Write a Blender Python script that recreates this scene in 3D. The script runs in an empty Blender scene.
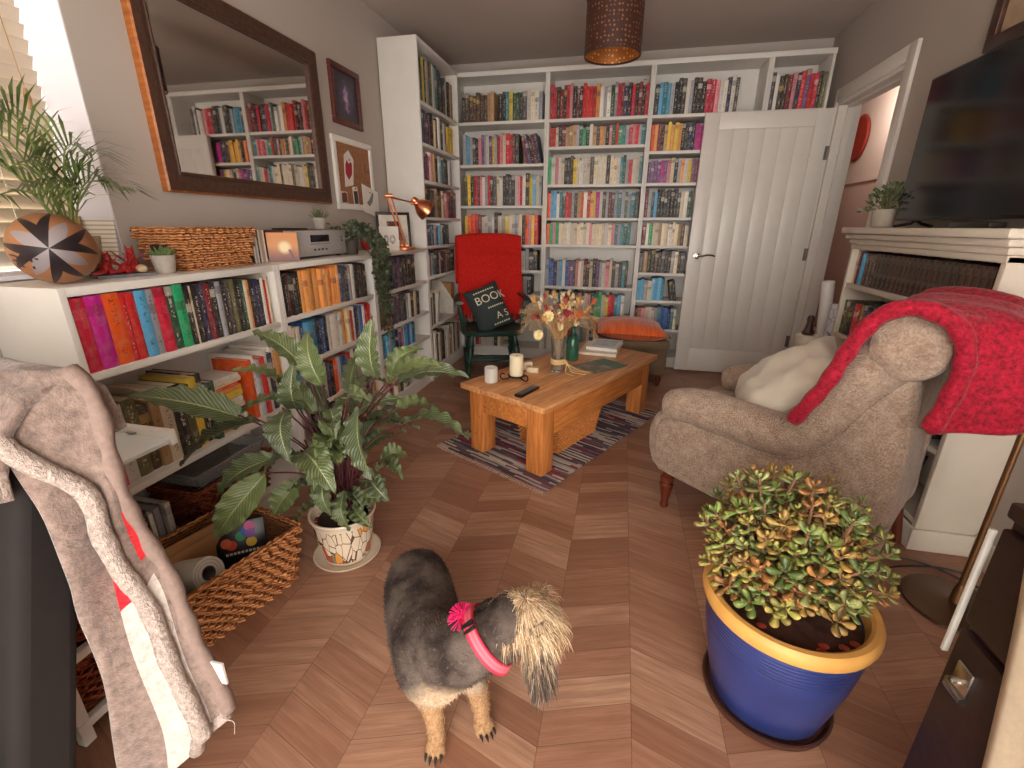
import bpy, bmesh, math, random
from mathutils import Vector, Matrix, noise
random.seed(7)
PI = math.pi
S = bpy.context.scene
COL = S.collection

# ---------------------------------------------------------------- camera
def cam_setup():
    pitch, yaw, roll = math.radians(19.067), math.radians(12.875), math.radians(-.334)
    cy, sy = math.cos(yaw), math.sin(yaw)
    fwd = Vector((-sy*math.cos(pitch), cy*math.cos(pitch), -math.sin(pitch)))
    right = Vector((cy, sy, 0)); down = fwd.cross(right)
    c, s = math.cos(roll), math.sin(roll)
    r2 = c*right + s*down; d2 = -s*right + c*down
    m = Matrix(((r2.x, -d2.x, -fwd.x, 0), (r2.y, -d2.y, -fwd.y, 0), (r2.z, -d2.z, -fwd.z, 1.19), (0, 0, 0, 1)))
    cd = bpy.data.cameras.new('camera'); cd.sensor_width = 36; cd.lens = 458.61/1024*36
    cd.clip_start = .02
    o = bpy.data.objects.new('camera', cd); COL.objects.link(o); o.matrix_world = m
    S.camera = o
    return m
CAM = cam_setup()
CAMI = CAM.inverted()
def pix(p):
    q = CAMI @ Vector(p)
    if q.z > -.02: return None
    return (512 + 458.61*q.x/-q.z, 384 - 458.61*q.y/-q.z)

# ---------------------------------------------------------------- sky, light, exposure
W = bpy.data.worlds.new('sky'); S.world = W; W.use_nodes = True
bg = W.node_tree.nodes['Background']
bg.inputs[0].default_value = (1.0, .94, .87, 1); bg.inputs[1].default_value = 5.0
S.view_settings.view_transform = 'Standard'; S.view_settings.look = 'None'
S.view_settings.gamma = 1; S.view_settings.use_curve_mapping = False
S.view_settings.exposure = .97
try:
    S.cycles.max_bounces = 12; S.cycles.diffuse_bounces = 9; S.cycles.sample_clamp_indirect = 4
except Exception: pass
def light(name, kind, loc, rot, energy, color=(1, 1, 1), size=(1, 1), portal=False):
    l = bpy.data.lights.new(name, kind); l.energy = energy; l.color = color
    if kind == 'AREA':
        l.shape = 'RECTANGLE'; l.size, l.size_y = size
        if portal: l.cycles.is_portal = True
    elif kind == 'POINT': l.shadow_soft_size = size[0]
    o = bpy.data.objects.new(name, l); COL.objects.link(o); o.location = loc; o.rotation_euler = rot
    return o
# the sky comes in through the window on the left and the glazed doors behind the camera
light('window_portal', 'AREA', (-1.95, .72, 1.62), (0, -PI/2, 0), 1, size=(1.14, 1.1), portal=True)
light('garden_door_portal', 'AREA', (.15, -1.06, 1.1), (PI/2, 0, PI), 1, size=(2.2, 2.1), portal=True)
light('hall_fill', 'POINT', (1.9, 5.0, 2.2), (0, 0, 0), 7, (1, .95, .9), (.12, 0))  # added point light without a fixture, brightens the hall beyond the doorway

# ---------------------------------------------------------------- helpers
def lin(c):
    c = c/255
    return c/12.92 if c <= .04045 else ((c+.055)/1.055)**2.4
def rgb(r, g, b): return (lin(r), lin(g), lin(b), 1)
class N:
    def __init__(s, name, rough=.6, color=None, spec=.5, metal=0):
        s.m = bpy.data.materials.new(name); s.m.use_nodes = True
        s.t = s.m.node_tree; s.b = s.t.nodes['Principled BSDF']
        s.b.inputs['Roughness'].default_value = rough
        s.b.inputs['Specular IOR Level'].default_value = spec
        s.b.inputs['Metallic'].default_value = metal
        if color: s.b.inputs['Base Color'].default_value = color
    def n(s, typ, **kw):
        x = s.t.nodes.new('ShaderNode'+typ)
        for k, v in kw.items():
            if k in x.inputs.keys() if isinstance(k, str) else False: x.inputs[k].default_value = v
            else: setattr(x, k, v)
        return x
    def l(s, a, b): s.t.links.new(a, b)
    def coord(s, which='Object', scale=None, rot=None):
        c = s.n('TexCoord'); out = c.outputs[which]
        if scale is not None or rot is not None:
            mp = s.n('Mapping'); s.l(out, mp.inputs[0]); out = mp.outputs[0]
            if scale is not None: mp.inputs['Scale'].default_value = scale if hasattr(scale, '__len__') else (scale,)*3
            if rot is not None: mp.inputs['Rotation'].default_value = rot
        return out
    def noise(s, vec, scale=10, detail=4, rough=.55):
        x = s.n('TexNoise'); s.l(vec, x.inputs['Vector'])
        x.inputs['Scale'].default_value = scale; x.inputs['Detail'].default_value = detail; x.inputs['Roughness'].default_value = rough
        return x.outputs['Fac']
    def ramp(s, fac, stops, interp='LINEAR'):
        x = s.n('ValToRGB'); s.l(fac, x.inputs[0]); e = x.color_ramp.elements
        x.color_ramp.interpolation = interp
        while len(e) < len(stops): e.new(.5)
        for i, (p, c) in enumerate(stops): e[i].position = p; e[i].color = c if len(c) == 4 else (*c, 1)
        return x.outputs[0]
    def math(s, op, a, b=None, c=None):
        x = s.n('Math'); x.operation = op
        for i, v in enumerate((a, b, c)):
            if v is None: continue
            if isinstance(v, (int, float)): x.inputs[i].default_value = v
            else: s.l(v, x.inputs[i])
        return x.outputs[0]
    def mix(s, fac, a, b, typ='MIX'):
        x = s.n('Mix'); x.data_type = 'RGBA'; x.blend_type = typ
        for i, v in ((0, fac), (6, a), (7, b)):
            if isinstance(v, (int, float)): x.inputs[i].default_value = v
            elif isinstance(v, tuple): x.inputs[i].default_value = v
            else: s.l(v, x.inputs[i])
        return x.outputs[2]
    def col(s, c): s.l(c, s.b.inputs['Base Color']); return s
    def bump(s, h, strength=.3, dist=.01):
        x = s.n('Bump'); x.inputs['Strength'].default_value = strength; x.inputs['Distance'].default_value = dist
        s.l(h, x.inputs['Height']); s.l(x.outputs[0], s.b.inputs['Normal']); return s
def plain(name, c, rough=.6, metal=0, var=.12, scale=18, bump=0, spec=.5):
    """one colour with a little uneven wear in it"""
    m = N(name, rough, None, spec, metal)
    f = m.noise(m.coord('Object'), scale)
    a = tuple(x*(1-var) for x in c[:3])+(1,); b = tuple(min(1, x*(1+var)) for x in c[:3])+(1,)
    m.col(m.ramp(f, [(.3, a), (.7, b)]))
    if bump: m.bump(f, bump, .004)
    return m.m

class G:
    """collects geometry for ONE mesh object"""
    def __init__(s): s.v = []; s.f = []; s.mi = []; s.sm = []
    def add(s, vs, fs, m=0, smooth=True):
        k = len(s.v); s.v += [tuple(p) for p in vs]
        for f in fs: s.f.append(tuple(i+k for i in f)); s.mi.append(m); s.sm.append(smooth)
        return s
    def box(s, x0, x1, y0, y1, z0, z1, m=0, bev=0, M=None):
        if bev <= 0:
            vs = [(x, y, z) for z in (z0, z1) for y in (y0, y1) for x in (x0, x1)]
            fs = [(0, 2, 3, 1), (4, 5, 7, 6), (0, 1, 5, 4), (2, 6, 7, 3), (0, 4, 6, 2), (1, 3, 7, 5)]
        else:
            bm = bmesh.new(); bmesh.ops.create_cube(bm, size=1)
            for v in bm.verts: v.co = Vector(((x0+x1)/2+v.co.x*(x1-x0), (y0+y1)/2+v.co.y*(y1-y0), (z0+z1)/2+v.co.z*(z1-z0)))
            bmesh.ops.bevel(bm, geom=bm.edges[:], offset=bev, segments=2, affect='EDGES', profile=.5)
            bm.verts.index_update(); vs = [v.co.copy() for v in bm.verts]; fs = [[v.index for v in f.verts] for f in bm.faces]; bm.free()
        if M is not None: vs = [M @ Vector(p) for p in vs]
        return s.add(vs, fs, m, bev > 0)
    def rings(s, rings, m=0, cap=True, closed=False, smooth=True):
        n = len(rings[0]); vs = [p for r in rings for p in r]; fs = []
        for i in range(len(rings)-(0 if closed else 1)):
            a = i*n; b = ((i+1) % len(rings))*n
            for j in range(n):
                k = (j+1) % n; fs.append((a+j, a+k, b+k, b+j))
        if cap and not closed:
            fs.append(tuple(range(n-1, -1, -1))); fs.append(tuple((len(rings)-1)*n+j for j in range(n)))
        return s.add(vs, fs, m, smooth)
    def tube(s, pts, r, n=8, m=0, cap=True, flat=1):
        pts = [Vector(p) for p in pts]; out = []; up = None
        for i, p in enumerate(pts):
            t = (pts[min(i+1, len(pts)-1)]-pts[max(i-1, 0)])
            t = t.normalized() if t.length > 1e-9 else Vector((0, 0, 1))
            if up is None:
                up = Vector((0, 0, 1)) if abs(t.z) < .9 else Vector((1, 0, 0))
            a = t.cross(up)
            a = a.normalized() if a.length > 1e-6 else t.orthogonal().normalized()
            b = a.cross(t); up = b
            rr = r[i] if hasattr(r, '__len__') else r
            out.append([p + a*math.cos(2*PI*k/n)*rr + b*math.sin(2*PI*k/n)*rr*flat for k in range(n)])
        return s.rings(out, m, cap)
    def lathe(s, prof, c=(0, 0, 0), n=32, m=0, M=None, fn=None):
        rs = []
        for (r, z) in prof:
            ring = []
            for k in range(n):
                a = 2*PI*k/n; p = Vector((c[0]+r*math.cos(a), c[1]+r*math.sin(a), c[2]+z))
                if fn: p = Vector(fn(p, a))
                if M is not None: p = M @ p
                ring.append(p)
            rs.append(ring)
        return s.rings(rs, m, cap=True)
    def grid(s, fn, nu, nv, m=0, wrap=False, smooth=True):
        vs = [fn(i/nu, j/nv) for i in range(nu+1) for j in range(nv+1)]; w = nv+1
        return s.add(vs, [(i*w+j, (i+1)*w+j, (i+1)*w+j+1, i*w+j+1) for i in range(nu) for j in range(nv)], m, smooth)
    def ball(s, c, r, m=0, nu=12, nv=16, M=None):
        r = r if hasattr(r, '__len__') else (r,)*3
        rs = []
        for i in range(nu+1):
            a = -PI/2+PI*i/nu; a = max(-PI/2+.02, min(PI/2-.02, a)); ring = []
            for k in range(nv):
                t = 2*PI*k/nv; p = Vector((r[0]*math.cos(a)*math.cos(t), r[1]*math.cos(a)*math.sin(t), r[2]*math.sin(a)))
                if M is not None: p = M @ p
                ring.append(p+Vector(c))
            rs.append(ring)
        return s.rings(rs, m)
    def prism(s, poly, z0, z1, m=0, M=None, smooth=False):
        n = len(poly); vs = [Vector((x, y, z)) for z in (z0, z1) for x, y in poly]
        if M is not None: vs = [M @ v for v in vs]
        return s.add(vs, [tuple(range(n-1, -1, -1)), tuple(range(n, 2*n))]+[(i, (i+1) % n, n+(i+1) % n, n+i) for i in range(n)], m, smooth)
    def make(s, name, mats, parent=None, loc=None, rot=None, sharp=35, solid=0, sub=0, attrs=None):
        me = bpy.data.meshes.new(name); me.from_pydata(s.v, [], s.f)
        mats = mats if isinstance(mats, (list, tuple)) else [mats]
        for m in mats: me.materials.append(m)
        me.polygons.foreach_set('material_index', s.mi); me.polygons.foreach_set('use_smooth', s.sm)
        if attrs:
            for an, vals in attrs.items():
                at = me.attributes.new(an, 'FLOAT_COLOR', 'POINT'); at.data.foreach_set('color', [x for c in vals for x in c])
        me.update()
        bm = bmesh.new(); bm.from_mesh(me); bmesh.ops.recalc_face_normals(bm, faces=bm.faces); bm.to_mesh(me); bm.free()
        if sharp: me.set_sharp_from_angle(angle=math.radians(sharp))
        o = bpy.data.objects.new(name, me); COL.objects.link(o)
        if parent is not None: o.parent = parent
        if loc is not None: o.location = loc
        if rot is not None: o.rotation_euler = rot
        if solid:
            md = o.modifiers.new('thickness', 'SOLIDIFY'); md.thickness = solid; md.offset = 0
        if sub:
            md = o.modifiers.new('smooth', 'SUBSURF'); md.levels = sub; md.render_levels = sub
        return o
def tag(o, label, cat, group=None):
    o['label'] = label; o['category'] = cat
    if group: o['group'] = group
    return o
def thing(name, label, cat, loc=(0, 0, 0), rz=0, group=None):
    o = bpy.data.objects.new(name, None); COL.objects.link(o); o.empty_display_size = .05
    o.location = loc; o.rotation_euler = (0, 0, rz)
    return tag(o, label, cat, group)
def struct(o): o['kind'] = 'structure'; return o
def part(o, label): o['label'] = label; return o
def copy_tree(o, parent=None):
    c = o.copy(); COL.objects.link(c)
    if parent is not None: c.parent = parent
    for ch in list(o.children): copy_tree(ch, c)
    return c
def catmull(P, n=8):
    P = [Vector(p) for p in P]; Q = [2*P[0]-P[1]]+P+[2*P[-1]-P[-2]]; out = []
    for i in range(1, len(Q)-2):
        for k in range(n):
            t = k/n; a, b, c, d = Q[i-1:i+3]
            out.append(.5*((2*b)+(c-a)*t+(2*a-5*b+4*c-d)*t*t+(3*b-a-3*c+d)*t**3))
    return out+[P[-1]]
def text_mesh(name, body, size, mat, parent, M, extrude=.0006, align='CENTER'):
    cu = bpy.data.curves.new('lettering', 'FONT'); cu.body = body; cu.size = size; cu.extrude = extrude
    cu.align_x = align; cu.align_y = 'CENTER'
    t = bpy.data.objects.new('lettering', cu); COL.objects.link(t)
    dg = bpy.context.evaluated_depsgraph_get()
    me = bpy.data.meshes.new_from_object(t.evaluated_get(dg)); bpy.data.objects.remove(t); bpy.data.curves.remove(cu)
    me.materials.clear(); me.materials.append(mat)
    o = bpy.data.objects.new(name, me); COL.objects.link(o); o.parent = parent; o.matrix_local = M
    return o

# ---------------------------------------------------------------- materials
def m_wall(name, c):
    m = N(name, .85, None, .2); co = m.coord('Object')
    f = m.noise(co, 1.5, 2); g = m.noise(co, 220, 2)
    a = tuple(x*.96 for x in c[:3])+(1,); m.col(m.ramp(f, [(.3, a), (.7, c)])); m.bump(g, .08, .002); return m.m
WALL = m_wall('warm_grey_emulsion', rgb(184, 174, 165))
CEIL = m_wall('ceiling_emulsion', rgb(190, 178, 168))
HALLPINK = m_wall('hall_pink_emulsion', rgb(186, 158, 144))
HALLPALE = m_wall('hall_upper_emulsion', rgb(194, 172, 158))
REVEAL = m_wall('white_emulsion', rgb(226, 224, 232))
WHITE = plain('white_laminate', rgb(224, 220, 213), .42, var=.03, scale=6)
GLOSS = plain('white_gloss_paint', rgb(224, 218, 210), .32, var=.03, scale=5)
CREAM = plain('cream_satin_paint', rgb(214, 203, 186), .45, var=.04, scale=6)
BLACK = plain('black_plastic', rgb(24, 20, 20), .35, var=.2)
CHROME = plain('brushed_chrome', rgb(205, 200, 192), .25, 1, var=.08, scale=40)

def m_floor():
    m = N('chevron_wood_planks', .42)
    co = m.coord('Object'); sp = m.n('SeparateXYZ'); m.l(co, sp.inputs[0]); X, Y = sp.outputs[0], sp.outputs[1]
    w = .2225
    u = m.math('DIVIDE', m.math('SUBTRACT', X, -.1065), w)
    ci = m.math('FLOOR', u); fr = m.math('SUBTRACT', u, ci)
    par = m.math('FLOORED_MODULO', ci, 2.0)          # 0: rising, 1: falling
    sl = m.math('MULTIPLY_ADD', par, -2.0, 1.0)      # +1 / -1
    s = m.math('MULTIPLY', m.math('MULTIPLY', m.math('SUBTRACT', fr, .5), w*.335), sl)
    v = m.math('DIVIDE', m.math('SUBTRACT', Y, s), .088)
    vi = m.math('FLOOR', v); vf = m.math('SUBTRACT', v, vi)
    idv = m.n('CombineXYZ'); m.l(ci, idv.inputs[0]); m.l(vi, idv.inputs[1])
    wn = m.n('TexWhiteNoise'); wn.noise_dimensions = '2D'; m.l(idv.outputs[0], wn.inputs['Vector'])
    # grain runs along each board
    gx = m.math('ADD', X, m.math('MULTIPLY', wn.outputs['Value'], 13.7)); gy = m.math('SUBTRACT', Y, s)
    gv = m.n('CombineXYZ'); m.l(m.math('MULTIPLY', gx, 5.0), gv.inputs[0]); m.l(m.math('MULTIPLY', gy, 55.0), gv.inputs[1]); m.l(m.math('MULTIPLY', ci, 3.1), gv.inputs[2])
    g = m.noise(gv.outputs[0], 1.0, 5, .62)
    gv2 = m.n('CombineXYZ'); m.l(m.math('MULTIPLY', gx, 9.0), gv2.inputs[0]); m.l(m.math('MULTIPLY', gy, 230.0), gv2.inputs[1])
    g2 = m.noise(gv2.outputs[0], 1.0, 3, .6)
    base = m.ramp(wn.outputs['Value'], [(0, rgb(150, 106, 82)), (.35, rgb(168, 122, 97)), (.7, rgb(178, 134, 108)), (1, rgb(194, 152, 124))])
    c = m.mix(m.ramp(g, [(.36, (0, 0, 0)), (.7, (1, 1, 1))]), m.mix(.5, base, rgb(116, 74, 56)), base)
    c = m.mix(m.ramp(g2, [(.3, (.3,)*3), (.55, (0, 0, 0))]), c, rgb(112, 74, 56))
    e1 = m.math('LESS_THAN', vf, .022); e2 = m.math('LESS_THAN', fr, .009)
    e = m.math('MAXIMUM', e1, e2)
    c = m.mix(m.math('MULTIPLY', e, .6), c, rgb(84, 60, 48)); m.col(c)
    m.bump(m.math('MULTIPLY_ADD', e, -1.0, m.math('MULTIPLY', g, .4)), .25, .002)
    return m.m
FLOOR = m_floor()
def m_wood(name, c0, c1, scale=(6, 60, 60), rough=.45, knots=True):
    m = N(name, rough); co = m.coord('Object', scale)
    a = m.noise(co, 1, 6, .6); c = m.ramp(a, [(.3, c0), (.65, c1)])
    if knots:
        vo = m.n('TexVoronoi'); m.l(m.coord('Object', (3, 9, 9)), vo.inputs['Vector']); vo.inputs['Scale'].default_value = 1.4
        c = m.mix(m.ramp(vo.outputs['Distance'], [(.03, (.75,)*3), (.09, (0, 0, 0))]), c, tuple(x*.35 for x in c0[:3])+(1,))
    m.col(c); m.bump(a, .12, .003); return m.m
PINE = m_wood('waxed_pine', rgb(166, 92, 42), rgb(212, 136, 70))
PINEL = m_wood('waxed_pine_leg', rgb(166, 92, 42), rgb(212, 136, 70), (60, 60, 6))
PINET = m_wood('waxed_pine_top', rgb(176, 112, 66), rgb(220, 162, 108), rough=.4)
DARKWOOD = m_wood('dark_wood', rgb(46, 24, 16), rgb(84, 48, 32), rough=.35, knots=False)
MIRRORWOOD = m_wood('brown_mirror_moulding', rgb(58, 36, 27), rgb(84, 56, 43), rough=.45, knots=False)
GILT = m_wood('gilt_edge', rgb(132, 70, 26), rgb(186, 112, 52), rough=.4, knots=False)
def m_wicker(name, c0, c1, s=70):
    m = N(name, .7, None, .3); co = m.coord('Object')
    wv = m.n('TexWave'); wv.wave_type = 'BANDS'; wv.bands_direction = 'Z'; m.l(co, wv.inputs['Vector'])
    wv.inputs['Scale'].default_value = s*.5; wv.inputs['Distortion'].default_value = 5; wv.inputs['Detail'].default_value = 2; wv.inputs['Detail Scale'].default_value = 1.2
    f = m.noise(co, 60, 3); t = m.math('MULTIPLY', m.math('ADD', wv.outputs['Fac'], f), .5)
    m.col(m.ramp(t, [(.2, tuple(x*.35 for x in c0[:3])+(1,)), (.42, c0), (.75, c1)])); m.bump(t, .6, .006); return m.m
WICK = m_wicker('water_hyacinth_weave', rgb(150, 88, 46), rgb(206, 146, 92))
WICKR = m_wicker('reddish_wicker', rgb(112, 48, 26), rgb(168, 86, 50), 90)
WICKO = m_wicker('orange_wicker', rgb(190, 106, 44), rgb(232, 154, 84), 110)
WICKB = m_wicker('brown_wicker', rgb(112, 66, 38), rgb(164, 106, 66), 70)
# ================================================================ the room
XL, XR, YN, YB, ZC = -1.69, 1.395, -1.0, 4.42, 2.5
def shell():
    g = G(); g.box(-2.0, 3.0, YN-.1, 8.0, -.06, 0); struct(g.make('floor', FLOOR))
    g = G(); g.box(-2.05, 3.0, YN-.1, 8.0, ZC, ZC+.06); struct(g.make('ceiling', CEIL))
    g = G(); wy0, wy1, wz0, wz1 = .12, 1.315, 1.035, 2.22        # window opening in the left wall
    for b in ((YN, wy0, 0, ZC), (wy1, YB, 0, ZC), (wy0, wy1, 0, wz0), (wy0, wy1, wz1, ZC)):
        g.box(XL-.3, XL, *b)
    struct(g.make('wall_left', WALL))
    g = G()                                                   # plastered white lining of the window recess
    g.box(XL-.3, XL-.001, wy1-.004, wy1, wz0, wz1); g.box(XL-.3, XL-.001, wy0, wy0+.004, wz0, wz1)
    g.box(XL-.3, XL-.001, wy0, wy1, wz1-.004, wz1); g.box(XL-.3, XL+.012, wy0, wy1, wz0, wz0+.012)
    struct(g.make('trim_1', REVEAL))
    g = G(); g.box(XL-.3, XR+.13, YB, YB+.1, 0, ZC); struct(g.make('wall_back', WALL))
    dy0, dy1, dz = 3.215, 4.085, 2.02                            # doorway in the right wall
    g = G(); g.box(XR, XR+.13, YN, dy0, 0, ZC); g.box(XR, XR+.13, dy1, YB, 0, ZC); g.box(XR, XR+.13, dy0, dy1, dz, ZC)
    struct(g.make('wall_right', WALL))
    g = G()                                                   # door lining and architraves
    g.box(XR-.005, XR+.14, dy1-.03, dy1+.0, 0, dz, bev=.003); g.box(XR-.005, XR+.14, dy0, dy0+.03, 0, dz, bev=.003)
    g.box(XR-.005, XR+.14, dy0, dy1, dz-.03, dz, bev=.003)
    g.box(XR-.022, XR, dy0-.075, dy0+.006, 0, dz+.075, bev=.006); g.box(XR-.022, XR, dy1-.006, dy1+.02, 0, dz+.075, bev=.006)
    g.box(XR-.022, XR, dy0+.006, dy1-.006, dz-.008, dz+.075, bev=.006)
    g.box(XR+.05, XR+.09, dy0+.03, dy0+.045, 0, dz-.03); g.box(XR+.05, XR+.09, dy1-.045, dy1-.03, 0, dz-.03); g.box(XR+.05, XR+.09, dy0+.03, dy1-.03, dz-.045, dz-.03)
    struct(g.make('trim_2', GLOSS))
    # the wall behind the camera with the glazed garden door opening the light comes from
    g = G(); g.box(XL-.3, -.95, YN-.1, YN, 0, ZC); g.box(1.25, XR+.13, YN-.1, YN, 0, ZC); g.box(-.95, 1.25, YN-.1, YN, 2.12, ZC)
    struct(g.make('wall_near', WALL))
    g = G()
    for x in (-.95, .12, 1.18): g.box(x, x+.07, YN-.08, YN-.03, 0, 2.12)
    g.box(-.88, 1.18, YN-.08, YN-.03, 2.05, 2.12)
    struct(g.make('trim_3', GLOSS))
    # hall beyond the doorway
    g = G(); g.box(2.2, 2.3, 2.4, 8.0, 0, 1.62); struct(g.make('wall_hall', HALLPINK))
    g = G(); g.box(2.2, 2.3, 2.4, 8.0, 1.62, ZC); struct(g.make('wall_hall_upper', HALLPALE))
    g = G(); g.box(2.185, 2.2, 2.4, 8.0, 1.605, 1.635); struct(g.make('trim_4', HALLPALE))
    g = G(); g.box(XR+.13, 2.2, 8.0, 8.1, 0, ZC); struct(g.make('wall_hall_end', HALLPINK))
    g = G(); g.box(XR+.13, 2.2, 2.3, 2.4, 0, ZC); struct(g.make('wall_hall_near', HALLPINK))
    g = G(); g.box(XR+.0, XR+.13, YB+.1, 8.0, 0, ZC); struct(g.make('wall_hall_side', HALLPINK))
    for nm, b in (('baseboard_right', (XR-.016, XR, YN, 1.80, 0, .11)), ('baseboard_hall', (2.184, 2.2, 2.4, 8.0, 0, .12))):
        g = G(); g.box(*b, bev=.004); struct(g.make(nm, GLOSS))
    # window frame and pane
    g = G(); x0, x1 = XL-.275, XL-.225
    for b in ((wy0, wy0+.05, wz0, wz1), (wy1-.05, wy1, wz0, wz1), (wy0+.05, wy1-.05, wz0, wz0+.05), (wy0+.05, wy1-.05, wz1-.05, wz1), ((wy0+wy1)/2-.03, (wy0+wy1)/2+.03, wz0+.05, wz1-.05)):
        g.box(x0, x1, *b, bev=.004)
    struct(g.make('window_1', GLOSS))
shell()

def blind():
    slat = plain('cream_blind_slat', rgb(222, 208, 184), .45, var=.04)
    t = thing('venetian_blind', 'cream wooden venetian blind hanging in the window recess at the left edge', 'blind', (XL-.16, .72, 2.2))
    g = G(); g.box(-.03, .03, -.575, .589, -.06, .0, bev=.004); g.make('head_rail', slat, t)
    g = G()
    for k in range(26):
        z = -.09-.041*k; a = math.radians(66)
        g.grid(lambda u, v, z=z: ((v-.5)*.05*math.cos(a)+.0, -.575+1.163*u, z-(v-.5)*.05*math.sin(a)*-1+.004*math.sin(PI*v)), 1, 4)
    g.make('slats', slat, t, solid=.003)
    g = G()
    for y in (-.4, 0., .4):
        for dx in (-.026, .026): g.tube([(dx, y, -.06), (dx, y, -1.13)], .0012, 5)
    g.make('ladder_cord', slat, t)
    g = G(); g.tube([(.035, .49, -.05), (.05, .5, -.4), (.06, .505, -.62)], .0016, 6); g.lathe([(.001, -.045), (.007, -.04), (.009, -.01), (.005, .012), (.001, .014)], (.06, .505, -.64), 12)
    part(g.make('pull_cord', plain('tan_cord', rgb(168, 134, 92), .6), t), 'tan pull cord with a turned wooden acorn')
blind()

HINGE = plain('dull_steel_hinge', rgb(112, 106, 100), .4, .6)
def door():
    t = thing('door_1', '', ''); 
    for k in ('label', 'category'): del t[k]
    struct(t); t.location = (1.367, 4.05, .012)
    Wd, Hd, T = .845, 1.965, .04                                # leaf runs along -X from the hinge, face towards the camera is -Y
    g = G(); fx = .085
    g.box(-Wd, -Wd+fx+.02, 0, T, 0, Hd, bev=.002); g.box(-fx-.02, 0, 0, T, 0, Hd, bev=.002)
    g.box(-Wd+fx+.02, -fx-.02, 0, T, Hd-.11, Hd, bev=.002); g.box(-Wd+fx+.02, -fx-.02, 0, T, 0, .19, bev=.002)
    n = 6; x0 = -Wd+fx+.02; w = (Wd-2*(fx+.02))/n
    for k in range(n): g.box(x0+k*w, x0+(k+1)*w, .006, T-.006, .19, Hd-.11, bev=.0022)
    struct(g.make('door_leaf', GLOSS, t))
    g = G()
    g.lathe([(.024, 0), (.026, .003), (.024, .009), (.01, .012), (.01, .045), (.001, .046)], (0, 0, 0), 20, M=Matrix.Translation((-Wd+.065, 0, .955)) @ Matrix.Rotation(PI/2, 4, 'X'))
    g.tube(catmull([(-Wd+.065, -.042, .955), (-Wd+.1, -.046, .957), (-Wd+.14, -.045, .966), (-Wd+.18, -.042, .962), (-Wd+.195, -.04, .955)], 5), [.0095]*10+[.008]*10+[.006], 10)
    struct(g.make('door_handle', CHROME, t))
    for z in (.3, .98, 1.68):
        g = G(); g.tube([(.006, -.004, z-.045), (.006, -.004, z+.045)], .007, 10); g.box(-.012, 0, -.002, .0005, z-.045, z+.045)
        struct(g.make('hinge', HINGE, t))
door()

# ================================================================ bookcases
BT = .018
def bookcase(name, label, origin, rz, width, height, depth, shelves, group=None, plinth=.07, back=True, mat=None):
    """local x along the front, y into the case, z up; shelves are the heights of their centres"""
    mat = mat or WHITE
    t = thing('bookcase', label, 'bookcase', origin, rz, group)
    for x in (0, width-BT):
        g = G(); g.box(x, x+BT, 0, depth, 0, height, bev=.0015); g.make('side_panel', mat, t)
    g = G(); g.box(BT, width-BT, .001, depth, height-.024, height, bev=.0015); g.make('top_panel', mat, t)
    g = G(); g.box(BT, width-BT, depth-.008, depth-.002, plinth, height-.024); g.make('back_panel', mat, t)
    for z in shelves:
        g = G(); g.box(BT, width-BT, .004, depth-.009, z-.011, z+.011, bev=.0015); g.make('shelf', mat, t)
    g = G(); g.box(BT, width-BT, .012, .028, 0, min(shelves)-.011); g.make('plinth', mat, t)
    return t
YF, DP = 4.12, .28
SH = {
 'b1': [1.987, 1.666, 1.341, 1.021, .801, .582, .346, .09],
 'b2': [1.985, 1.786, 1.503, 1.243, 1.027, .673, .408, .09],
 'b3': [1.983, 1.734, 1.506, 1.247, 1.03, .808, .578, .33, .09],
 'b4': [1.983, 1.5, 1.0, .5, .09],
 'tall': [1.979, 1.722, 1.484, 1.234, 1.031, .808, .425, .09],
 'u1': [.783, .412, .085], 'u2': [.79, .568, .335, .085], 'u3': [.787, .56, .37, .085]}
CASE = {'b1': ((-1.468, YF, 0), 0, .80, 2.35), 'b2': ((-.667, YF, 0), 0, .797, 2.35), 'b3': ((.131, YF, 0), 0, .80, 2.35), 'b4': ((.932, YF, 0), 0, .40, 2.35),
        'tall': ((-1.40, 3.292, 0), PI/2, .80, 2.35), 'u1': ((-1.40, .895, 0), PI/2, .80, 1.03), 'u2': ((-1.40, 1.696, 0), PI/2, .80, 1.03), 'u3': ((-1.40, 2.497, 0), PI/2, .79, 1.03)}
LBL = {'b1': 'tall white bookcase on the back wall behind the rocking chair', 'b2': 'tall white bookcase on the back wall behind the dried flowers',
       'b3': 'tall white bookcase on the back wall partly hidden by the open door', 'b4': 'narrow white bookcase at the right end of the back wall above the door',
       'tall': 'tall white bookcase on the left wall filling the corner', 'u1': 'low white bookcase nearest the window with pink and orange books',
       'u2': 'low white bookcase under the grey radio', 'u3': 'low white bookcase under the copper desk lamp'}
for k in SH:
    bookcase(k, LBL[k], *CASE[k], DP, SH[k], 'tall white bookcases' if k[0] in 'bt' else 'low white bookcases')
g = G(); g.box(-1.40, 1.332, YF-.012, YF-.001, 2.318, 2.352, bev=.002); struct(g.make('trim_5', WHITE))

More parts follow.
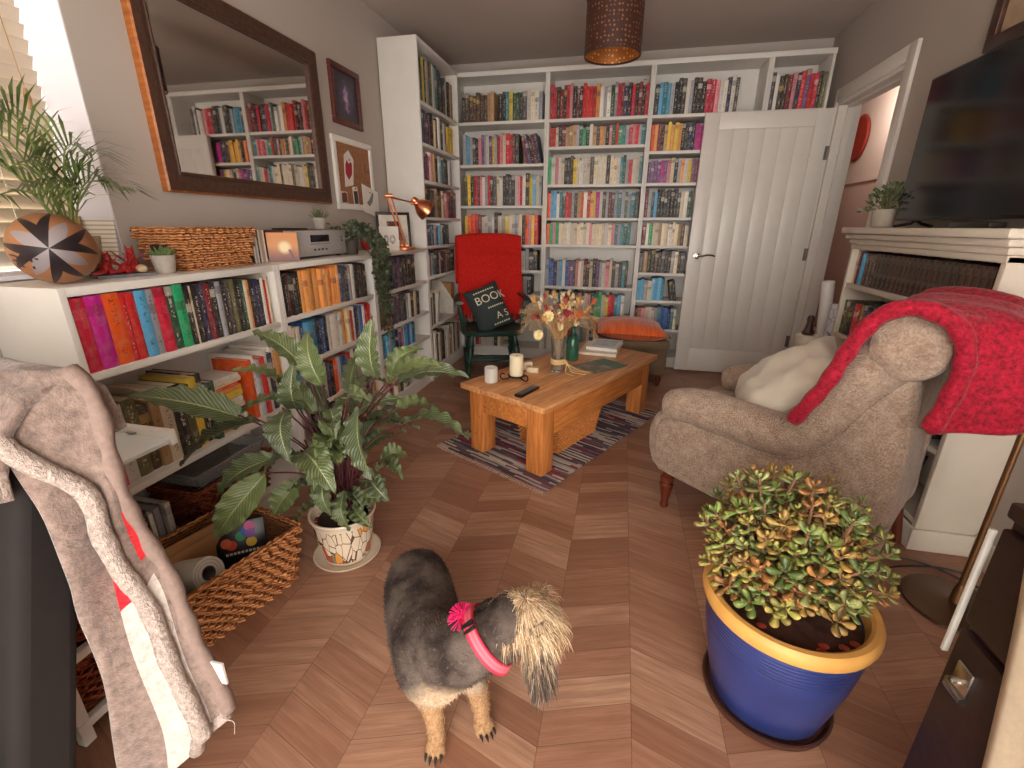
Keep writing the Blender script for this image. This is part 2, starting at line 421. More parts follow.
# ================================================================ books
PALC = {'R': ('red', (200, 34, 36)), 'H': ('crimson', (204, 22, 62)), 'M': ('magenta', (196, 26, 140)), 'O': ('orange', (228, 88, 22)), 'o': ('pale orange', (226, 154, 82)),
 'Y': ('yellow', (230, 194, 52)), 'G': ('emerald green', (36, 162, 106)), 'g': ('dark green', (38, 78, 60)), 'T': ('teal', (44, 126, 138)), 'L': ('light blue', (84, 168, 212)),
 'B': ('blue', (52, 100, 172)), 'N': ('navy', (40, 44, 84)), 'K': ('black', (34, 30, 32)), 'X': ('charcoal', (70, 66, 68)), 'S': ('silver grey', (156, 158, 164)),
 'W': ('white', (224, 218, 208)), 'C': ('cream', (222, 206, 178)), 'A': ('tan', (184, 146, 102)), 'D': ('dark brown', (76, 52, 38)), 'Z': ('maroon', (116, 30, 42)),
 'P': ('purple', (104, 66, 116)), 'I': ('pink', (222, 142, 150)), 'E': ('olive', (102, 98, 62))}
def m_books():
    m = N('printed_book_cover', .45); at = m.n('Attribute'); at.attribute_name = 'Col'
    a2 = m.n('Attribute'); a2.attribute_name = 'Spine'       # r across the spine, g up the spine, b seed, a 1 on the spine
    sp = m.n('SeparateXYZ'); m.l(a2.outputs['Vector'], sp.inputs[0]); U, V, Sd = sp.outputs
    on = a2.outputs['Alpha']
    cv = m.n('CombineXYZ'); m.l(m.math('MULTIPLY', U, 5.0), cv.inputs[0]); m.l(m.math('MULTIPLY', V, 34.0), cv.inputs[1]); m.l(m.math('MULTIPLY', Sd, 91.0), cv.inputs[2])
    nz = m.noise(cv.outputs[0], 1.0, 1, .3)
    mark = m.math('GREATER_THAN', nz, .56)
    inu = m.math('LESS_THAN', m.math('ABSOLUTE', m.math('SUBTRACT', U, .5)), .17)
    t1 = m.math('LESS_THAN', m.math('ABSOLUTE', m.math('SUBTRACT', V, m.math('MULTIPLY_ADD', Sd, .2, .55))), .2)
    t2 = m.math('LESS_THAN', m.math('ABSOLUTE', m.math('SUBTRACT', V, .2)), .08)
    mk = m.math('MULTIPLY', m.math('MULTIPLY', mark, inu), m.math('MULTIPLY', m.math('MAXIMUM', t1, t2), on))
    wn = m.n('TexWhiteNoise'); wn.noise_dimensions = '1D'; m.l(m.math('MULTIPLY', Sd, 577.0), wn.inputs['W'])
    w2 = m.n('TexWhiteNoise'); w2.noise_dimensions = '1D'; m.l(m.math('MULTIPLY', Sd, 311.0), w2.inputs['W'])
    hsv = m.n('SeparateColor'); hsv.mode = 'HSV'; m.l(at.outputs['Color'], hsv.inputs[0])
    dark = m.math('LESS_THAN', hsv.outputs[2], .33)
    inkl = m.ramp(wn.outputs['Value'], [(0, rgb(232, 224, 206)), (.55, rgb(226, 190, 110)), (.8, rgb(238, 232, 224))], 'CONSTANT')
    inkd = m.ramp(wn.outputs['Value'], [(0, rgb(40, 32, 36)), (.5, rgb(238, 230, 216)), (.8, rgb(120, 30, 40))], 'CONSTANT')
    ink = m.mix(dark, inkd, inkl)
    # a band of another colour on some spines
    band = m.math('MULTIPLY', m.math('MULTIPLY', m.math('GREATER_THAN', w2.outputs['Value'], .62), on), m.math('LESS_THAN', m.math('ABSOLUTE', m.math('SUBTRACT', V, m.math('MULTIPLY', w2.outputs['Value'], .95))), .07))
    c = m.mix(m.math('MULTIPLY', band, .5), at.outputs['Color'], ink)
    c = m.mix(m.math('MULTIPLY', mk, .6), c, ink)
    wear = m.noise(m.coord('Object'), 40, 3)
    c = m.mix(m.ramp(wear, [(.45, (0, 0, 0)), (.75, (.25,)*3)]), c, rgb(200, 190, 176)); m.col(c); return m.m
BOOK = m_books()
PAGES = plain('book_paper', rgb(216, 202, 176), .9, var=.08, scale=90)
class BK:
    """one book standing on a shelf: world matrix of its base corner (spine plane), sizes, colour"""
    __slots__ = ('M', 't', 'd', 'h', 'c', 'cn', 'where', 'idx', 'kind', 'score', 'side')
BOOKS = []
def cover_geo(b, g, cols, spine, full):
    t, d, h = b.t, b.d, b.h; c = (*[lin(x)*1.0 for x in b.c], 1); bl = min(.0022, t*.18); bu = min(.003, t*.12); sd = random.random()
    if full:
        sp = [(t*k/4, -bu*math.sin(PI*k/4)) for k in range(5)]
        sa = 0 if b.kind == 'antique' else 1
        poly = [(0, d)]+sp+[(t, d), (t-bl, d), (t-bl, bl), (bl, bl), (bl, d)]; ns = len(poly)
        g.prism(poly, 0, h, 0)
        for z in (0, 1):
            for i in range(ns):
                cols.append(c)
                if 1 <= i <= 5: spine.append(((i-1)/4, z, sd, sa))
                else: spine.append((0, 0, sd, 0))
    else:
        poly = [(0, d)]+[(t*k/2, -bu*math.sin(PI*k/2)) for k in range(3)]+[(t, d)]
        g.prism(poly, 0, h, 0)
        for z in (0, 1):
            for i in range(5):
                cols.append(c); spine.append(((i-1)/2, z, sd, 1) if 1 <= i <= 3 else (0, 0, sd, 0))
def shelf_row(case, zi, spec, where, tr=(.018, .032), hr=(.7, .92), dr=(.13, .19), start=.005, room=None, inset=(.01, .03), kind='book', end=None, frame=None):
    """spec: letters; digit repeats; '_'n a gap of n cm; '/' lean the following to the right, '|' upright again, '\\' lean left"""
    if frame: org, rz, length, z0, gap = frame
    else:
        o, rz, width, hh = CASE[case]; zs = SH[case]; z0 = zs[zi]+.011
        zt = zs[zi-1]-.011 if zi > 0 else hh-.024
        gap = zt-z0; length = width-2*BT; org = Vector(o)+Vector((math.cos(rz), math.sin(rz), 0))*BT
    x = start; lean = 0; i = 0; k = 0; out = []
    toks = []
    while i < len(spec):
        ch = spec[i]; i += 1; num = ''
        while i < len(spec) and spec[i].isdigit(): num += spec[i]; i += 1
        toks.append((ch, int(num) if num else 1))
    R = Matrix.Rotation(rz, 4, 'Z')
    for ch, n in toks:
        if ch == '_': x += n*.01; continue
        if ch == '/': lean = math.radians(n if n > 1 else 10); continue
        if ch == '\\': lean = -math.radians(n if n > 1 else 10); x += .06; continue
        if ch == '|': lean = 0; x += .03; continue
        hb = random.uniform(*hr)
        for _ in range(n):
            t = random.uniform(*tr); h = min(gap*.97, gap*(random.uniform(*hr)*.6+hb*.4)); d = random.uniform(*dr)
            if x+t > (end if end else length)-.004: break
            b = BK(); b.t, b.d, b.h = t, d, h; cn, c = PALC[ch]; b.cn = cn; j = random.uniform(.88, 1.12)
            b.c = tuple(min(255, v*j) for v in c); b.where = where; b.kind = kind
            ins = random.uniform(*inset)
            L = Matrix.Translation((x, ins, z0))
            if lean:
                s = t/math.cos(abs(lean))
                if lean > 0: L = Matrix.Translation((x, ins, z0+t*math.sin(lean))) @ Matrix.Rotation(lean, 4, 'Y')
                else: L = Matrix.Translation((x, ins, z0)) @ Matrix.Rotation(lean, 4, 'Y')
                x += s+.0006
            else: x += t+.0006
            b.M = Matrix.Translation((org[0], org[1], 0)) @ R @ L
            b.idx = len(out); out.append(b)
    BOOKS.extend(out); return out
W1 = 'shelf of low bookcase by window'
# low bookcase by the window: the first thick bright row is set by hand
first = [('H', .036, .205), ('M', .045, .207), ('O', .047, .208), ('R', .018, .204), ('R', .026, .203), ('L', .034, .204), ('S', .026, .203), ('H', .036, .206), ('g', .032, .206), ('G', .033, .208),
         ('K', .018, .2), ('C', .008, .198), ('K', .026, .2), ('N', .026, .196), ('Z', .024, .196), ('K', .022, .2), ('S', .02, .2), ('K', .022, .198), ('X', .022, .2), ('E', .022, .2), ('K', .024, .2), ('g', .02, .196), ('C', .014, .19), ('o', .012, .19), ('K', .022, .19), ('N', .02, .19), ('K', .018, .185), ('W', .014, .19), ('R', .014, .18), ('C', .012, .19)]
x = .008
for i, (ch, t, h) in enumerate(first):
    b = BK(); b.t, b.h, b.d = t*.985, h, random.uniform(.13, .16); b.cn, b.c = PALC[ch]; b.where = 'top '+W1; b.kind = 'book'; b.idx = i
    b.M = Matrix.Translation((-1.40-random.uniform(.012, .02), .895+BT+x, SH['u1'][0]+.011)) @ Matrix.Rotation(PI/2, 4, 'Z'); x += t+.0006; BOOKS.append(b)
shelf_row('u1', 1, 'RWEDACKEYKRgW', 'middle '+W1, (.026, .042), (.62, .78), (.16, .22), end=.40, inset=(.02, .05))
shelf_row('u1', 1, 'OWSRWNWoWK', 'right end of middle '+W1, (.016, .026), (.66, .8), (.16, .2), start=.565, inset=(.02, .05))
shelf_row('u1', 2, 'XSWKWSXWK', 'bottom '+W1, (.012, .02), (.55, .7), (.14, .2), end=.17, inset=(.03, .06))
W2 = 'shelf of low bookcase under radio'
shelf_row('u2', 0, 'K2ZK3o9O1o4BXNSZWSKDK2', 'top '+W2, (.016, .03), (.84, .96), (.12, .16))
shelf_row('u2', 1, 'WCWSBL2TNBKW5oYCOWNSBWR3S', 'second '+W2, (.02, .032), (.8, .95), (.13, .17))
shelf_row('u2', 2, 'BLSZKAWTCNKOIWBSRWK', 'third '+W2, (.02, .034), (.75, .95), (.13, .17))
shelf_row('u2', 3, 'KWAWSKZCDWKSAC', 'bottom '+W2, (.022, .04), (.7, .95), (.14, .18), start=.3)
W3 = 'shelf of low bookcase under lamp'
shelf_row('u3', 0, 'KXK2WKIX2K3NK3PK3NXK4XK2', 'top '+W3, (.015, .024), (.84, .95), (.13, .17))
shelf_row('u3', 1, 'XEOAO3P3XP2KXK2SWXKCKXK', 'second '+W3, (.017, .032), (.78, .95), (.13, .17))
shelf_row('u3', 2, 'LTL2SLTZNWPIWL2BSLNT', 'third '+W3, (.018, .03), (.85, .95), (.11, .14))
shelf_row('u3', 3, 'WCZKIWSAKWCSKW', 'bottom '+W3, (.02, .036), (.7, .93), (.13, .17))
W4 = 'shelf of tall corner bookcase'
shelf_row('tall', 0, 'KgYKCSKEWSTKWgKNWKZAK', 'top '+W4, (.024, .04), (.66, .92), (.15, .2))
shelf_row('tall', 1, 'N4ZWKACKWKXSKYKY2', 'second '+W4, (.024, .045), (.74, .95), (.15, .2))
shelf_row('tall', 2, 'WCPZPWICAKKWSPTWCXNKWS', 'third '+W4, (.02, .034), (.78, .95), (.14, .18))
shelf_row('tall', 3, 'KXKZXAD3CAIPWZKXP', 'fourth '+W4, (.024, .046), (.72, .95), (.15, .2))
shelf_row('tall', 4, 'XKWSXKLSKXWSKXSLWKXSWKgXSTKXWS', 'fifth '+W4, (.012, .022), (.74, .9), (.13, .15), kind='cd_case')
shelf_row('tall', 5, 'SWLXSKTXWKXSZKDKZSIXKDEKAKW', 'sixth '+W4, (.016, .03), (.7, .93), (.13, .17))
shelf_row('tall', 6, 'CDWKEA/12WC', 'seventh '+W4, (.018, .03), (.6, .72), (.15, .2), end=.4)
shelf_row('tall', 7, 'W3DWADKW2CWKAWKCWZW', 'bottom '+W4, (.022, .045), (.72, .92), (.16, .21))
V1 = 'shelf of bookcase behind rocking chair'
shelf_row('b1', 0, '_6KD6A2_4KKTYggXXWCWS', 'top '+V1, (.024, .038), (.56, .72), (.15, .2))
shelf_row('b1', 1, '_6SLSXKIPSWPYSRICRHZK\\12ZPKZN', 'second '+V1, (.02, .032), (.62, .82), (.14, .19))
shelf_row('b1', 2, '_6KYKRZIWSRKXCWK2XKWIRWKYLCSBT', 'third '+V1, (.02, .032), (.72, .86), (.14, .18))
shelf_row('b1', 3, '_6YOORZWCSWKCSYCWSCKOIYR', 'fourth '+V1, (.024, .036), (.72, .9), (.14, .18))
shelf_row('b1', 4, 'KXWSKWLKXSWKKXWSXK', 'fifth '+V1, (.03, .04), (.78, .95), (.14, .18), start=.08)
shelf_row('b1', 5, 'WKZKISKWAKXWKZKSK', 'sixth '+V1, (.028, .04), (.74, .95), (.14, .18), start=.08)
shelf_row('b1', 6, 'IWRCWKIPXWKAWCKZ', 'seventh '+V1, (.024, .036), (.7, .9), (.14, .18), start=.07)
shelf_row('b1', 7, 'XWRIWCWWKC', 'bottom '+V1, (.022, .036), (.72, .95), (.14, .18), start=.07)
V2 = 'shelf of bookcase behind dried flowers'
shelf_row('b2', 0, 'HRKZKRIKZKR4oWSWgSHZNKHKZKRZKXK', 'top '+V2, (.021, .03), (.58, .76), (.15, .2))
shelf_row('b2', 1, 'R2CKZA3SgGgWAXoAKIgRGTSHIRSTZ', 'second '+V2, (.019, .029), (.7, .9), (.13, .17))
shelf_row('b2', 2, 'GWIWCK2KYCW2CXC2WCKC2WTgSRWCT', 'third '+V2, (.02, .03), (.66, .85), (.13, .17))
shelf_row('b2', 3, 'OL2WTXR2SKAOWRoYMWXSZXSTSgSTX', 'fourth '+V2, (.02, .03), (.76, .92), (.13, .17))
shelf_row('b2', 4, 'OGIGC3WC4WCIC4WCITSTgT', 'fifth '+V2, (.021, .03), (.8, .95), (.12, .15))
shelf_row('b2', 5, 'SBBNSLWBPPXICWZKCKPSWICXSXTK', 'sixth '+V2, (.021, .032), (.6, .72), (.15, .2))
shelf_row('b2', 6, 'ASTTTBNTKKASCIgGGWYRHTLW', 'seventh '+V2, (.022, .034), (.74, .93), (.14, .18))
shelf_row('b2', 7, 'SWCKWSIRKWSTAWKCSW', 'bottom '+V2, (.024, .036), (.6, .85), (.14, .18))
V3 = 'shelf of bookcase beside door'
shelf_row('b3', 0, 'XLTLSK2XWSK3H2IWWNWXXKA2', 'top '+V3, (.022, .034), (.56, .74), (.15, .2), end=.62)
shelf_row('b3', 1, 'OoZKAYoYoK2NKM2KZ', 'second '+V3, (.019, .027), (.74, .92), (.13, .17), end=.4)
shelf_row('b3', 2, 'P4MPICKSoWYPZPR', 'third '+V3, (.02, .028), (.72, .92), (.13, .17), end=.4)
shelf_row('b3', 3, 'ZSXL1K6XCWgA', 'fourth '+V3, (.022, .03), (.74, .92), (.13, .17), end=.38)
shelf_row('b3', 4, 'ZWGC2AC2WC2ADCC', 'fifth '+V3, (.02, .03), (.76, .94), (.13, .17), end=.37)
shelf_row('b3', 5, 'XAK2DKXK2SCKX', 'sixth '+V3, (.022, .032), (.76, .93), (.13, .17), end=.37)
shelf_row('b3', 6, 'L2SCL3T\\10K2', 'seventh '+V3, (.022, .032), (.74, .92), (.13, .17), end=.36)
shelf_row('b3', 7, 'ZAICWCSTB2NTCA', 'eighth '+V3, (.022, .032), (.72, .93), (.13, .17), end=.36)
shelf_row('b4', 0, 'XWKDZINRPRHKEZRDAZKX', 'top shelf of narrow bookcase above door', (.022, .032), (.6, .76), (.15, .2))
# flat piles on the middle shelf of the low bookcase by the window, and the leaning overhang on top of the row
def flat(case, y, z, cn, t, h, d, where, idx, ins=.03, twist=0):
    b = BK(); b.t, b.h, b.d = t, h, d; b.cn, b.c = PALC[cn]; b.where = where; b.kind = 'flat'; b.idx = idx
    o, rz, w, hh = CASE[case]
    b.M = Matrix.Translation(o) @ Matrix.Rotation(rz, 4, 'Z') @ Matrix.Translation((y+h, ins, z)) @ Matrix.Rotation(twist, 4, 'Z') @ Matrix.Rotation(-PI/2, 4, 'Y')
    BOOKS.append(b); return z+t+.0005
z = SH['u1'][1]+.011
for i, (c, t, h) in enumerate((('A', .026, .2), ('W', .02, .2), ('K', .03, .19), ('C', .02, .2), ('W', .026, .19), ('Y', .024, .2), ('o', .018, .2), ('O', .016, .18), ('C', .02, .2), ('W', .012, .19))):
    z = flat('u1', .375, z, c, t, h*.85, .15, 'flat pile in low bookcase by window', i, .03+.01*random.random(), random.uniform(-.05, .05))
z = SH['u1'][1]+.011
for i, (c, t) in enumerate((('W', .02), ('A', .02), ('K', .026), ('W', .024), ('G', .03), ('E', .026), ('W', .022), ('K', .016), ('W', .02), ('G', .02), ('A', .018), ('D', .02))):
    if i < 2: z = flat('u1', .795-.02-.07, z, c, t, .06, .15, 'right end of low bookcase by window', i, .03)
# ---- the cream bookcase with a mantel shelf on the right wall
UX, UY0, UY1 = 1.19, 1.81, 2.885
def right_unit():
    t = thing('bookcase', 'cream built-in bookcase with a moulded mantel top on the right wall under the television', 'bookcase', (UX, UY1, 0), -PI/2)
    w = UY1-UY0; d = XR-UX-.002
    g = G(); g.box(0, .024, 0, d, 0, 1.105, bev=.002); part(g.make('side_panel', CREAM, t), 'far side panel')
    g = G(); g.box(w-.024, w, 0, d, 0, 1.105, bev=.002); part(g.make('side_panel', CREAM, t), 'wide near side panel facing the camera')
    g = G(); g.box(.024, w-.024, d-.012, d-.002, .1, 1.1); g.make('back_panel', CREAM, t)
    for z in (.897, .63, .40, .105):
        g = G(); g.box(.024, w-.024, .004, d-.012, z-.012, z+.012, bev=.002); g.make('shelf', CREAM, t)
    g = G(); g.box(.0, w, -.004, d, 1.085, 1.11, bev=.002); g.box(-.012, w+.012, -.016, d, 1.108, 1.136, bev=.01); g.box(-.03, w+.03, -.032, d, 1.134, 1.16, bev=.008); g.box(-.045, w+.045, -.05, d, 1.16, 1.19, bev=.006)
    g.make('mantel_top', CREAM, t)
    g = G(); g.box(-.0, w, -.014, .0, 0, .092, bev=.004); g.box(w, w+.014, -.014, d, 0, .092, bev=.004); g.make('skirting', CREAM, t)
right_unit()
WR = 'shelf of bookcase under television'
def rrow(zz, gap, spec, where, start=.03, end=None, **k):
    shelf_row(None, 0, spec, where, frame=((UX, UY1), -PI/2, UY1-UY0-.03, zz+.0125, gap), start=start, end=end, **k)
rrow(.897, .175, 'CRZNL', 'top '+WR, tr=(.016, .024), hr=(.86, .97), dr=(.12, .15))
rrow(.897, .175, 'D26', 'top '+WR, start=.14, tr=(.035, .04), hr=(.9, .93), dr=(.13, .15), inset=(.02, .022), kind='antique')
rrow(.63, .24, 'gEXKRgoN3KZDK5', 'second '+WR, tr=(.02, .034), hr=(.68, .8), dr=(.12, .15))
rrow(.40, .2, '_40KZKDKXKKDK12', 'third '+WR, tr=(.018, .03), hr=(.7, .9), dr=(.11, .14))
rrow(.105, .27, '_30XKXKSKKXKXKZKXKKSKXKXXKK/14XKKX', 'bottom '+WR, tr=(.012, .016), hr=(.45, .6), dr=(.13, .15), kind='cd_case')

# ---- how large each shows in the photograph: the 300 largest are objects, the far small ones stay in rows
ORD = ['first', 'second', 'third', 'fourth', 'fifth', 'sixth', 'seventh', 'eighth', 'ninth', 'tenth', 'eleventh', 'twelfth', 'thirteenth', 'fourteenth', 'fifteenth', 'sixteenth', 'seventeenth', 'eighteenth', 'nineteenth', 'twentieth']
def ordinal(i):
    if i < 20: return ORD[i]
    return {2: 'twenty', 3: 'thirty', 4: 'forty'}[(i+1)//10]+('-'+ORD[(i+1) % 10-1] if (i+1) % 10 else ('' if 0 else '')) if (i+1) % 10 else {3: 'thirtieth', 4: 'fortieth'}[(i+1)//10]
CAMP = CAM.translation
KEEP = []
def hidden(b, c):
    """wholly behind the open door, the pot plant mass or the foreground blanket"""
    q = pix(c)
    if q is None or not (-20 < q[0] < 1044 and -20 < q[1] < 790): return 1
    if b.kind != 'cd_case' and c.y > 4.06 and c.z < 1.97:                       # behind the door leaf
        k = (4.05-CAMP.y)/(c.y-CAMP.y); xx = CAMP.x+(c.x-CAMP.x)*k
        if .56 < xx < 1.36: return 1
    return 0
for b in BOOKS:
    c = b.M @ Vector((b.t/2, 0, b.h/2)); nrm = (b.M.to_3x3() @ Vector((0, -1, 0))).normalized(); v = CAMP-c
    area = b.t*b.h*max(.15, nrm.dot(v.normalized()))/v.length_squared
    b.score = 0 if hidden(b, c) else area
    q = pix(c)
    if q and c.x < -1.3 and c.y < 2.1 and c.z < .75: b.score *= .45           # mostly behind the big leaves
    if q and q[0] < 110 and q[1] > 400: b.score *= .2
    if c.x > 1.1 and c.z < .6: b.score *= .2                                   # behind the armchair
    if c.x < -.65 and c.y > 4 and c.z < 1.02 and c.x > -1.3: b.score *= .3    # behind the rocking chair
VIS = [b for b in BOOKS if b.score > 0]
HID = [b for b in BOOKS if b.score == 0]
books = sorted([b for b in VIS if b.kind != 'cd_case'], key=lambda b: -b.score)
KEEP = books[:296]+[b for b in VIS if b.kind == 'cd_case']
REST = books[296:]
def shelf_group(b): return 'books on the '+b.where
KN = {'book': 'book', 'flat': 'book', 'antique': 'book', 'cd_case': 'cd_case'}
for b in KEEP:
    if b.kind == 'antique': b.c = tuple(x*random.uniform(.75, 1.0) for x in (72, 48, 34))
    g = G(); cols = []; sp = []; cover_geo(b, g, cols, sp, True)
    nm = KN[b.kind]
    o = g.make(nm, BOOK, attrs={'Col': cols, 'Spine': sp}, sharp=30); o.matrix_world = b.M
    if b.kind == 'antique': b.cn = 'old'
    word = 'flat' if b.kind == 'flat' else ('leather-bound' if b.kind == 'antique' else ('thick' if b.t > .031 else 'thin' if b.t < .017 else ''))
    if b.kind == 'flat': lab = f"{b.cn} book lying {ordinal(b.idx)} from bottom, {b.where}"
    elif b.kind == 'antique': lab = f"brown leather-bound book, {ordinal(b.idx)} of the old set from left, {b.where}"
    elif b.kind == 'cd_case': lab = f"{b.cn} disc case, {ordinal(b.idx)} from left on {b.where}"
    else: lab = f"{word} {b.cn} book, {ordinal(b.idx)} from left, {b.where}".strip()
    tag(o, lab, 'disc case' if b.kind == 'cd_case' else 'book', shelf_group(b))
    if b.score > 2.2e-4 or b.kind == 'flat':
        g = G(); g.box(.0024, b.t-.0024, .003, b.d-.003, .003, b.h-.003)
        g.make('pages', PAGES, o)
    else:
        k = len(o.data.vertices)
        bmx = bmesh.new(); bmx.from_mesh(o.data)
        o.data.materials.append(PAGES)
        r = bmesh.ops.create_cube(bmx, size=1)
        for v in r['verts']: v.co = Vector((b.t/2+v.co.x*(b.t-.0048), b.d/2+v.co.y*(b.d-.006), b.h/2+v.co.z*(b.h-.006)))
        for f in {f for v in r['verts'] for f in v.link_faces}: f.material_index = 1
        bmx.to_mesh(o.data); bmx.free()
def rest_mesh():
    g = G(); cols = []; sp = []
    for b in REST:
        k = len(g.v); cover_geo(b, g, cols, sp, False)
        for i in range(k, len(g.v)): g.v[i] = tuple(b.M @ Vector(g.v[i]))
    o = g.make('rows_of_books', BOOK, attrs={'Col': cols, 'Spine': sp}, sharp=30)
    o['kind'] = 'stuff'; o['label'] = 'rows of smaller mixed books filling the far white bookcases'; o['category'] = 'books'
rest_mesh()
# ================================================================ basket weaving
def weave(g, B, T, h, step=.013, r=.0062, m=0, amp=.0048, z0=.004, pitch=.028, slot=None, seed=0):
    """strands running round a tapering rectangle; B, T = (half x, half y) at foot and rim"""
    rnd = random.Random(seed); rows = int(h/step)
    for k in range(rows+1):
        f = k/rows; hx = B[0]+(T[0]-B[0])*f; hy = B[1]+(T[1]-B[1])*f; z = z0+f*(h-z0)
        per = [(-hx, -hy), (hx, -hy), (hx, hy), (-hx, hy)]; pts = []; sg_ = []
        for e in range(4):
            a, b = Vector((*per[e], 0)), Vector((*per[(e+1) % 4], 0)); n = max(3, int((b-a).length/pitch)*2); nrm = Vector(((b-a).y, -(b-a).x, 0)).normalized()
            for i in range(n):
                q = a.lerp(b, (i+.15)/n); s = math.sin((i+k*1.0)*PI)  # alternate rows
                sgn = 1 if (i+k) % 2 == 0 else -1
                pts.append(q+nrm*sgn*amp+Vector((0, 0, z+rnd.uniform(-.0012, .0012)))); sg_.append(r*(1.22 if sgn > 0 else .72))
        if slot and slot[0] < f < slot[1]:
            run = []; runs = []
            for q in pts+[pts[0]]:
                if slot[2](q):
                    if len(run) > 1: runs.append(run)
                    run = []
                else: run.append(q)
            if len(run) > 1: runs.append(run)
            for rr in runs: g.tube(rr, r*rnd.uniform(.85, 1.1), 5, m)
        else: g.tube(pts+[pts[0]], [x*rnd.uniform(.9, 1.1) for x in sg_+[sg_[0]]], 5, m)
def rim_braid(g, T, z, r=.009, m=0):
    hx, hy = T; P = [(-hx, -hy), (hx, -hy), (hx, hy), (-hx, hy), (-hx, -hy)]; L = []
    for e in range(4):
        a, b = Vector((*P[e], z)), Vector((*P[e+1], z)); n = int((b-a).length/.012)
        for i in range(n): L.append(a.lerp(b, i/n))
    for ph in (0, PI):
        g.tube([q+Vector((0, 0, .004*math.sin(i*1.3+ph)))+Vector((q.x, q.y, 0)).normalized()*.004*math.cos(i*1.3+ph) for i, q in enumerate(L+[L[0]])], r*.75, 5, m)
def liner(g, B, T, h, m=0, t=.004, inset=.008):
    b = (B[0]-inset, B[1]-inset); u = (T[0]-inset, T[1]-inset)
    def ring(hx, hy, z): return [(-hx, -hy, z), (hx, -hy, z), (hx, hy, z), (-hx, hy, z)]
    rs = [ring(*b, .003), ring(*u, h), ring(u[0]-t, u[1]-t, h), ring(b[0]-t, b[1]-t, .008)]
    g.rings(rs, m, True, smooth=False)
def wicker_basket(label, loc, rz, B, T, h, mat, group=None, slot=None, step=.013, pitch=.028, r=.0062, dark=None, tilt=None):
    t = thing('wicker_basket', label, 'basket', loc, rz, group)
    if tilt: t.rotation_euler = (tilt[0], tilt[1], rz)
    g = G(); liner(g, B, T, h, 0); g.make('lining', dark or WICKB, t)
    g = G(); weave(g, B, T, h, step, r, pitch=pitch, slot=slot, seed=int(abs(loc[0]*1000))); g.make('woven_body', mat, t, sharp=60)
    g = G(); rim_braid(g, T, h+.004); g.make('rim', mat, t, sharp=60)
    return t
HOLE = plain('dark_handle_gap', rgb(46, 26, 18), .9)

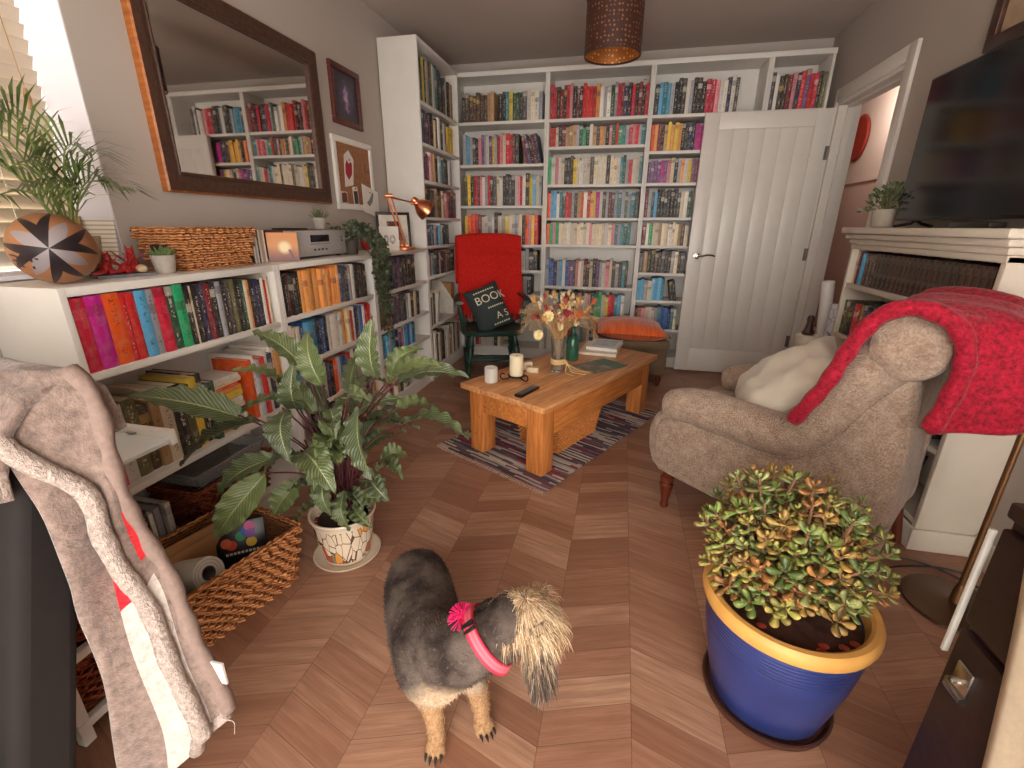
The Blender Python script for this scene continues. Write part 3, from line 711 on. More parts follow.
# ================================================================ on the low bookcases
def top_of_low_cases():
    Z = 1.03
    t = wicker_basket('flared wicker basket with a dark handle slot on the low bookcase below the mirror', (-1.575, 1.522, Z), PI/2, (.148, .078), (.176, .096), .135, WICK, step=.019, r=.0092, pitch=.03)
    g = G(); f = .62; hx = .148+.028*f; a = math.atan(.028/.135)
    M = Matrix.Translation((-hx-.008, 0, .125*f)) @ Matrix.Rotation(a*-1, 4, 'Y')
    g.box(-.003, .003, -.034, .034, -.013, .013, bev=.002, M=M); part(g.make('handle_slot', HOLE, t), 'dark handle opening')
    # small grey pot with cactus
    stone = plain('grey_stoneware', rgb(168, 160, 150), .8, var=.08, scale=60, bump=.2)
    def little_pot(label, loc, r, h, sp, spn, n=26, group=None):
        t = thing('potted_succulent', label, 'potted plant', loc, 0, group)
        g = G(); g.lathe([(.001, .0), (r*.72, 0), (r*.78, .004), (r, h), (r*.88, h), (r*.84, h-.008), (.001, h-.009)], n=28); g.make('pot', stone, t)
        g = G(); rnd = random.Random(n)
        for k in range(n):
            az = k*2.4; el = math.radians(rnd.uniform(20, 85)); L = spn*rnd.uniform(.7, 1.1)
            d = Vector((math.cos(az)*math.cos(el), math.sin(az)*math.cos(el), math.sin(el))); p = Vector((0, 0, h-.01))+Vector((d.x, d.y, 0))*r*.3
            g.tube([p, p+d*L*.4, p+d*L*.8+Vector((0, 0, L*.1)), p+d*L+Vector((0, 0, L*.2))], [.004, .0055, .003, .0006], 5)
        g.make('spiky_leaves', sp, t)
    cg = plain('succulent_green', rgb(92, 112, 62), .5, var=.25)
    cg2 = plain('succulent_blue_green', rgb(98, 106, 74), .5, var=.25)
    little_pot('tiny spiky succulent in a grey pot in front of the wicker basket', (-1.50, 1.29, Z), .036, .06, cg, .035, 30)
    little_pot('tiny spiky succulent in a pale pot standing on the grey radio', (-1.585, 2.30, Z+.1355), .034, .058, cg2, .052, 22)
    # slate with two red dragon figures
    slate = plain('grey_slate', rgb(112, 110, 114), .7, var=.2, scale=50, bump=.3)
    t = thing('slate_board', 'small grey slate board under the red dragon figures', 'board', (-1.535, 1.175, Z), math.radians(70))
    g = G(); rnd = random.Random(3)
    g.prism([(x*.075, y*.04) for x, y in ((-1, -.9), (-.3, -1), (.5, -.92), (1, -1), (.95, .2), (1, .9), (.2, 1), (-.6, .92), (-1, 1), (-.96, 0))], 0, .009); g.make('slab', slate, t)
    red = plain('red_glazed_figure', rgb(170, 32, 36), .3, var=.25, scale=40)
    def dragon(label, loc, rz, s):
        t = thing('dragon_figure', label, 'figurine', loc, rz, 'red dragon figures on the slate')
        g = G()
        g.ball((0, 0, .02*s), (.024*s, .017*s, .02*s)); g.tube(catmull([(.012*s, 0, .025*s), (.024*s, 0, .04*s), (.026*s, 0, .055*s)], 4), [.013*s]*4+[.01*s]*4+[.009*s], 8)
        g.ball((.033*s, 0, .058*s), (.014*s, .009*s, .009*s)); g.ball((.043*s, 0, .055*s), (.009*s, .006*s, .006*s))
        for y in (-1, 1):
            g.tube([(.026*s, y*.005*s, .064*s), (.022*s, y*.008*s, .074*s)], [.003*s, .0008*s], 6)
            g.ball((.014*s, y*.012*s, .008*s), (.011*s, .007*s, .009*s)); g.ball((-.012*s, y*.013*s, .008*s), (.011*s, .007*s, .009*s))
        g.tube(catmull([(-.02*s, 0, .014*s), (-.038*s, .008*s, .008*s), (-.048*s, .022*s, .01*s), (-.04*s, .032*s, .014*s)], 4), [.009*s]*3+[.007*s]*4+[.005*s]*5+[.001*s], 7); g.make('body', red, t)
        g = G()
        for y in (-1, 1):
            g.add([(0, y*.012*s, .03*s), (-.006*s, y*.04*s, .06*s), (-.02*s, y*.034*s, .05*s), (-.03*s, y*.03*s, .042*s), (-.014*s, y*.012*s, .028*s)], [(0, 1, 2), (0, 2, 3, 4)], 0, False)
        g.make('wings', red, t, solid=.002)
    dragon('larger red dragon figure at the left end of the slate', (-1.545, 1.135, Z+.009), 2.2, .95)
    dragon('red dragon figure in the middle of the slate', (-1.535, 1.185, Z+.009), 2.0, .85)
    dragon('red dragon figure raising its head at the right end of the slate', (-1.555, 1.225, Z+.009), -.6, 1.15)
    pebble = plain('cream_pebble', rgb(206, 176, 138), .6, var=.15)
    g = G(); g.ball((0, 0, .013), (.02, .014, .013)); o = g.make('pebble', pebble, loc=(-1.515, 1.222, Z+.009)); tag(o, 'cream pebble at the front right of the slate', 'pebble')
    # greeting card and leaflet leaning in the window corner
    cardm = N('printed_card', .5); cardm.col(cardm.ramp(cardm.n('SeparateXYZ').outputs[2], [(0, rgb(200, 190, 170)), (1, rgb(120, 90, 60))]))
    sp = [n for n in cardm.t.nodes if n.type == 'SEPXYZ'][0]; cardm.l(cardm.coord('Generated'), sp.inputs[0])
    rp = [n for n in cardm.t.nodes if n.type == 'VALTORGB'][0]
    nz = cardm.noise(cardm.coord('Object', (90, 90, 12)), 1, 2)
    cardm.col(cardm.mix(cardm.math('GREATER_THAN', sp.outputs[2], .45), rgb(134, 124, 112), cardm.ramp(nz, [(.4, rgb(92, 66, 40)), (.6, rgb(158, 124, 76))])))
    g = G(); g.box(-.052, .052, -.0012, .0012, 0, .165); o = g.make('postcard', cardm.m, loc=(-1.80, 1.21, 1.049)); o.rotation_euler = (-.2, 0, math.radians(24)); tag(o, 'brown and grey picture card leaning in the window recess', 'card')
    line = N('ruled_leaflet', .7); wv = line.n('TexWave'); wv.bands_direction = 'Z'; line.l(line.coord('Object'), wv.inputs['Vector']); wv.inputs['Scale'].default_value = 22
    line.col(line.ramp(wv.outputs['Fac'], [(.6, rgb(222, 216, 200)), (.9, rgb(176, 164, 150))]))
    g = G(); g.box(-.06, .06, -.001, .001, 0, .155); o = g.make('leaflet', line.m, loc=(-1.735, 1.262, 1.049)); o.rotation_euler = (-.16, 0, math.radians(20)); tag(o, 'white ruled leaflet leaning on the wall beside the window', 'leaflet')
    # records / cards between basket and radio
    rnd = random.Random(5)
    cds = [(c, t) for c, t in zip('KWSWKWSAW', (.009, .007, .01, .006, .009, .008, .007, .01, .008))]; y = 1.715
    for i, (c, th) in enumerate(cds):
        b = BK(); b.kind = 'cd_case'; b.t, b.d, b.h = th, .12, .135; b.c = PALC[c][1]; b.cn = PALC[c][0]; g = G(); co = []; s = []; cover_geo(b, g, co, s, True)
        o = g.make('cd_case', BOOK, attrs={'Col': co, 'Spine': s}); o.location = (-1.52, y, Z); o.rotation_euler = (0, 0, PI/2); y += th+.001
        g2 = G(); g2.box(.002, th-.002, .003, .117, .003, .132); g2.make('insert', PAGES, o)
        tag(o, f'{b.cn} disc case, {ORD[i]} from left between the wicker basket and the radio', 'disc case', 'disc cases beside the radio')
    sun = N('sunset_album_sleeve', .4); sx = sun.n('SeparateXYZ'); sun.l(sun.coord('Generated'), sx.inputs[0])
    dx = sun.math('SUBTRACT', sx.outputs[0], .55); dz = sun.math('SUBTRACT', sx.outputs[2], .5)
    rr = sun.math('SQRT', sun.math('ADD', sun.math('MULTIPLY', dx, dx), sun.math('MULTIPLY', dz, dz)))
    base = sun.ramp(sx.outputs[2], [(.1, rgb(112, 60, 46)), (.3, rgb(150, 88, 50)), (.55, rgb(196, 122, 38)), (.9, rgb(194, 116, 12))])
    c = sun.mix(sun.ramp(rr, [(.12, (1, 1, 1)), (.26, (0, 0, 0))]), base, rgb(228, 206, 160))
    fig = sun.math('MULTIPLY', sun.math('LESS_THAN', sun.math('ABSOLUTE', sun.math('SUBTRACT', dx, sun.math('MULTIPLY_ADD', dz, -.35, .12))), .045), sun.math('LESS_THAN', sun.math('ABSOLUTE', sun.math('ADD', dz, .25)), .17))
    sun.col(sun.mix(fig, c, rgb(96, 40, 30)))
    g = G(); g.box(-.062, .062, -.003, .003, 0, .125); o = g.make('album_sleeve', sun.m, loc=(-1.475, 1.85, Z)); o.rotation_euler = (-.06, 0, math.radians(38)); tag(o, 'orange sunset picture sleeve leaning beside the radio', 'album')
    # radio
    t = thing('radio', 'grey table radio with a dark display and dark wooden sides', 'radio', (-1.50, 2.15, Z), PI/2)
    g = G(); g.box(-.25, .25, .012, .17, .006, .135, bev=.006); g.make('cabinet', DARKWOOD, t)
    g = G(); g.box(-.243, .243, 0, .014, .009, .132, bev=.005)
    fm = N('radio_grille', .5, None, .5, 0); vo = fm.n('TexVoronoi'); fm.l(fm.coord('Object'), vo.inputs['Vector']); vo.inputs['Scale'].default_value = 330
    fm.col(fm.ramp(vo.outputs['Distance'], [(.2, rgb(140, 136, 134)), (.5, rgb(178, 174, 172))])); part(g.make('front_panel', fm.m, t), 'silver grey front')
    g = G(); g.box(-.065, .09, -.002, .002, .076, .11, bev=.002); part(g.make('display', plain('dark_display', rgb(30, 26, 40), .2), t), 'dark display')
    for i in range(12):
        g = G(); g.box(-.068+i*.0135, -.06+i*.0135, -.003, .001, .064, .069, bev=.001); g.make('button', CHROME, t)
    for i in range(4):
        g = G(); g.lathe([(.0005, 0), (.005, 0), (.005, .004), (.0005, .005)], n=12, M=Matrix.Translation((-.04+i*.032, 0, .04)) @ Matrix.Rotation(PI/2, 4, 'X')); g.make('button', BLACK, t)
    g = G(); g.box(-.18, -.02, .04, .12, .1345, .143, bev=.003); g.make('top_dock', BLACK, t)
    for x in (-.2, .2):
        for y in (.03, .15):
            g = G(); g.lathe([(.001, 0), (.012, 0), (.012, .007), (.001, .007)], (x, y, 0), 12); g.make('foot', BLACK, t)
    # white card, framed print, red ornament, lamp
    cm = N('sketch_card', .6); co = cm.coord('Object'); x3 = cm.n('SeparateXYZ'); cm.l(co, x3.inputs[0])
    e1 = cm.math('ABSOLUTE', cm.math('SUBTRACT', cm.math('SQRT', cm.math('ADD', cm.math('POWER', cm.math('MULTIPLY', cm.math('SUBTRACT', cm.math('ABSOLUTE', x3.outputs[0]), .02), 1.5), 2), cm.math('POWER', cm.math('SUBTRACT', x3.outputs[2], .07), 2))), .02))
    nz = cm.noise(co, 160, 2); cm.col(cm.mix(cm.math('MULTIPLY', cm.math('LESS_THAN', e1, .008), cm.math('GREATER_THAN', nz, .48)), rgb(224, 218, 208), rgb(132, 128, 124)))
    g = G(); g.box(-.06, .06, -.0012, .0012, 0, .15); g.box(-.06, .06, -.0012, .0012, 0, .15, M=Matrix.Translation((-.06, 0, 0)) @ Matrix.Rotation(.5, 4, 'Z') @ Matrix.Translation((.06, 0, 0)))
    o = g.make('greeting_card', cm.m, loc=(-1.475, 2.86, Z)); o.rotation_euler = (0, 0, math.radians(32)); tag(o, 'white greeting card with a grey drawing, standing before the black framed print', 'card')
    t = thing('picture_frame', 'small black framed print leaning behind the copper lamp', 'picture frame', (-1.55, 3.09, Z), math.radians(36)); t.rotation_euler = (-.14, 0, math.radians(36))
    g = G(); w, h, f = .115, .245, .018
    for b in ((-w, w, 0, f), (-w, w, h-f, h), (-w, -w+f, f, h-f), (w-f, w, f, h-f)): g.box(b[0], b[1], 0, .016, b[2], b[3], bev=.002)
    g.make('frame', BLACK, t)
    g = G(); g.box(-w+f, w-f, .006, .012, f, h-f); part(g.make('mount', plain('white_mount', rgb(226, 218, 206), .8), t), 'white mount')
    pm = N('red_print', .5); v = pm.noise(pm.coord('Object'), 28, 3); pm.col(pm.ramp(v, [(.42, rgb(112, 36, 36)), (.5, rgb(150, 60, 50)), (.56, rgb(60, 40, 40)), (.7, rgb(220, 200, 180))]))
    g = G(); g.box(-.045, .045, .004, .0065, .06, .185); part(g.make('print', pm.m, t), 'red and dark print')
    t = thing('felt_ornament', 'small red and white felt ornament between the ivy and the card', 'ornament', (-1.6, 2.8, Z))
    g = G(); g.ball((0, 0, .05), (.04, .05, .05)); g.ball((.03, -.03, .085), (.035, .03, .03)); part(g.make('body', plain('red_felt', rgb(172, 40, 40), .9, bump=.4, scale=90), t), 'red felt body')
    g = G(); g.ball((.0, -.055, .11), (.045, .05, .028)); part(g.make('white_cap', plain('white_felt', rgb(220, 212, 200), .9, bump=.4, scale=90), t), 'white felt cap')
    copper = N('brushed_copper', .28, rgb(222, 140, 100), .5, 1); nz = copper.noise(copper.coord('Object'), 25, 3); copper.col(copper.ramp(nz, [(.3, rgb(206, 118, 78)), (.7, rgb(236, 160, 120))])); cp = copper.m
    t = thing('desk_lamp', 'copper angled desk lamp on the low bookcase with its head bent to the right', 'desk lamp', (-1.43, 2.98, Z))
    g = G(); g.lathe([(.001, 0), (.072, 0), (.074, .004), (.072, .016), (.066, .02), (.02, .023), (.014, .034), (.001, .034)], n=36); g.make('base', cp, t)
    E0 = Vector((0, 0, .03)); E1 = Vector((-.04, -.09, .335)); E2 = Vector((.03, .13, .30)); 
    d = Vector((.05, .02, 0))*.22
    for s in (-1, 1):
        g = G(); g.tube([E0+d*s, E1+d*s], .0055, 8); g.make('lower_arm', cp, t)
        g = G(); g.tube([E1+d*s+Vector((0, 0, -.012*(s > 0))), E2+d*s], .005, 8); g.make('upper_arm', cp, t)
    g = G()
    for q in (E0, E1, E2):
        g.tube([q-d*1.9, q+d*1.9], .013, 12)
    g.make('joint', cp, t)
    g = G()
    for k in range(40):
        pass
    pts = [E0+(E1-E0)*(.1+.3*i/60)+Vector((math.cos(i*1.3), math.sin(i*1.3), 0))*.008 for i in range(60)]; g.tube(pts, .0018, 4); g.make('spring', CHROME, t)
    M = Matrix.Translation(E2+Vector((.012, .03, .0))) @ Vector((.62, .5, -.62)).to_track_quat('Z', 'Y').to_matrix().to_4x4()
    g = G(); g.lathe([(.001, -.045), (.02, -.044), (.024, -.035), (.026, -.005), (.04, .008), (.056, .03), (.068, .062), (.07, .085), (.067, .085), (.064, .062), (.05, .03), (.03, .012), (.001, .008)], n=32, M=M); g.make('lamp_shade', cp, t)
    g = G(); g.ball((0, 0, .04), (.02, .02, .026), M=None); gg = G(); gg.v = [tuple(M @ Vector(q)) for q in g.v]; gg.f = g.f; gg.mi = g.mi; gg.sm = g.sm; part(gg.make('bulb', plain('frosted_bulb', rgb(232, 226, 210), .3), t), 'frosted bulb')
top_of_low_cases()

def rugby_ball():
    m = N('rugby_ball_panels', .5, None, .4); co = m.coord('Object'); s = m.n('SeparateXYZ'); m.l(co, s.inputs[0]); X, Y, Z = s.outputs
    ang = m.math('DIVIDE', m.math('ARCTAN2', Z, Y), PI/4); r = m.math('SQRT', m.math('ADD', m.math('MULTIPLY', Y, Y), m.math('MULTIPLY', Z, Z)))
    a = m.math('ADD', ang, 16.25); par = m.math('FLOORED_MODULO', m.math('FLOOR', a), 2.0); fr = m.math('SUBTRACT', a, m.math('FLOOR', a))
    tri = m.math('ABSOLUTE', m.math('SUBTRACT', fr, .5))
    tan_ = rgb(170, 116, 78); grey = rgb(150, 140, 142); blk = rgb(40, 30, 34)
    limb = m.math('MULTIPLY_ADD', tri, .07, .058)          # black petals flare out to points at their sides
    black = m.math('MULTIPLY', m.math('LESS_THAN', par, .5), m.math('LESS_THAN', r, limb))
    limg = m.math('MULTIPLY_ADD', tri, -.07, .078)
    greyf = m.math('MULTIPLY', m.math('GREATER_THAN', par, .5), m.math('LESS_THAN', r, limg))
    nz = m.noise(co, 300, 2); base = m.mix(m.math('MULTIPLY', nz, .25), tan_, rgb(120, 76, 52))
    c = m.mix(greyf, m.mix(black, base, blk), grey); m.col(c); m.bump(nz, .25, .002)
    t = thing('rugby_ball', 'tan rugby ball with a black and grey star on the low bookcase corner', 'ball', (-1.505, .985, 1.03))
    g = G(); n = 40; rs = []
    for i in range(33):
        u = -PI/2+PI*i/32; u = max(-PI/2+.03, min(PI/2-.03, u)); rs.append([(.135*math.sin(u), .0915*math.cos(u)*math.cos(2*PI*k/n), .0915*math.cos(u)*math.sin(2*PI*k/n)) for k in range(n)])
    g.rings(rs); A = Vector((.80, -.60, .05)).normalized(); q = A.to_track_quat('X', 'Z')
    b = g.make('ball_skin', m.m, t, loc=(0, 0, .093)); b.rotation_mode = 'QUATERNION'; b.rotation_quaternion = q
    o = text_mesh('lettering', 'RT', .042, plain('black_print', rgb(30, 22, 22), .5), b, Matrix.Identity(4), 0)
    for v in o.data.vertices:
        y, z = v.co.x*1.2-.055, v.co.y-.034; y, z = y+.0, z-.25*(y+.05)
        rr = min(.98, (y*y+z*z)/.0915**2); v.co = Vector((.135*math.sqrt(1-rr)+.0015, y, z))
rugby_ball()

def palm():
    green = N('palm_leaf', .45); nz = green.noise(green.coord('Object'), 14, 2); green.col(green.ramp(nz, [(.3, rgb(52, 74, 34)), (.7, rgb(122, 142, 74))]))
    t = thing('potted_palm', 'feathery palm in a pot behind the rugby ball in the window corner', 'potted plant', (-1.63, 1.125, 1.043))
    g = G(); g.lathe([(.001, 0), (.05, 0), (.055, .006), (.066, .11), (.058, .11), (.054, .098), (.001, .097)], n=28); g.make('pot', plain('beige_pot', rgb(196, 184, 160), .6), t)
    rnd = random.Random(12); gl = G(); gs = G()
    for (dx, dy, dz, L) in ((.06, -.25, .27, 1), (.02, -.12, .33, 1), (.12, .03, .26, 1), (.17, .07, .16, 1), (.02, .13, .2, 1), (.1, -.17, .2, 1), (-.06, -.25, .2, 1), (.13, -.26, .12, 1), (-.05, .03, .3, 1), (.2, -.05, .14, .9)):
        tip = Vector((dx, dy, dz+.08)); mid = Vector((dx*.4, dy*.4, dz*.85+.12)); b = Vector((0, 0, .09))
        P = catmull([b, mid, tip], 9); gs.tube(P, [.003*(1-i/len(P))+.0008 for i in range(len(P))], 5)
        for i in range(4, len(P)):
            tg = (P[i]-P[i-1]).normalized(); side = tg.cross(Vector((0, 0, 1))).normalized(); ll = .15*math.sin(PI*(.15+.8*(i-3)/(len(P)-3)))+.02
            for sg in (-1, 1):
                d = (side*sg*.75+tg*.75+Vector((0, 0, .12+rnd.uniform(-.12, .12)))).normalized(); w = Vector((0, 0, 1)).cross(d).normalized()*.0042
                e = P[i]+d*ll+Vector((0, 0, -ll*.18)); mm = P[i]+d*ll*.5+Vector((0, 0, .004))
                gl.add([P[i]-w*.4, P[i]+w*.4, mm+w, mm-w, e], [(0, 1, 2, 3), (3, 2, 4)], 0, False)
    for v in range(len(gl.v)):
        x, y, z = gl.v[v]
        if x < -.03: gl.v[v] = (-.03+(x+.03)*.3, y, z)
        if y > .185 and x < -.045: gl.v[v] = (x, .185, z)
    gl.make('fronds', green.m, t); gs.make('stalks', plain('palm_stalk', rgb(120, 134, 72), .5), t)
palm()

def ivy():
    leaf = N('ivy_leaf', .5); nz = leaf.noise(leaf.coord('Object'), 40, 2); leaf.col(leaf.ramp(nz, [(.3, rgb(50, 60, 42)), (.55, rgb(78, 88, 62)), (.75, rgb(130, 134, 104))]))
    t = thing('trailing_ivy', 'trailing ivy in a small pot hanging down between the radio and the card', 'potted plant', (-1.52, 2.465, 1.03))
    g = G(); g.lathe([(.001, 0), (.04, 0), (.05, .08), (.044, .08), (.001, .07)], n=20); g.make('pot', plain('dark_pot', rgb(70, 62, 54), .7), t)
    gl = G(); gs = G(); rnd = random.Random(8)
    def lf(p, d, s):
        d = d.normalized(); a = d.orthogonal().normalized(); a.rotate(Matrix.Rotation(rnd.uniform(0, 6.28), 3, d)); n = d.cross(a)*.25
        gl.add([p, p+(d*.3+a*.5)*s, p+(d*.6+a*.28+n*.3)*s, p+d*1.1*s, p+(d*.6-a*.28+n*.3)*s, p+(d*.3-a*.5)*s, p+d*.4*s-n*s*.4], [(0, 1, 6), (1, 2, 6), (2, 3, 6), (3, 4, 6), (4, 5, 6), (5, 0, 6)], 0, False)
    for k in range(26):
        y0 = rnd.uniform(-.06, .04); out = .15+rnd.uniform(.0, .05); drop = rnd.choice([.1, .2, .3, .38, .45, .52])*rnd.uniform(.8, 1.05); yy = rnd.uniform(-.11, .06)
        P = catmull([(0, 0, .07), (out*.5, y0-.02, .13+rnd.uniform(-.02, .04)), (out, y0*.8+yy*.4, .06), (out+.012, yy*.7-.02, -drop*.5), (out+.01, yy*.45-.02+rnd.uniform(-.02, .02), -drop)], 7)
        gs.tube(P, .0013, 4)
        for i in range(4, len(P)):
            for q in range(2): lf(P[i]+Vector((rnd.uniform(-.008, .012), rnd.uniform(-.01, .01), 0)), Vector((rnd.uniform(.1, 1), rnd.uniform(-1, .8), rnd.uniform(-.9, .4))), rnd.uniform(.018, .03))
    for k in range(60):
        p = Vector((rnd.uniform(-.05, .1), rnd.uniform(-.12, .05), .07+rnd.uniform(0, .1))); lf(p, Vector((rnd.uniform(-.3, 1), rnd.uniform(-1, .6), rnd.uniform(-.2, 1))), rnd.uniform(.02, .034))
    gl.make('leaves', leaf.m, t); gs.make('stems', plain('ivy_stem', rgb(86, 70, 48), .7), t)
ivy()
# ================================================================ on the walls and ceiling
def framed(t, Y0, Y1, Z0, Z1, x, w, depth, mat, prof=True):
    """a frame on the left wall, front towards +x; returns in world coordinates minus t location"""
    g = G(); o = t.location
    for (a0, a1, b0, b1) in ((Y0, Y1, Z0, Z0+w), (Y0, Y1, Z1-w, Z1), (Y0, Y0+w, Z0+w, Z1-w), (Y1-w, Y1, Z0+w, Z1-w)):
        g.box(0, depth, a0-o.y, a1-o.y, b0-o.z, b1-o.z, bev=min(.006, w*.15))
    return g.make('frame', mat, t)
def wall_things():
    t = thing('wall_mirror', 'large wall mirror in a dark brown moulded frame above the low bookcase', 'mirror', (XL+.001, 2.03, 1.3))
    Y0, Y1, Z0, Z1 = 1.515, 2.555, 1.303, 2.05
    g = G(); w = .075
    def ring(i, x): return [(x, Y0+i-2.03, Z0+i-1.3), (x, Y1-i-2.03, Z0+i-1.3), (x, Y1-i-2.03, Z1-i-1.3), (x, Y0+i-2.03, Z1-i-1.3)]
    g.rings([ring(0, 0), ring(0, .026), ring(.006, .032)], 1, False, smooth=False)
    g.rings([ring(.006, .032), ring(.03, .037), ring(.05, .03), ring(.06, .027), ring(.064, .03), ring(w, .024), ring(w, .006)], 0, False, smooth=False)
    g.make('frame', [MIRRORWOOD, GILT], t)
    mm = N('silvered_glass', .02, rgb(226, 220, 214), .5, 1)
    g = G(); g.box(.004, .012, Y0+.05-2.03, Y1-.05-2.03, Z0+.05-1.3, Z1-.05-1.3); part(g.make('mirror_glass', mm.m, t), 'silvered mirror glass')
    # dark print
    t = thing('framed_print', 'small dark red framed print with lilac shapes on the wall beside the mirror', 'picture', (XL+.001, 2.85, 1.75))
    fr = m_wood('mahogany_frame', rgb(74, 32, 26), rgb(104, 50, 40), knots=False)
    framed(t, 2.69, 3.005, 1.75, 2.065, 0, .032, .022, fr)
    pm = N('lilac_print', .4); co = pm.coord('Generated'); s = pm.n('SeparateXYZ'); pm.l(co, s.inputs[0])
    d = pm.math('SQRT', pm.math('ADD', pm.math('POWER', pm.math('SUBTRACT', s.outputs[1], .5), 2), pm.math('MULTIPLY', pm.math('POWER', pm.math('SUBTRACT', s.outputs[2], .48), 2), .6)))
    nz = pm.noise(co, 7, 4); k = pm.math('SUBTRACT', pm.math('MULTIPLY', nz, .62), d)
    pm.col(pm.ramp(k, [(.0, rgb(52, 44, 58)), (.14, rgb(74, 62, 92)), (.22, rgb(140, 118, 158)), (.32, rgb(196, 158, 170))]))
    g = G(); g.box(.002, .009, -.13, .125, .03, .285); part(g.make('print', pm.m, t), 'dark print with a lilac shape')
    # cork board
    t = thing('cork_board', 'white framed cork notice board with papers pinned to it', 'notice board', (XL+.001, 2.86, 1.275))
    framed(t, 2.64, 3.085, 1.278, 1.685, 0, .034, .02, WHITE)
    ck = N('cork', .9); v = ck.n('TexVoronoi'); ck.l(ck.coord('Object'), v.inputs['Vector']); v.inputs['Scale'].default_value = 190; n2 = ck.noise(ck.coord('Object'), 90, 3)
    ck.col(ck.mix(.5, ck.ramp(v.outputs['Color'], [(.2, rgb(134, 86, 54)), (.8, rgb(172, 118, 80))]), ck.ramp(n2, [(.35, rgb(130, 82, 52)), (.65, rgb(176, 124, 86))])))
    g = G(); g.box(.0, .01, -.19, .195, .03, .38); part(g.make('cork_panel', ck.m, t), 'brown cork')
    paper = plain('white_paper', rgb(228, 222, 214), .8, var=.03)
    def pinned(nm, label, y, z, poly, mats, rot, extra=None, x=.0125):
        M = Matrix.Rotation(PI/2, 4, 'Z') @ Matrix.Rotation(PI/2, 4, 'X')   # drawing plane xy -> wall plane yz, facing +x
        t = thing(nm, label, 'pinned paper', (XL+x, y, z), 0, 'papers pinned to the cork board')
        t.rotation_euler = (rot, .0, 0)
        g = G(); g.prism([(a, b) for a, b in poly], 0, .0015, 0, M=M); g.make('sheet', mats[0], t)
        for (pl, mt, nm2) in (extra or []):
            g = G(); g.prism(pl, .0015, .003, 0, M=M); g.make(nm2, mt, t)
        g = G(); g.ball((.006, 0, poly[2][1]*.8), .005); g.make('pin', plain('red_pin', rgb(180, 40, 40), .3), t)
    redp = plain('red_print_ink', rgb(168, 32, 44), .6); greyp = plain('grey_ink', rgb(128, 128, 126), .8); brownp = plain('brown_photo', rgb(98, 56, 42), .5, var=.4, scale=60); darkp = plain('dark_photo', rgb(60, 48, 50), .5, var=.5, scale=60)
    pinned('pinned_envelope', 'white envelope with a red heart shape pinned on the cork board', 2.79, 1.50, [(-.04, -.1), (.05, -.07), (.055, .08), (.0, .12), (-.05, .08)], [paper], -.15, [([(-.035, -.02), (.0, -.05), (.035, -.01), (.035, .05), (.018, .06), (.0, .04), (-.02, .06), (-.036, .03)], redp, 'red_heart')])
    pinned('pinned_photo', 'small brown photo pinned at the lower left of the cork board', 2.715, 1.345, [(-.033, -.035), (.033, -.035), (.033, .035), (-.033, .035)], [paper], .0, [([(-.027, -.028), (.027, -.028), (.027, .028), (-.027, .028)], brownp, 'photo_picture')])
    pinned('pinned_photo', 'narrow photo pinned left of the big white sheet on the cork board', 2.845, 1.36, [(-.03, -.055), (.03, -.055), (.03, .055), (-.03, .055)], [paper], .05, [([(-.022, -.045), (.022, -.045), (.022, .03), (-.022, .03)], darkp, 'photo_picture')])
    pinned('pinned_sheet', 'large white sheet with a grey sketch at the lower right of the cork board', 3.0, 1.355, [(-.09, -.085), (.11, -.12), (.115, .045), (-.09, .085)], [paper], .0, [([(-.045, -.03), (-.01, -.05), (.03, -.02), (.05, .03), (.035, .04), (.0, .0)], greyp, 'sketch')], x=.0225)
    pinned('pinned_sketch', 'faint brown line drawing pinned at the right of the cork board', 3.0, 1.53, [(-.04, -.045), (.04, -.045), (.04, .045), (-.04, .045)], [plain('kraft_paper', rgb(158, 108, 74), .9)], .1, [([(-.022, -.03), (-.012, -.03), (-.012, .03), (-.022, .03)], brownp, 'ink_stroke'), ([(.005, -.02), (.025, -.02), (.025, -.008), (.005, -.008)], brownp, 'ink_stroke')])
    # picture above the television, only its dark edge in view
    t = thing('framed_picture', 'dark framed picture on the right wall above the television, at the top right edge', 'picture', (XR-.001, 2.12, 1.86))
    g = G()
    for b in ((-.46, .46, 0, .05), (-.46, .46, .45, .5), (-.46, -.41, .05, .45), (.41, .46, .05, .45)): g.box(-.03, 0, *b, bev=.004)
    g.make('frame', DARKWOOD, t)
    g = G(); g.box(-.012, -.002, -.41, .41, .05, .45); part(g.make('canvas', plain('beige_canvas', rgb(178, 152, 124), .8), t), 'beige picture')
    # drum pendant lamp
    t = thing('pendant_lamp', 'brown perforated drum pendant lampshade with a copper inside hanging from the ceiling', 'ceiling lamp', (-.13, 2.9, 2.04))
    sh = N('perforated_brown_shade', .5, None, .4); c2 = sh.coord('UV'); co = sh.coord('Object'); s = sh.n('SeparateXYZ'); sh.l(co, s.inputs[0])
    ang = sh.math('MULTIPLY', sh.math('ARCTAN2', s.outputs[1], s.outputs[0]), 7.0); cv = sh.n('CombineXYZ'); sh.l(ang, cv.inputs[0]); sh.l(sh.math('MULTIPLY', s.outputs[2], 48.0), cv.inputs[1])
    vo = sh.n('TexVoronoi'); vo.inputs['Randomness'].default_value = .35; vo.inputs['Scale'].default_value = 1.0; sh.l(cv.outputs[0], vo.inputs['Vector'])
    sh.col(sh.ramp(vo.outputs['Distance'], [(.22, rgb(132, 92, 66)), (.3, rgb(66, 36, 28))]))
    ins = N('copper_inside', .4, None, .5, .6); vi = ins.n('TexVoronoi'); vi.inputs['Randomness'].default_value = .35; vi.inputs['Scale'].default_value = 1.0
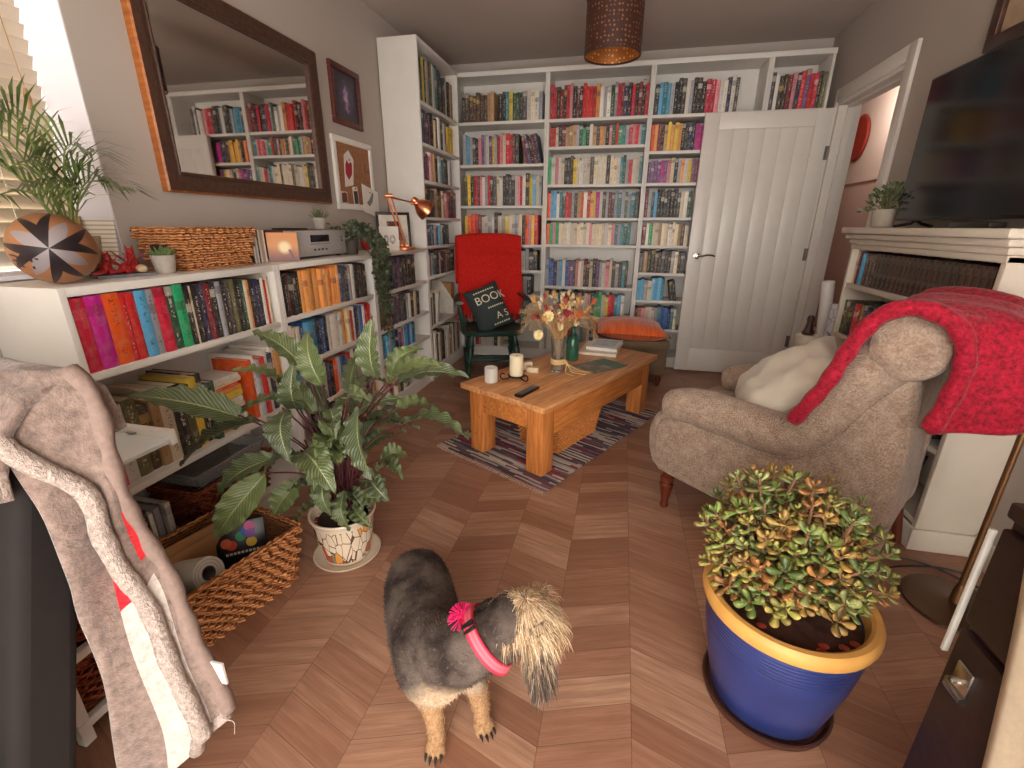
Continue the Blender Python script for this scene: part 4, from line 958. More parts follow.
    co = ins.coord('Object'); s = ins.n('SeparateXYZ'); ins.l(co, s.inputs[0]); ang = ins.math('MULTIPLY', ins.math('ARCTAN2', s.outputs[1], s.outputs[0]), 7.0); cv = ins.n('CombineXYZ'); ins.l(ang, cv.inputs[0]); ins.l(ins.math('MULTIPLY', s.outputs[2], 48.0), cv.inputs[1]); ins.l(cv.outputs[0], vi.inputs['Vector'])
    ins.col(ins.ramp(vi.outputs['Distance'], [(.22, rgb(255, 214, 150)), (.32, rgb(206, 132, 70))]))
    g = G(); n = 48; R = .146; H = .25
    rg = lambda r, z: [(r*math.cos(2*PI*k/n), r*math.sin(2*PI*k/n), z) for k in range(n)]
    g.rings([rg(R, 0), rg(R, H)], 0, False); g.rings([rg(R-.003, 0), rg(R-.003, H)], 1, False); g.make('lamp_shade', [sh.m, ins.m], t)
    g = G(); g.rings([rg(R+.002, -.004), rg(R+.002, .004), rg(R-.006, .004), rg(R-.006, -.004)], 0, False, closed=True); g.rings([rg(R+.002, H-.004), rg(R+.002, H+.004), rg(R-.006, H+.004), rg(R-.006, H-.004)], 0, False, closed=True); g.make('shade_ring', plain('brown_ring', rgb(58, 30, 24), .4), t)
    g = G()
    for k in range(3): a = k*2.094; g.tube([(0, 0, H-.03), (R*math.cos(a), R*math.sin(a), H-.002)], .002, 5)
    g.make('shade_spider', CHROME, t)
    g = G(); g.lathe([(.001, H-.09), (.018, H-.09), (.02, H-.03), (.012, H-.01), (.001, H-.01)], n=16); g.make('bulb_holder', WHITE, t)
    g = G(); g.ball((0, 0, H-.125), (.028, .028, .038)); part(g.make('bulb', plain('frosted_bulb_glass', rgb(236, 226, 204), .3), t), 'frosted bulb, switched off')
    g = G(); g.tube([(0, 0, H-.02), (0, 0, 2.5-2.04-.02)], .003, 6); g.lathe([(.001, .4), (.03, .412), (.045, .44), (.048, .459), (.001, .4595)], n=24); g.make('ceiling_rose_and_flex', WHITE, t)
wall_things()

def tv_and_mantel():
    t = thing('television', 'large black flat television standing on the mantel shelf at the right edge', 'television', (1.262, 2.165, 1.19))
    g = G(); g.box(0, .035, -.515, .515, .03, .615, bev=.004); g.box(.035, .06, -.3, .3, .1, .4, bev=.008); g.make('cabinet', BLACK, t)
    scr = N('tv_screen', .12, rgb(16, 10, 14), .5); g = G(); g.box(-.0015, .002, -.507, .507, .042, .607); part(g.make('screen', scr.m, t), 'glossy dark screen')
    for y in (-.38, .38):
        g = G(); g.tube([(-.065, y, .006), (.0, y, .018), (.018, y, .034)], .007, 6); g.tube([(.018, y, .034), (.04, y, .018), (.085, y, .006)], .007, 6); g.make('foot', BLACK, t)
    def bits(nm, lab, y, sz, mat, cat):
        g = G(); g.box(-sz[0]/2, sz[0]/2, -sz[1]/2, sz[1]/2, 0, sz[2], bev=.003); o = g.make(nm, mat, loc=(1.19, y, 1.1905)); tag(o, lab, cat)
    bits('set_top_box', 'flat black box lying on the mantel under the television', 2.0, (.05, .2, .018), BLACK, 'box')
    # plant on the mantel
    stone = plain('pale_stone_pot', rgb(176, 164, 148), .75)
    t = thing('potted_plant', 'bushy green plant in a pale pot at the far end of the mantel shelf', 'potted plant', (1.265, 2.80, 1.1905))
    g = G(); g.lathe([(.001, 0), (.042, 0), (.047, .005), (.052, .085), (.045, .085), (.042, .075), (.001, .074)], n=28); g.make('pot', stone, t)
    lm = N('bushy_leaf', .5); nz = lm.noise(lm.coord('Object'), 30, 2); lm.col(lm.ramp(nz, [(.3, rgb(44, 62, 36)), (.7, rgb(104, 122, 72))]))
    g = G(); rnd = random.Random(4); gs = G()
    for k in range(240):
        az = rnd.uniform(0, 2*PI); el = rnd.uniform(-.25, 1.4); R = rnd.uniform(.05, .105); c = Vector((math.cos(az)*math.cos(el)*R*.95, math.sin(az)*math.cos(el)*R*1.15, .095+math.sin(el)*R)); d = (c-Vector((0, 0, .07))).normalized()
        a = d.orthogonal().normalized(); a.rotate(Matrix.Rotation(rnd.uniform(0, 6.28), 3, d)); s = rnd.uniform(.016, .026)
        g.add([c, c+d*s*.5+a*s*.35, c+d*s, c+d*s*.5-a*s*.35], [(0, 1, 2, 3)], 0, False)
        if k % 6 == 0: gs.tube([(0, 0, .07), c*.6+Vector((0, 0, .03)), c], .0015, 4)
    for v in range(len(g.v)):
        if g.v[v][0] > .12: g.v[v] = (.12, g.v[v][1], g.v[v][2])
    g.make('foliage', lm.m, t); gs.make('stems', plain('green_stem', rgb(90, 96, 56), .6), t)
    # round red thing on the hall wall
    t = thing('wall_plate', 'round dark red wall hanging on the hall wall seen through the doorway', 'wall decoration', (2.195, 5.7, 2.02))
    g = G(); Mx = Matrix.Rotation(-PI/2, 4, 'Y'); g.lathe([(.001, 0), (.2, 0), (.21, .01), (.19, .025), (.12, .018), (.001, .03)], n=40, M=Mx); g.make('disc', plain('dark_red_lacquer', rgb(140, 44, 28), .5), t)
    # rolled posters and tin beside the doorway
    def roll(lab, base, top, r, mat, spiral=True):
        t = thing('paper_roll', lab, 'rolled paper', base, 0, 'rolled papers beside the doorway'); d = Vector(top)-Vector(base); L = d.length
        t.rotation_mode = 'QUATERNION'; t.rotation_quaternion = d.to_track_quat('Z', 'Y')
        g = G(); n = 28
        def ring(rr, z): return [(rr*math.cos(2*PI*k/n), rr*math.sin(2*PI*k/n), z) for k in range(n)]
        g.rings([ring(r, 0), ring(r, L), ring(r-.003, L), ring(r-.003, .004)], 0, False); g.make('outer_sheet', mat, t)
        g = G(); P = [(r*(.85-.4*i/40)*math.cos(i*.5), r*(.85-.4*i/40)*math.sin(i*.5)) for i in range(40)]
        g.add([(x, y, z) for z in (.004, L-.004) for x, y in P], [(i, i+1, 41+i, 40+i) for i in range(39)], 0); g.make('inner_layers', mat, t)
    white = plain('white_roll_paper', rgb(222, 216, 212), .7, var=.03)
    mp = N('map_print', .6); co = mp.coord('Object'); v = mp.n('TexVoronoi'); v.feature = 'DISTANCE_TO_EDGE'; mp.l(co, v.inputs['Vector']); v.inputs['Scale'].default_value = 24
    mp.col(mp.ramp(v.outputs['Distance'], [(.015, rgb(120, 116, 140)), (.03, rgb(206, 204, 216)), (.6, rgb(222, 220, 226))]))
    roll('plain white rolled poster, the taller roll leaning beside the doorway', (1.285, 3.10, 0.002), (1.205, 3.11, .89), .034, white)
    roll('rolled map with fine lines, the shorter roll leaning beside the doorway', (1.215, 2.955, .002), (1.225, 2.965, .775), .034, mp.m)
    t = thing('storage_tin', 'cream and green cylindrical tin standing by the doorway behind the armchair', 'tin', (1.115, 3.0, 0))
    tm = N('green_cream_tin', .5); s = tm.n('SeparateXYZ'); co = tm.coord('Object'); tm.l(co, s.inputs[0]); nz = tm.noise(co, 24, 2)
    leafy = tm.math('MULTIPLY', tm.math('GREATER_THAN', nz, .56), tm.math('LESS_THAN', s.outputs[2], .5))
    tm.col(tm.mix(leafy, tm.ramp(s.outputs[2], [(.2, rgb(196, 204, 170)), (.5, rgb(214, 212, 190)), (.56, rgb(226, 218, 200))]), rgb(104, 132, 92)))
    g = G(); g.lathe([(.001, 0), (.055, 0), (.057, .004), (.057, .56), (.001, .56)], n=32); g.make('tin_body', tm.m, t)
    g = G(); g.lathe([(.06, .545), (.061, .58), (.057, .588), (.001, .588)], n=32); part(g.make('lid', plain('cream_lid', rgb(226, 216, 196), .5), t), 'cream lid')
    g = G(); g.lathe([(.001, .588), (.03, .588), (.034, .6), (.024, .62), (.016, .66), (.02, .68), (.014, .7), (.001, .702)], n=20); o = g.make('bronze_figurine', plain('dark_bronze', rgb(62, 40, 30), .4), loc=(1.115, 3.0, .0)); tag(o, 'small dark bronze ornament standing on the cream and green tin', 'ornament')
tv_and_mantel()
# ================================================================ soft helpers
def cushion(g, w, h, T, m=0, n=22, pinch=.9, wr=.004, seed=0, corner=.06):
    """pillow in the local xy plane, thickness along z"""
    rnd = random.Random(seed); off = Vector((rnd.uniform(0, 50), 3, 7))
    for sg in (1, -1):
        def fn(u, v, sg=sg):
            a, b = 2*u-1, 2*v-1
            k = max(0, (1-abs(a)**2.6))**.55*max(0, (1-abs(b)**2.6))**.55
            x = a*w/2*(1-corner*(1-abs(b))**1.0*abs(a)**3); y = b*h/2*(1-corner*(1-abs(a))*abs(b)**3)
            z = sg*T/2*k + (noise.noise(Vector((x*9, y*9, sg*3))+off)*wr + noise.noise(Vector((x*22, y*14, sg))+off)*wr*.5)*min(1, k*2)*sg
            return (x, y, z)
        g.grid(fn, n, n, m)
def sheet(g, fn, nu, nv, m=0): g.grid(fn, nu, nv, m)
def along(P):
    """point on a polyline by fraction of length"""
    P = [Vector(p) for p in P]; L = [0]
    for a, b in zip(P, P[1:]): L.append(L[-1]+(b-a).length)
    def f(t):
        t = max(0, min(1, t))*L[-1]
        for i in range(len(P)-1):
            if t <= L[i+1] or i == len(P)-2:
                return P[i].lerp(P[i+1], (t-L[i])/max(1e-9, L[i+1]-L[i]))
    return f

# ================================================================ coffee table and rug
TA = math.radians(27.5); TF = Vector((-.287, 1.93, 0)); TL, TW, TZ = 1.24, .56, .40
D1 = Vector((math.sin(TA), math.cos(TA), 0)); D2 = Vector((-math.cos(TA), math.sin(TA), 0))
TC = TF+D1*TL/2+D2*TW/2; TR = PI/2-TA            # local x along the length, local y along D2
def rug():
    m = N('rag_rug_weave', .95, None, .1); co = m.coord('Object'); s = m.n('SeparateXYZ'); m.l(co, s.inputs[0])
    cv = m.n('CombineXYZ'); m.l(m.math('MULTIPLY', s.outputs[0], 62.0), cv.inputs[0]); m.l(m.math('MULTIPLY', s.outputs[1], 3.2), cv.inputs[1])
    a = m.noise(cv.outputs[0], 1, 2, .7)
    rowi = m.math('FLOOR', m.math('ADD', m.math('MULTIPLY', s.outputs[0], 78.0), m.math('MULTIPLY', m.noise(co, 9, 2), 1.6)))
    seg = m.math('FLOOR', m.math('ADD', m.math('MULTIPLY', s.outputs[1], 5.0), m.math('MULTIPLY', rowi, .37)))
    c2 = m.n('CombineXYZ'); m.l(rowi, c2.inputs[0]); m.l(seg, c2.inputs[1]); wn = m.n('TexWhiteNoise'); wn.noise_dimensions = '2D'; m.l(c2.outputs[0], wn.inputs['Vector'])
    c = m.ramp(wn.outputs['Value'], [(0, rgb(84, 72, 84)), (.14, rgb(200, 186, 176)), (.32, rgb(132, 82, 98)), (.42, rgb(222, 208, 192)), (.56, rgb(96, 100, 104)), (.64, rgb(146, 108, 124)), (.74, rgb(172, 52, 62)), (.8, rgb(112, 116, 118)), (.88, rgb(228, 216, 200)), (.95, rgb(88, 58, 88))], 'CONSTANT')
    c = m.mix(m.math('MULTIPLY', a, .4), c, rgb(96, 78, 80)); m.col(c)
    wv = m.math('SINE', m.math('MULTIPLY', s.outputs[0], 490.0)); m.bump(m.math('ADD', wv, m.noise(co, 160, 2)), .7, .006)
    t = thing('rag_rug', 'multicoloured striped rag rug under the pine coffee table', 'rug', TF+D1*.63+D2*.36+D1*(-.03)+D2*(-.035), TR)
    L, Wd = 1.30, .76; g = G(); nx, ny = 90, 30
    def fn(u, v):
        x = (u-.5)*L; y = (v-.5)*Wd; return (x, y+.006*math.sin(x*14)*abs(2*v-1), .009+.0035*noise.noise(Vector((x*30, y*6, 0)))+.002*math.sin(u*nx*PI))
    g.grid(fn, nx, ny); g.box(-L/2+.004, L/2-.004, -Wd/2+.008, Wd/2-.008, .001, .006); g.make('woven_rug', m.m, t)
    g = G(); rnd = random.Random(2)
    for sx in (-1, 1):
        for k in range(60):
            y = -Wd/2+Wd*(k+.5)/60; x = sx*L/2; g.tube([(x, y, .008), (x+sx*.012, y+rnd.uniform(-.004, .004), .006), (x+sx*rnd.uniform(.018, .026), y+rnd.uniform(-.008, .008), .0025)], .0016, 4)
    g.make('fringe', plain('cream_fringe', rgb(196, 182, 164), .9), t)
rug()
def coffee_table():
    t = thing('coffee_table', 'chunky waxed pine coffee table standing on the striped rag rug', 'table', TC, TR)
    hx, hy = TL/2, TW/2
    g = G(); n = 4; w = TW/n; rnd = random.Random(1)
    for k in range(n):
        y0 = -hy+k*w; g.box(-hx+rnd.uniform(0, .003), hx-rnd.uniform(0, .003), y0+.0008, y0+w-.0008, TZ-.032, TZ-rnd.uniform(0, .0012), bev=.004)
    g.make('tabletop', PINET, t)
    i, l = .035, .098
    for sx in (-1, 1):
        for sy in (-1, 1):
            g = G(); x0 = sx*(hx-i) - (l if sx > 0 else 0); y0 = sy*(hy-i) - (l if sy > 0 else 0); g.box(x0, x0+l, y0, y0+l, .012, TZ-.032, bev=.005); g.make('leg', PINEL, t)
    for sy in (-1, 1):
        g = G(); y = sy*(hy-i-.012); g.box(-hx+i+l, hx-i-l, y-.014, y+.014, TZ-.032-.15, TZ-.032, bev=.003); g.make('apron', PINE, t)
    for sx in (-1, 1):
        g = G(); x = sx*(hx-i-.012); g.box(x-.014, x+.014, -hy+i+l, hy-i-l, TZ-.032-.115, TZ-.032, bev=.003); g.make('apron', PINE, t)
coffee_table()
wicker_basket('orange wicker basket standing on the rug under the coffee table', TF+D1*.49+D2*.245+Vector((0, 0, .0145)), TR, (.20, .125), (.225, .145), .17, WICKO, step=.011, pitch=.022, r=.0052)
def on_table():
    Z = TZ+.0005
    wax = N('ivory_wax', .5, rgb(236, 222, 188)); wax.b.inputs['Subsurface Weight'].default_value = .2; wax.b.inputs['Subsurface Radius'].default_value = (.02, .012, .006)
    wick = plain('candle_wick', rgb(40, 32, 28), .9)
    t = thing('candle', 'short white candle in a frosted glass at the left of the coffee table', 'candle', (-.625, 2.235, Z))
    fg = N('frosted_white_glass', .35, rgb(226, 220, 210)); fg.b.inputs['Transmission Weight'].default_value = .25
    g = G(); g.lathe([(.001, 0), (.03, 0), (.035, .005), (.035, .078), (.032, .082), (.030, .078), (.030, .06), (.001, .058)], n=32); g.make('glass_holder', fg.m, t)
    g = G(); g.tube([(0, 0, .058), (.002, 0, .07)], .0012, 6); g.make('wick', wick, t)
    # tall pillar candle in a scrolled iron holder
    iron = plain('wrought_iron', rgb(38, 30, 28), .5, .6)
    hp = Vector((-.505, 2.315, Z))
    t = thing('candle_holder', 'low wrought iron holder with scrolled feet under the ivory pillar candle', 'candle holder', hp)
    g = G(); g.lathe([(.001, .016), (.04, .016), (.045, .018), (.047, .023), (.044, .022), (.001, .02)], n=28); g.make('plate', iron, t)
    for k in range(3):
        a = k*2.094+3.6; d = Vector((math.cos(a), math.sin(a), 0)); P = []
        for i in range(16):
            s = i/15; rr = .022*(1-.72*s); th = -PI*.5+s*4.2
            P.append(d*(.072+rr*math.cos(th))+Vector((0, 0, .026+rr*math.sin(th))))
        g = G(); g.tube([d*.03+Vector((0, 0, .016)), d*.05+Vector((0, 0, .006))]+P, .0035, 6); g.make('scroll_foot', iron, t)
    t = thing('candle', 'tall ivory pillar candle on the wrought iron holder', 'candle', hp+Vector((0, 0, .0232)))
    g = G(); g.lathe([(.001, 0), (.035, 0), (.037, .003), (.037, .108), (.034, .112), (.026, .108), (.008, .104), (.001, .104)], n=32); g.make('wax', wax.m, t)
    g = G(); g.tube([(0, 0, .1), (.001, .001, .112), (.003, .001, .118)], .0012, 6); g.make('wick', wick, t)
    # remote control
    a = math.atan2(.215, .085)
    t = thing('remote_control', 'black remote control near the front edge of the coffee table', 'remote control', (-.405, 2.115, Z), a)
    g = G(); g.box(-.085, .085, -.022, .022, 0, .016, bev=.005); g.make('case', BLACK, t)
    gr = plain('grey_button', rgb(120, 114, 112), .5)
    for i in range(7):
        for j in range(3):
            g = G(); g.box(-.07+i*.019, -.06+i*.019, -.015+j*.012, -.008+j*.012, .0158, .0175, bev=.0006); g.make('button', gr, t)
    g = G(); g.lathe([(.001, .0158), (.011, .0158), (.011, .0182), (.001, .0182)], (.066, 0, 0), 16); g.make('button', gr, t)
    # pale wooden blocks
    bl = plain('pale_driftwood', rgb(220, 200, 168), .8)
    for lab, x, y, r, s in (('larger pale wooden offcut behind the pillar candle', -.505, 2.5, .5, (.05, .022, .022)), ('smaller pale wooden offcut beside the larger one behind the pillar candle', -.44, 2.45, .1, (.034, .018, .016))):
        g = G(); g.box(-s[0], s[0], -s[1], s[1], 0, s[2]*2, bev=.003); g.box(-s[0]*.6, s[0]*.9, -s[1]*1.1, s[1]*.2, .002, s[2]*1.4, bev=.002); o = g.make('wooden_offcut', bl, loc=(x, y, Z)); o.rotation_euler = (0, 0, r); tag(o, lab, 'wood block')
    # vase of dried flowers
    gl = N('clear_glass', .03, rgb(238, 240, 238)); gl.b.inputs['Transmission Weight'].default_value = .95; gl.b.inputs['IOR'].default_value = 1.45
    vp = Vector((-.305, 2.505, Z))
    t = thing('flower_vase', 'clear glass vase holding dried flowers on the coffee table', 'vase', vp)
    g = G(); g.lathe([(.001, 0), (.036, 0), (.039, .004), (.036, .06), (.038, .14), (.045, .2), (.042, .2), (.035, .14), (.033, .06), (.034, .012), (.001, .01)], n=32); g.make('glass_body', gl.m, t)
    raf = plain('straw_raffia', rgb(218, 186, 132), .85, var=.15)
    t = thing('raffia_bow', 'straw raffia tied round the glass vase with long tails on the table', 'raffia', vp)
    g = G()
    for k in range(7): z = .052+.0042*k; g.tube([( .0405*math.cos(2*PI*i/24), .0405*math.sin(2*PI*i/24), z+.0015*math.sin(i+k)) for i in range(25)], .0024, 5)
    for (dx, dy, s) in ((.19, .02, 0), (.24, .05, 1), (.16, -.03, 2), (.1, -.07, 3)):
        g.tube(catmull([(.036, -.018, .066), (.055, -.02, .05+.006*s), (dx*.5, dy*.4-.01, .012), (dx*.8, dy*.8, .003), (dx, dy, .003)], 6), .0022, 5)
    g.make('raffia_strands', raf, t)
    rnd = random.Random(21)
    t = thing('dried_flowers', 'bunch of dried flowers and grasses with cream and red heads in the glass vase', 'flowers', vp+Vector((0, 0, .012)))
    straw = plain('dried_stem', rgb(196, 158, 104), .85, var=.2); heads = {}
    def hm(nm, c): heads[nm] = heads.get(nm) or plain(nm, c, .85, var=.25, scale=60); return heads[nm]
    gs = G(); gg = G(); tips = []
    for k in range(90):
        az = rnd.uniform(0, 2*PI); r0 = rnd.uniform(0, .026); sp = rnd.uniform(.02, .15)*(1 if rnd.random() < .8 else 1.3); h = rnd.uniform(.27, .43)
        b = Vector((math.cos(az+2.6)*r0, math.sin(az+2.6)*r0, .002)); nk = Vector((math.cos(az)*.027, math.sin(az)*.027, .19)); tip = Vector((math.cos(az)*sp, math.sin(az)*sp, h))
        P = catmull([b, nk, nk.lerp(tip, .5)+Vector((0, 0, .012)), tip], 5); gs.tube(P, .0012, 4); tips.append((tip, (P[-1]-P[-2]).normalized()))
    gs.make('stems', straw, t)
    gr = G()
    for k in range(46):                                       # feathery grasses hanging out on the left and right
        side = -1 if rnd.random() < .68 else 1
        tip = Vector((side*rnd.uniform(.1, .22), rnd.uniform(-.1, .06), rnd.uniform(.2, .36))); P = catmull([(side*.02, 0, .19), (side*.06, tip.y*.5, .28), tip.lerp(Vector((side*.1, 0, .33)), .4), tip], 6); gr.tube(P, .0009, 4)
        for i in range(9, len(P)):
            for q in range(5):
                d = Vector((rnd.uniform(-1, 1), rnd.uniform(-1, 1), rnd.uniform(-.8, .8))).normalized(); gr.tube([P[i], P[i]+d*rnd.uniform(.01, .026)], [.0009, .0004], 3)
    gr.make('feathery_grass', plain('dry_grass', rgb(186, 158, 122), .9, var=.25), t)
    def rosette(g, c, n, R, layers=3):
        n = n.normalized(); a = n.orthogonal().normalized(); b = n.cross(a)
        for L in range(layers):
            k = 12-2*L; el = .25+.45*L; rr = R*(1-.22*L)
            for i in range(k):
                th = 2*PI*(i+L*.5)/k; d = (a*math.cos(th)+b*math.sin(th)); t_ = (a*-math.sin(th)+b*math.cos(th))*R*.26; tip = c+(d*math.cos(el)+n*math.sin(el))*rr
                mid = c+(d*math.cos(el)+n*math.sin(el))*rr*.55-n*R*.06
                g.add([c, mid+t_, tip, mid-t_], [(0, 1, 2, 3)], 0, False)
        g.ball(c+n*R*.15, R*.3, nu=6, nv=8)
    for nm, c, pos, R in (('cream_strawflower', rgb(238, 216, 160), (-.045, -.11, .325), .034), ('cream_strawflower', rgb(238, 216, 160), (-.10, -.09, .215), .032), ('deep_red_strawflower', rgb(152, 28, 58), (.055, -.1, .34), .026), ('rust_flower', rgb(196, 112, 64), (.11, -.04, .33), .03), ('cream_strawflower', rgb(232, 206, 150), (.02, -.12, .27), .02)):
        g = G(); rosette(g, Vector(pos), Vector((pos[0]*.6+.1, -1, .25)), R); g.make('flower_head', hm(nm, c), t)
        g = G(); g.tube(catmull([(pos[0]*.2, -.02, .19), (pos[0]*.7, pos[1]*.6, pos[2]-.04), (pos[0], pos[1]+.012, pos[2])], 5), .0016, 5); g.make('flower_stalk', straw, t)
    cols = [('pink_bud', rgb(206, 130, 112)), ('rust_bud', rgb(180, 84, 56)), ('red_bud', rgb(150, 52, 50)), ('cream_bud', rgb(228, 202, 160)), ('golden_bud', rgb(206, 158, 92))]
    for i, (p, d) in enumerate(tips):
        nm, cc = cols[(0, 3, 4, 3, 1, 4, 3, 2, 4, 3)[i % 10]]; g = G(); s = rnd.uniform(.006, .011); g.ball(p, (s, s, s*1.3), nu=6, nv=8)
        for q in range(7):
            dd = (d+Vector((rnd.uniform(-.9, .9), rnd.uniform(-.9, .9), rnd.uniform(-.5, .9)))).normalized(); aa = dd.orthogonal().normalized()*s*.5; g.add([p, p+dd*s*1.4+aa, p+dd*s*2.6, p+dd*s*1.4-aa], [(0, 1, 2, 3)], 0, False)
        g.make('seed_head', hm(nm, cc), t)
    g = G(); P = catmull([(.02, -.01, .2), (.07, -.03, .30), (.14, -.05, .33), (.19, -.06, .29), (.2, -.06, .23)], 8); g.tube(P, .002, 5)
    for i in range(10, len(P)):
        for q in range(6):
            th = q*1.047+i; d = Vector((.3*math.cos(th), math.sin(th), math.cos(th))).normalized(); g.tube([P[i], P[i]+d*.013], [.003, .0008], 4)
    g.make('drooping_seed_spike', hm('brown_spike', rgb(176, 116, 66)), t)
    # books and booklet
    def flatbook(lab, x, y, z, r, w, h, th, c, pic=None):
        o = thing('book', lab, 'book', (x, y, z), r, 'books on the coffee table')
        cm = plain('cover_'+pic if pic else 'plain_cover', c, .5, var=.06)
        g = G(); g.box(-w/2, w/2, -h/2, h/2, 0, .002); g.box(-w/2, w/2, -h/2, h/2, th-.002, th); g.box(-w/2, -w/2+.003, -h/2, h/2, .002, th-.002); g.make('cover', cm, o)
        g = G(); g.box(-w/2+.003, w/2-.004, -h/2+.004, h/2-.004, .002, th-.002); g.make('pages', PAGES, o)
        return o
    r = TR+.32
    b1 = flatbook('larger white book under another at the far end of the coffee table', -.085, 3.06, Z, r+.05, .32, .24, .018, rgb(222, 208, 188))
    b2 = flatbook('white book with pale blue picture, upper of two on the coffee table', -.06, 3.09, Z+.0185, r, .26, .2, .02, rgb(220, 216, 208))
    bp = N('blue_cover_picture', .5); nz = bp.noise(bp.coord('Object'), 22, 3); bp.col(bp.ramp(nz, [(.35, rgb(150, 168, 186)), (.55, rgb(196, 204, 208)), (.7, rgb(178, 172, 160))]))
    g = G(); g.box(-.085, .105, -.075, .075, .0199, .0206); part(g.make('cover_picture', bp.m, b2), 'pale blue picture')
    gm = N('green_magazine_cover', .4); nz = gm.noise(gm.coord('Object'), 13, 3); sx = gm.n('SeparateXYZ'); gm.l(gm.coord('Object'), sx.inputs[0])
    pic = gm.math('LESS_THAN', sx.outputs[0], .03); gm.col(gm.mix(pic, rgb(66, 104, 82), gm.ramp(nz, [(.35, rgb(70, 74, 66)), (.55, rgb(120, 116, 98)), (.7, rgb(168, 150, 122))])))
    t = thing('magazine', 'green magazine with a dark photograph lying between the vase and the books', 'magazine', (-.075, 2.67, Z), r-.55)
    g = G(); g.box(-.14, .14, -.095, .095, .0012, .004); g.make('cover', gm.m, t); g = G(); g.box(-.138, .138, -.093, .093, 0, .0012); g.make('pages', PAGES, t)
    gb = N('green_bottle_glass', .08, rgb(70, 130, 104)); gb.b.inputs['Transmission Weight'].default_value = .6
    t = thing('glass_bottle', 'green glass bottle standing behind the dried flowers', 'bottle', (-.25, 2.77, Z))
    g = G(); g.lathe([(.001, 0), (.036, 0), (.04, .006), (.04, .12), (.03, .15), (.016, .17), (.015, .2), (.018, .202), (.018, .212), (.012, .212), (.011, .17), (.001, .14)], n=28); g.make('bottle_body', gb.m, t)
on_table()

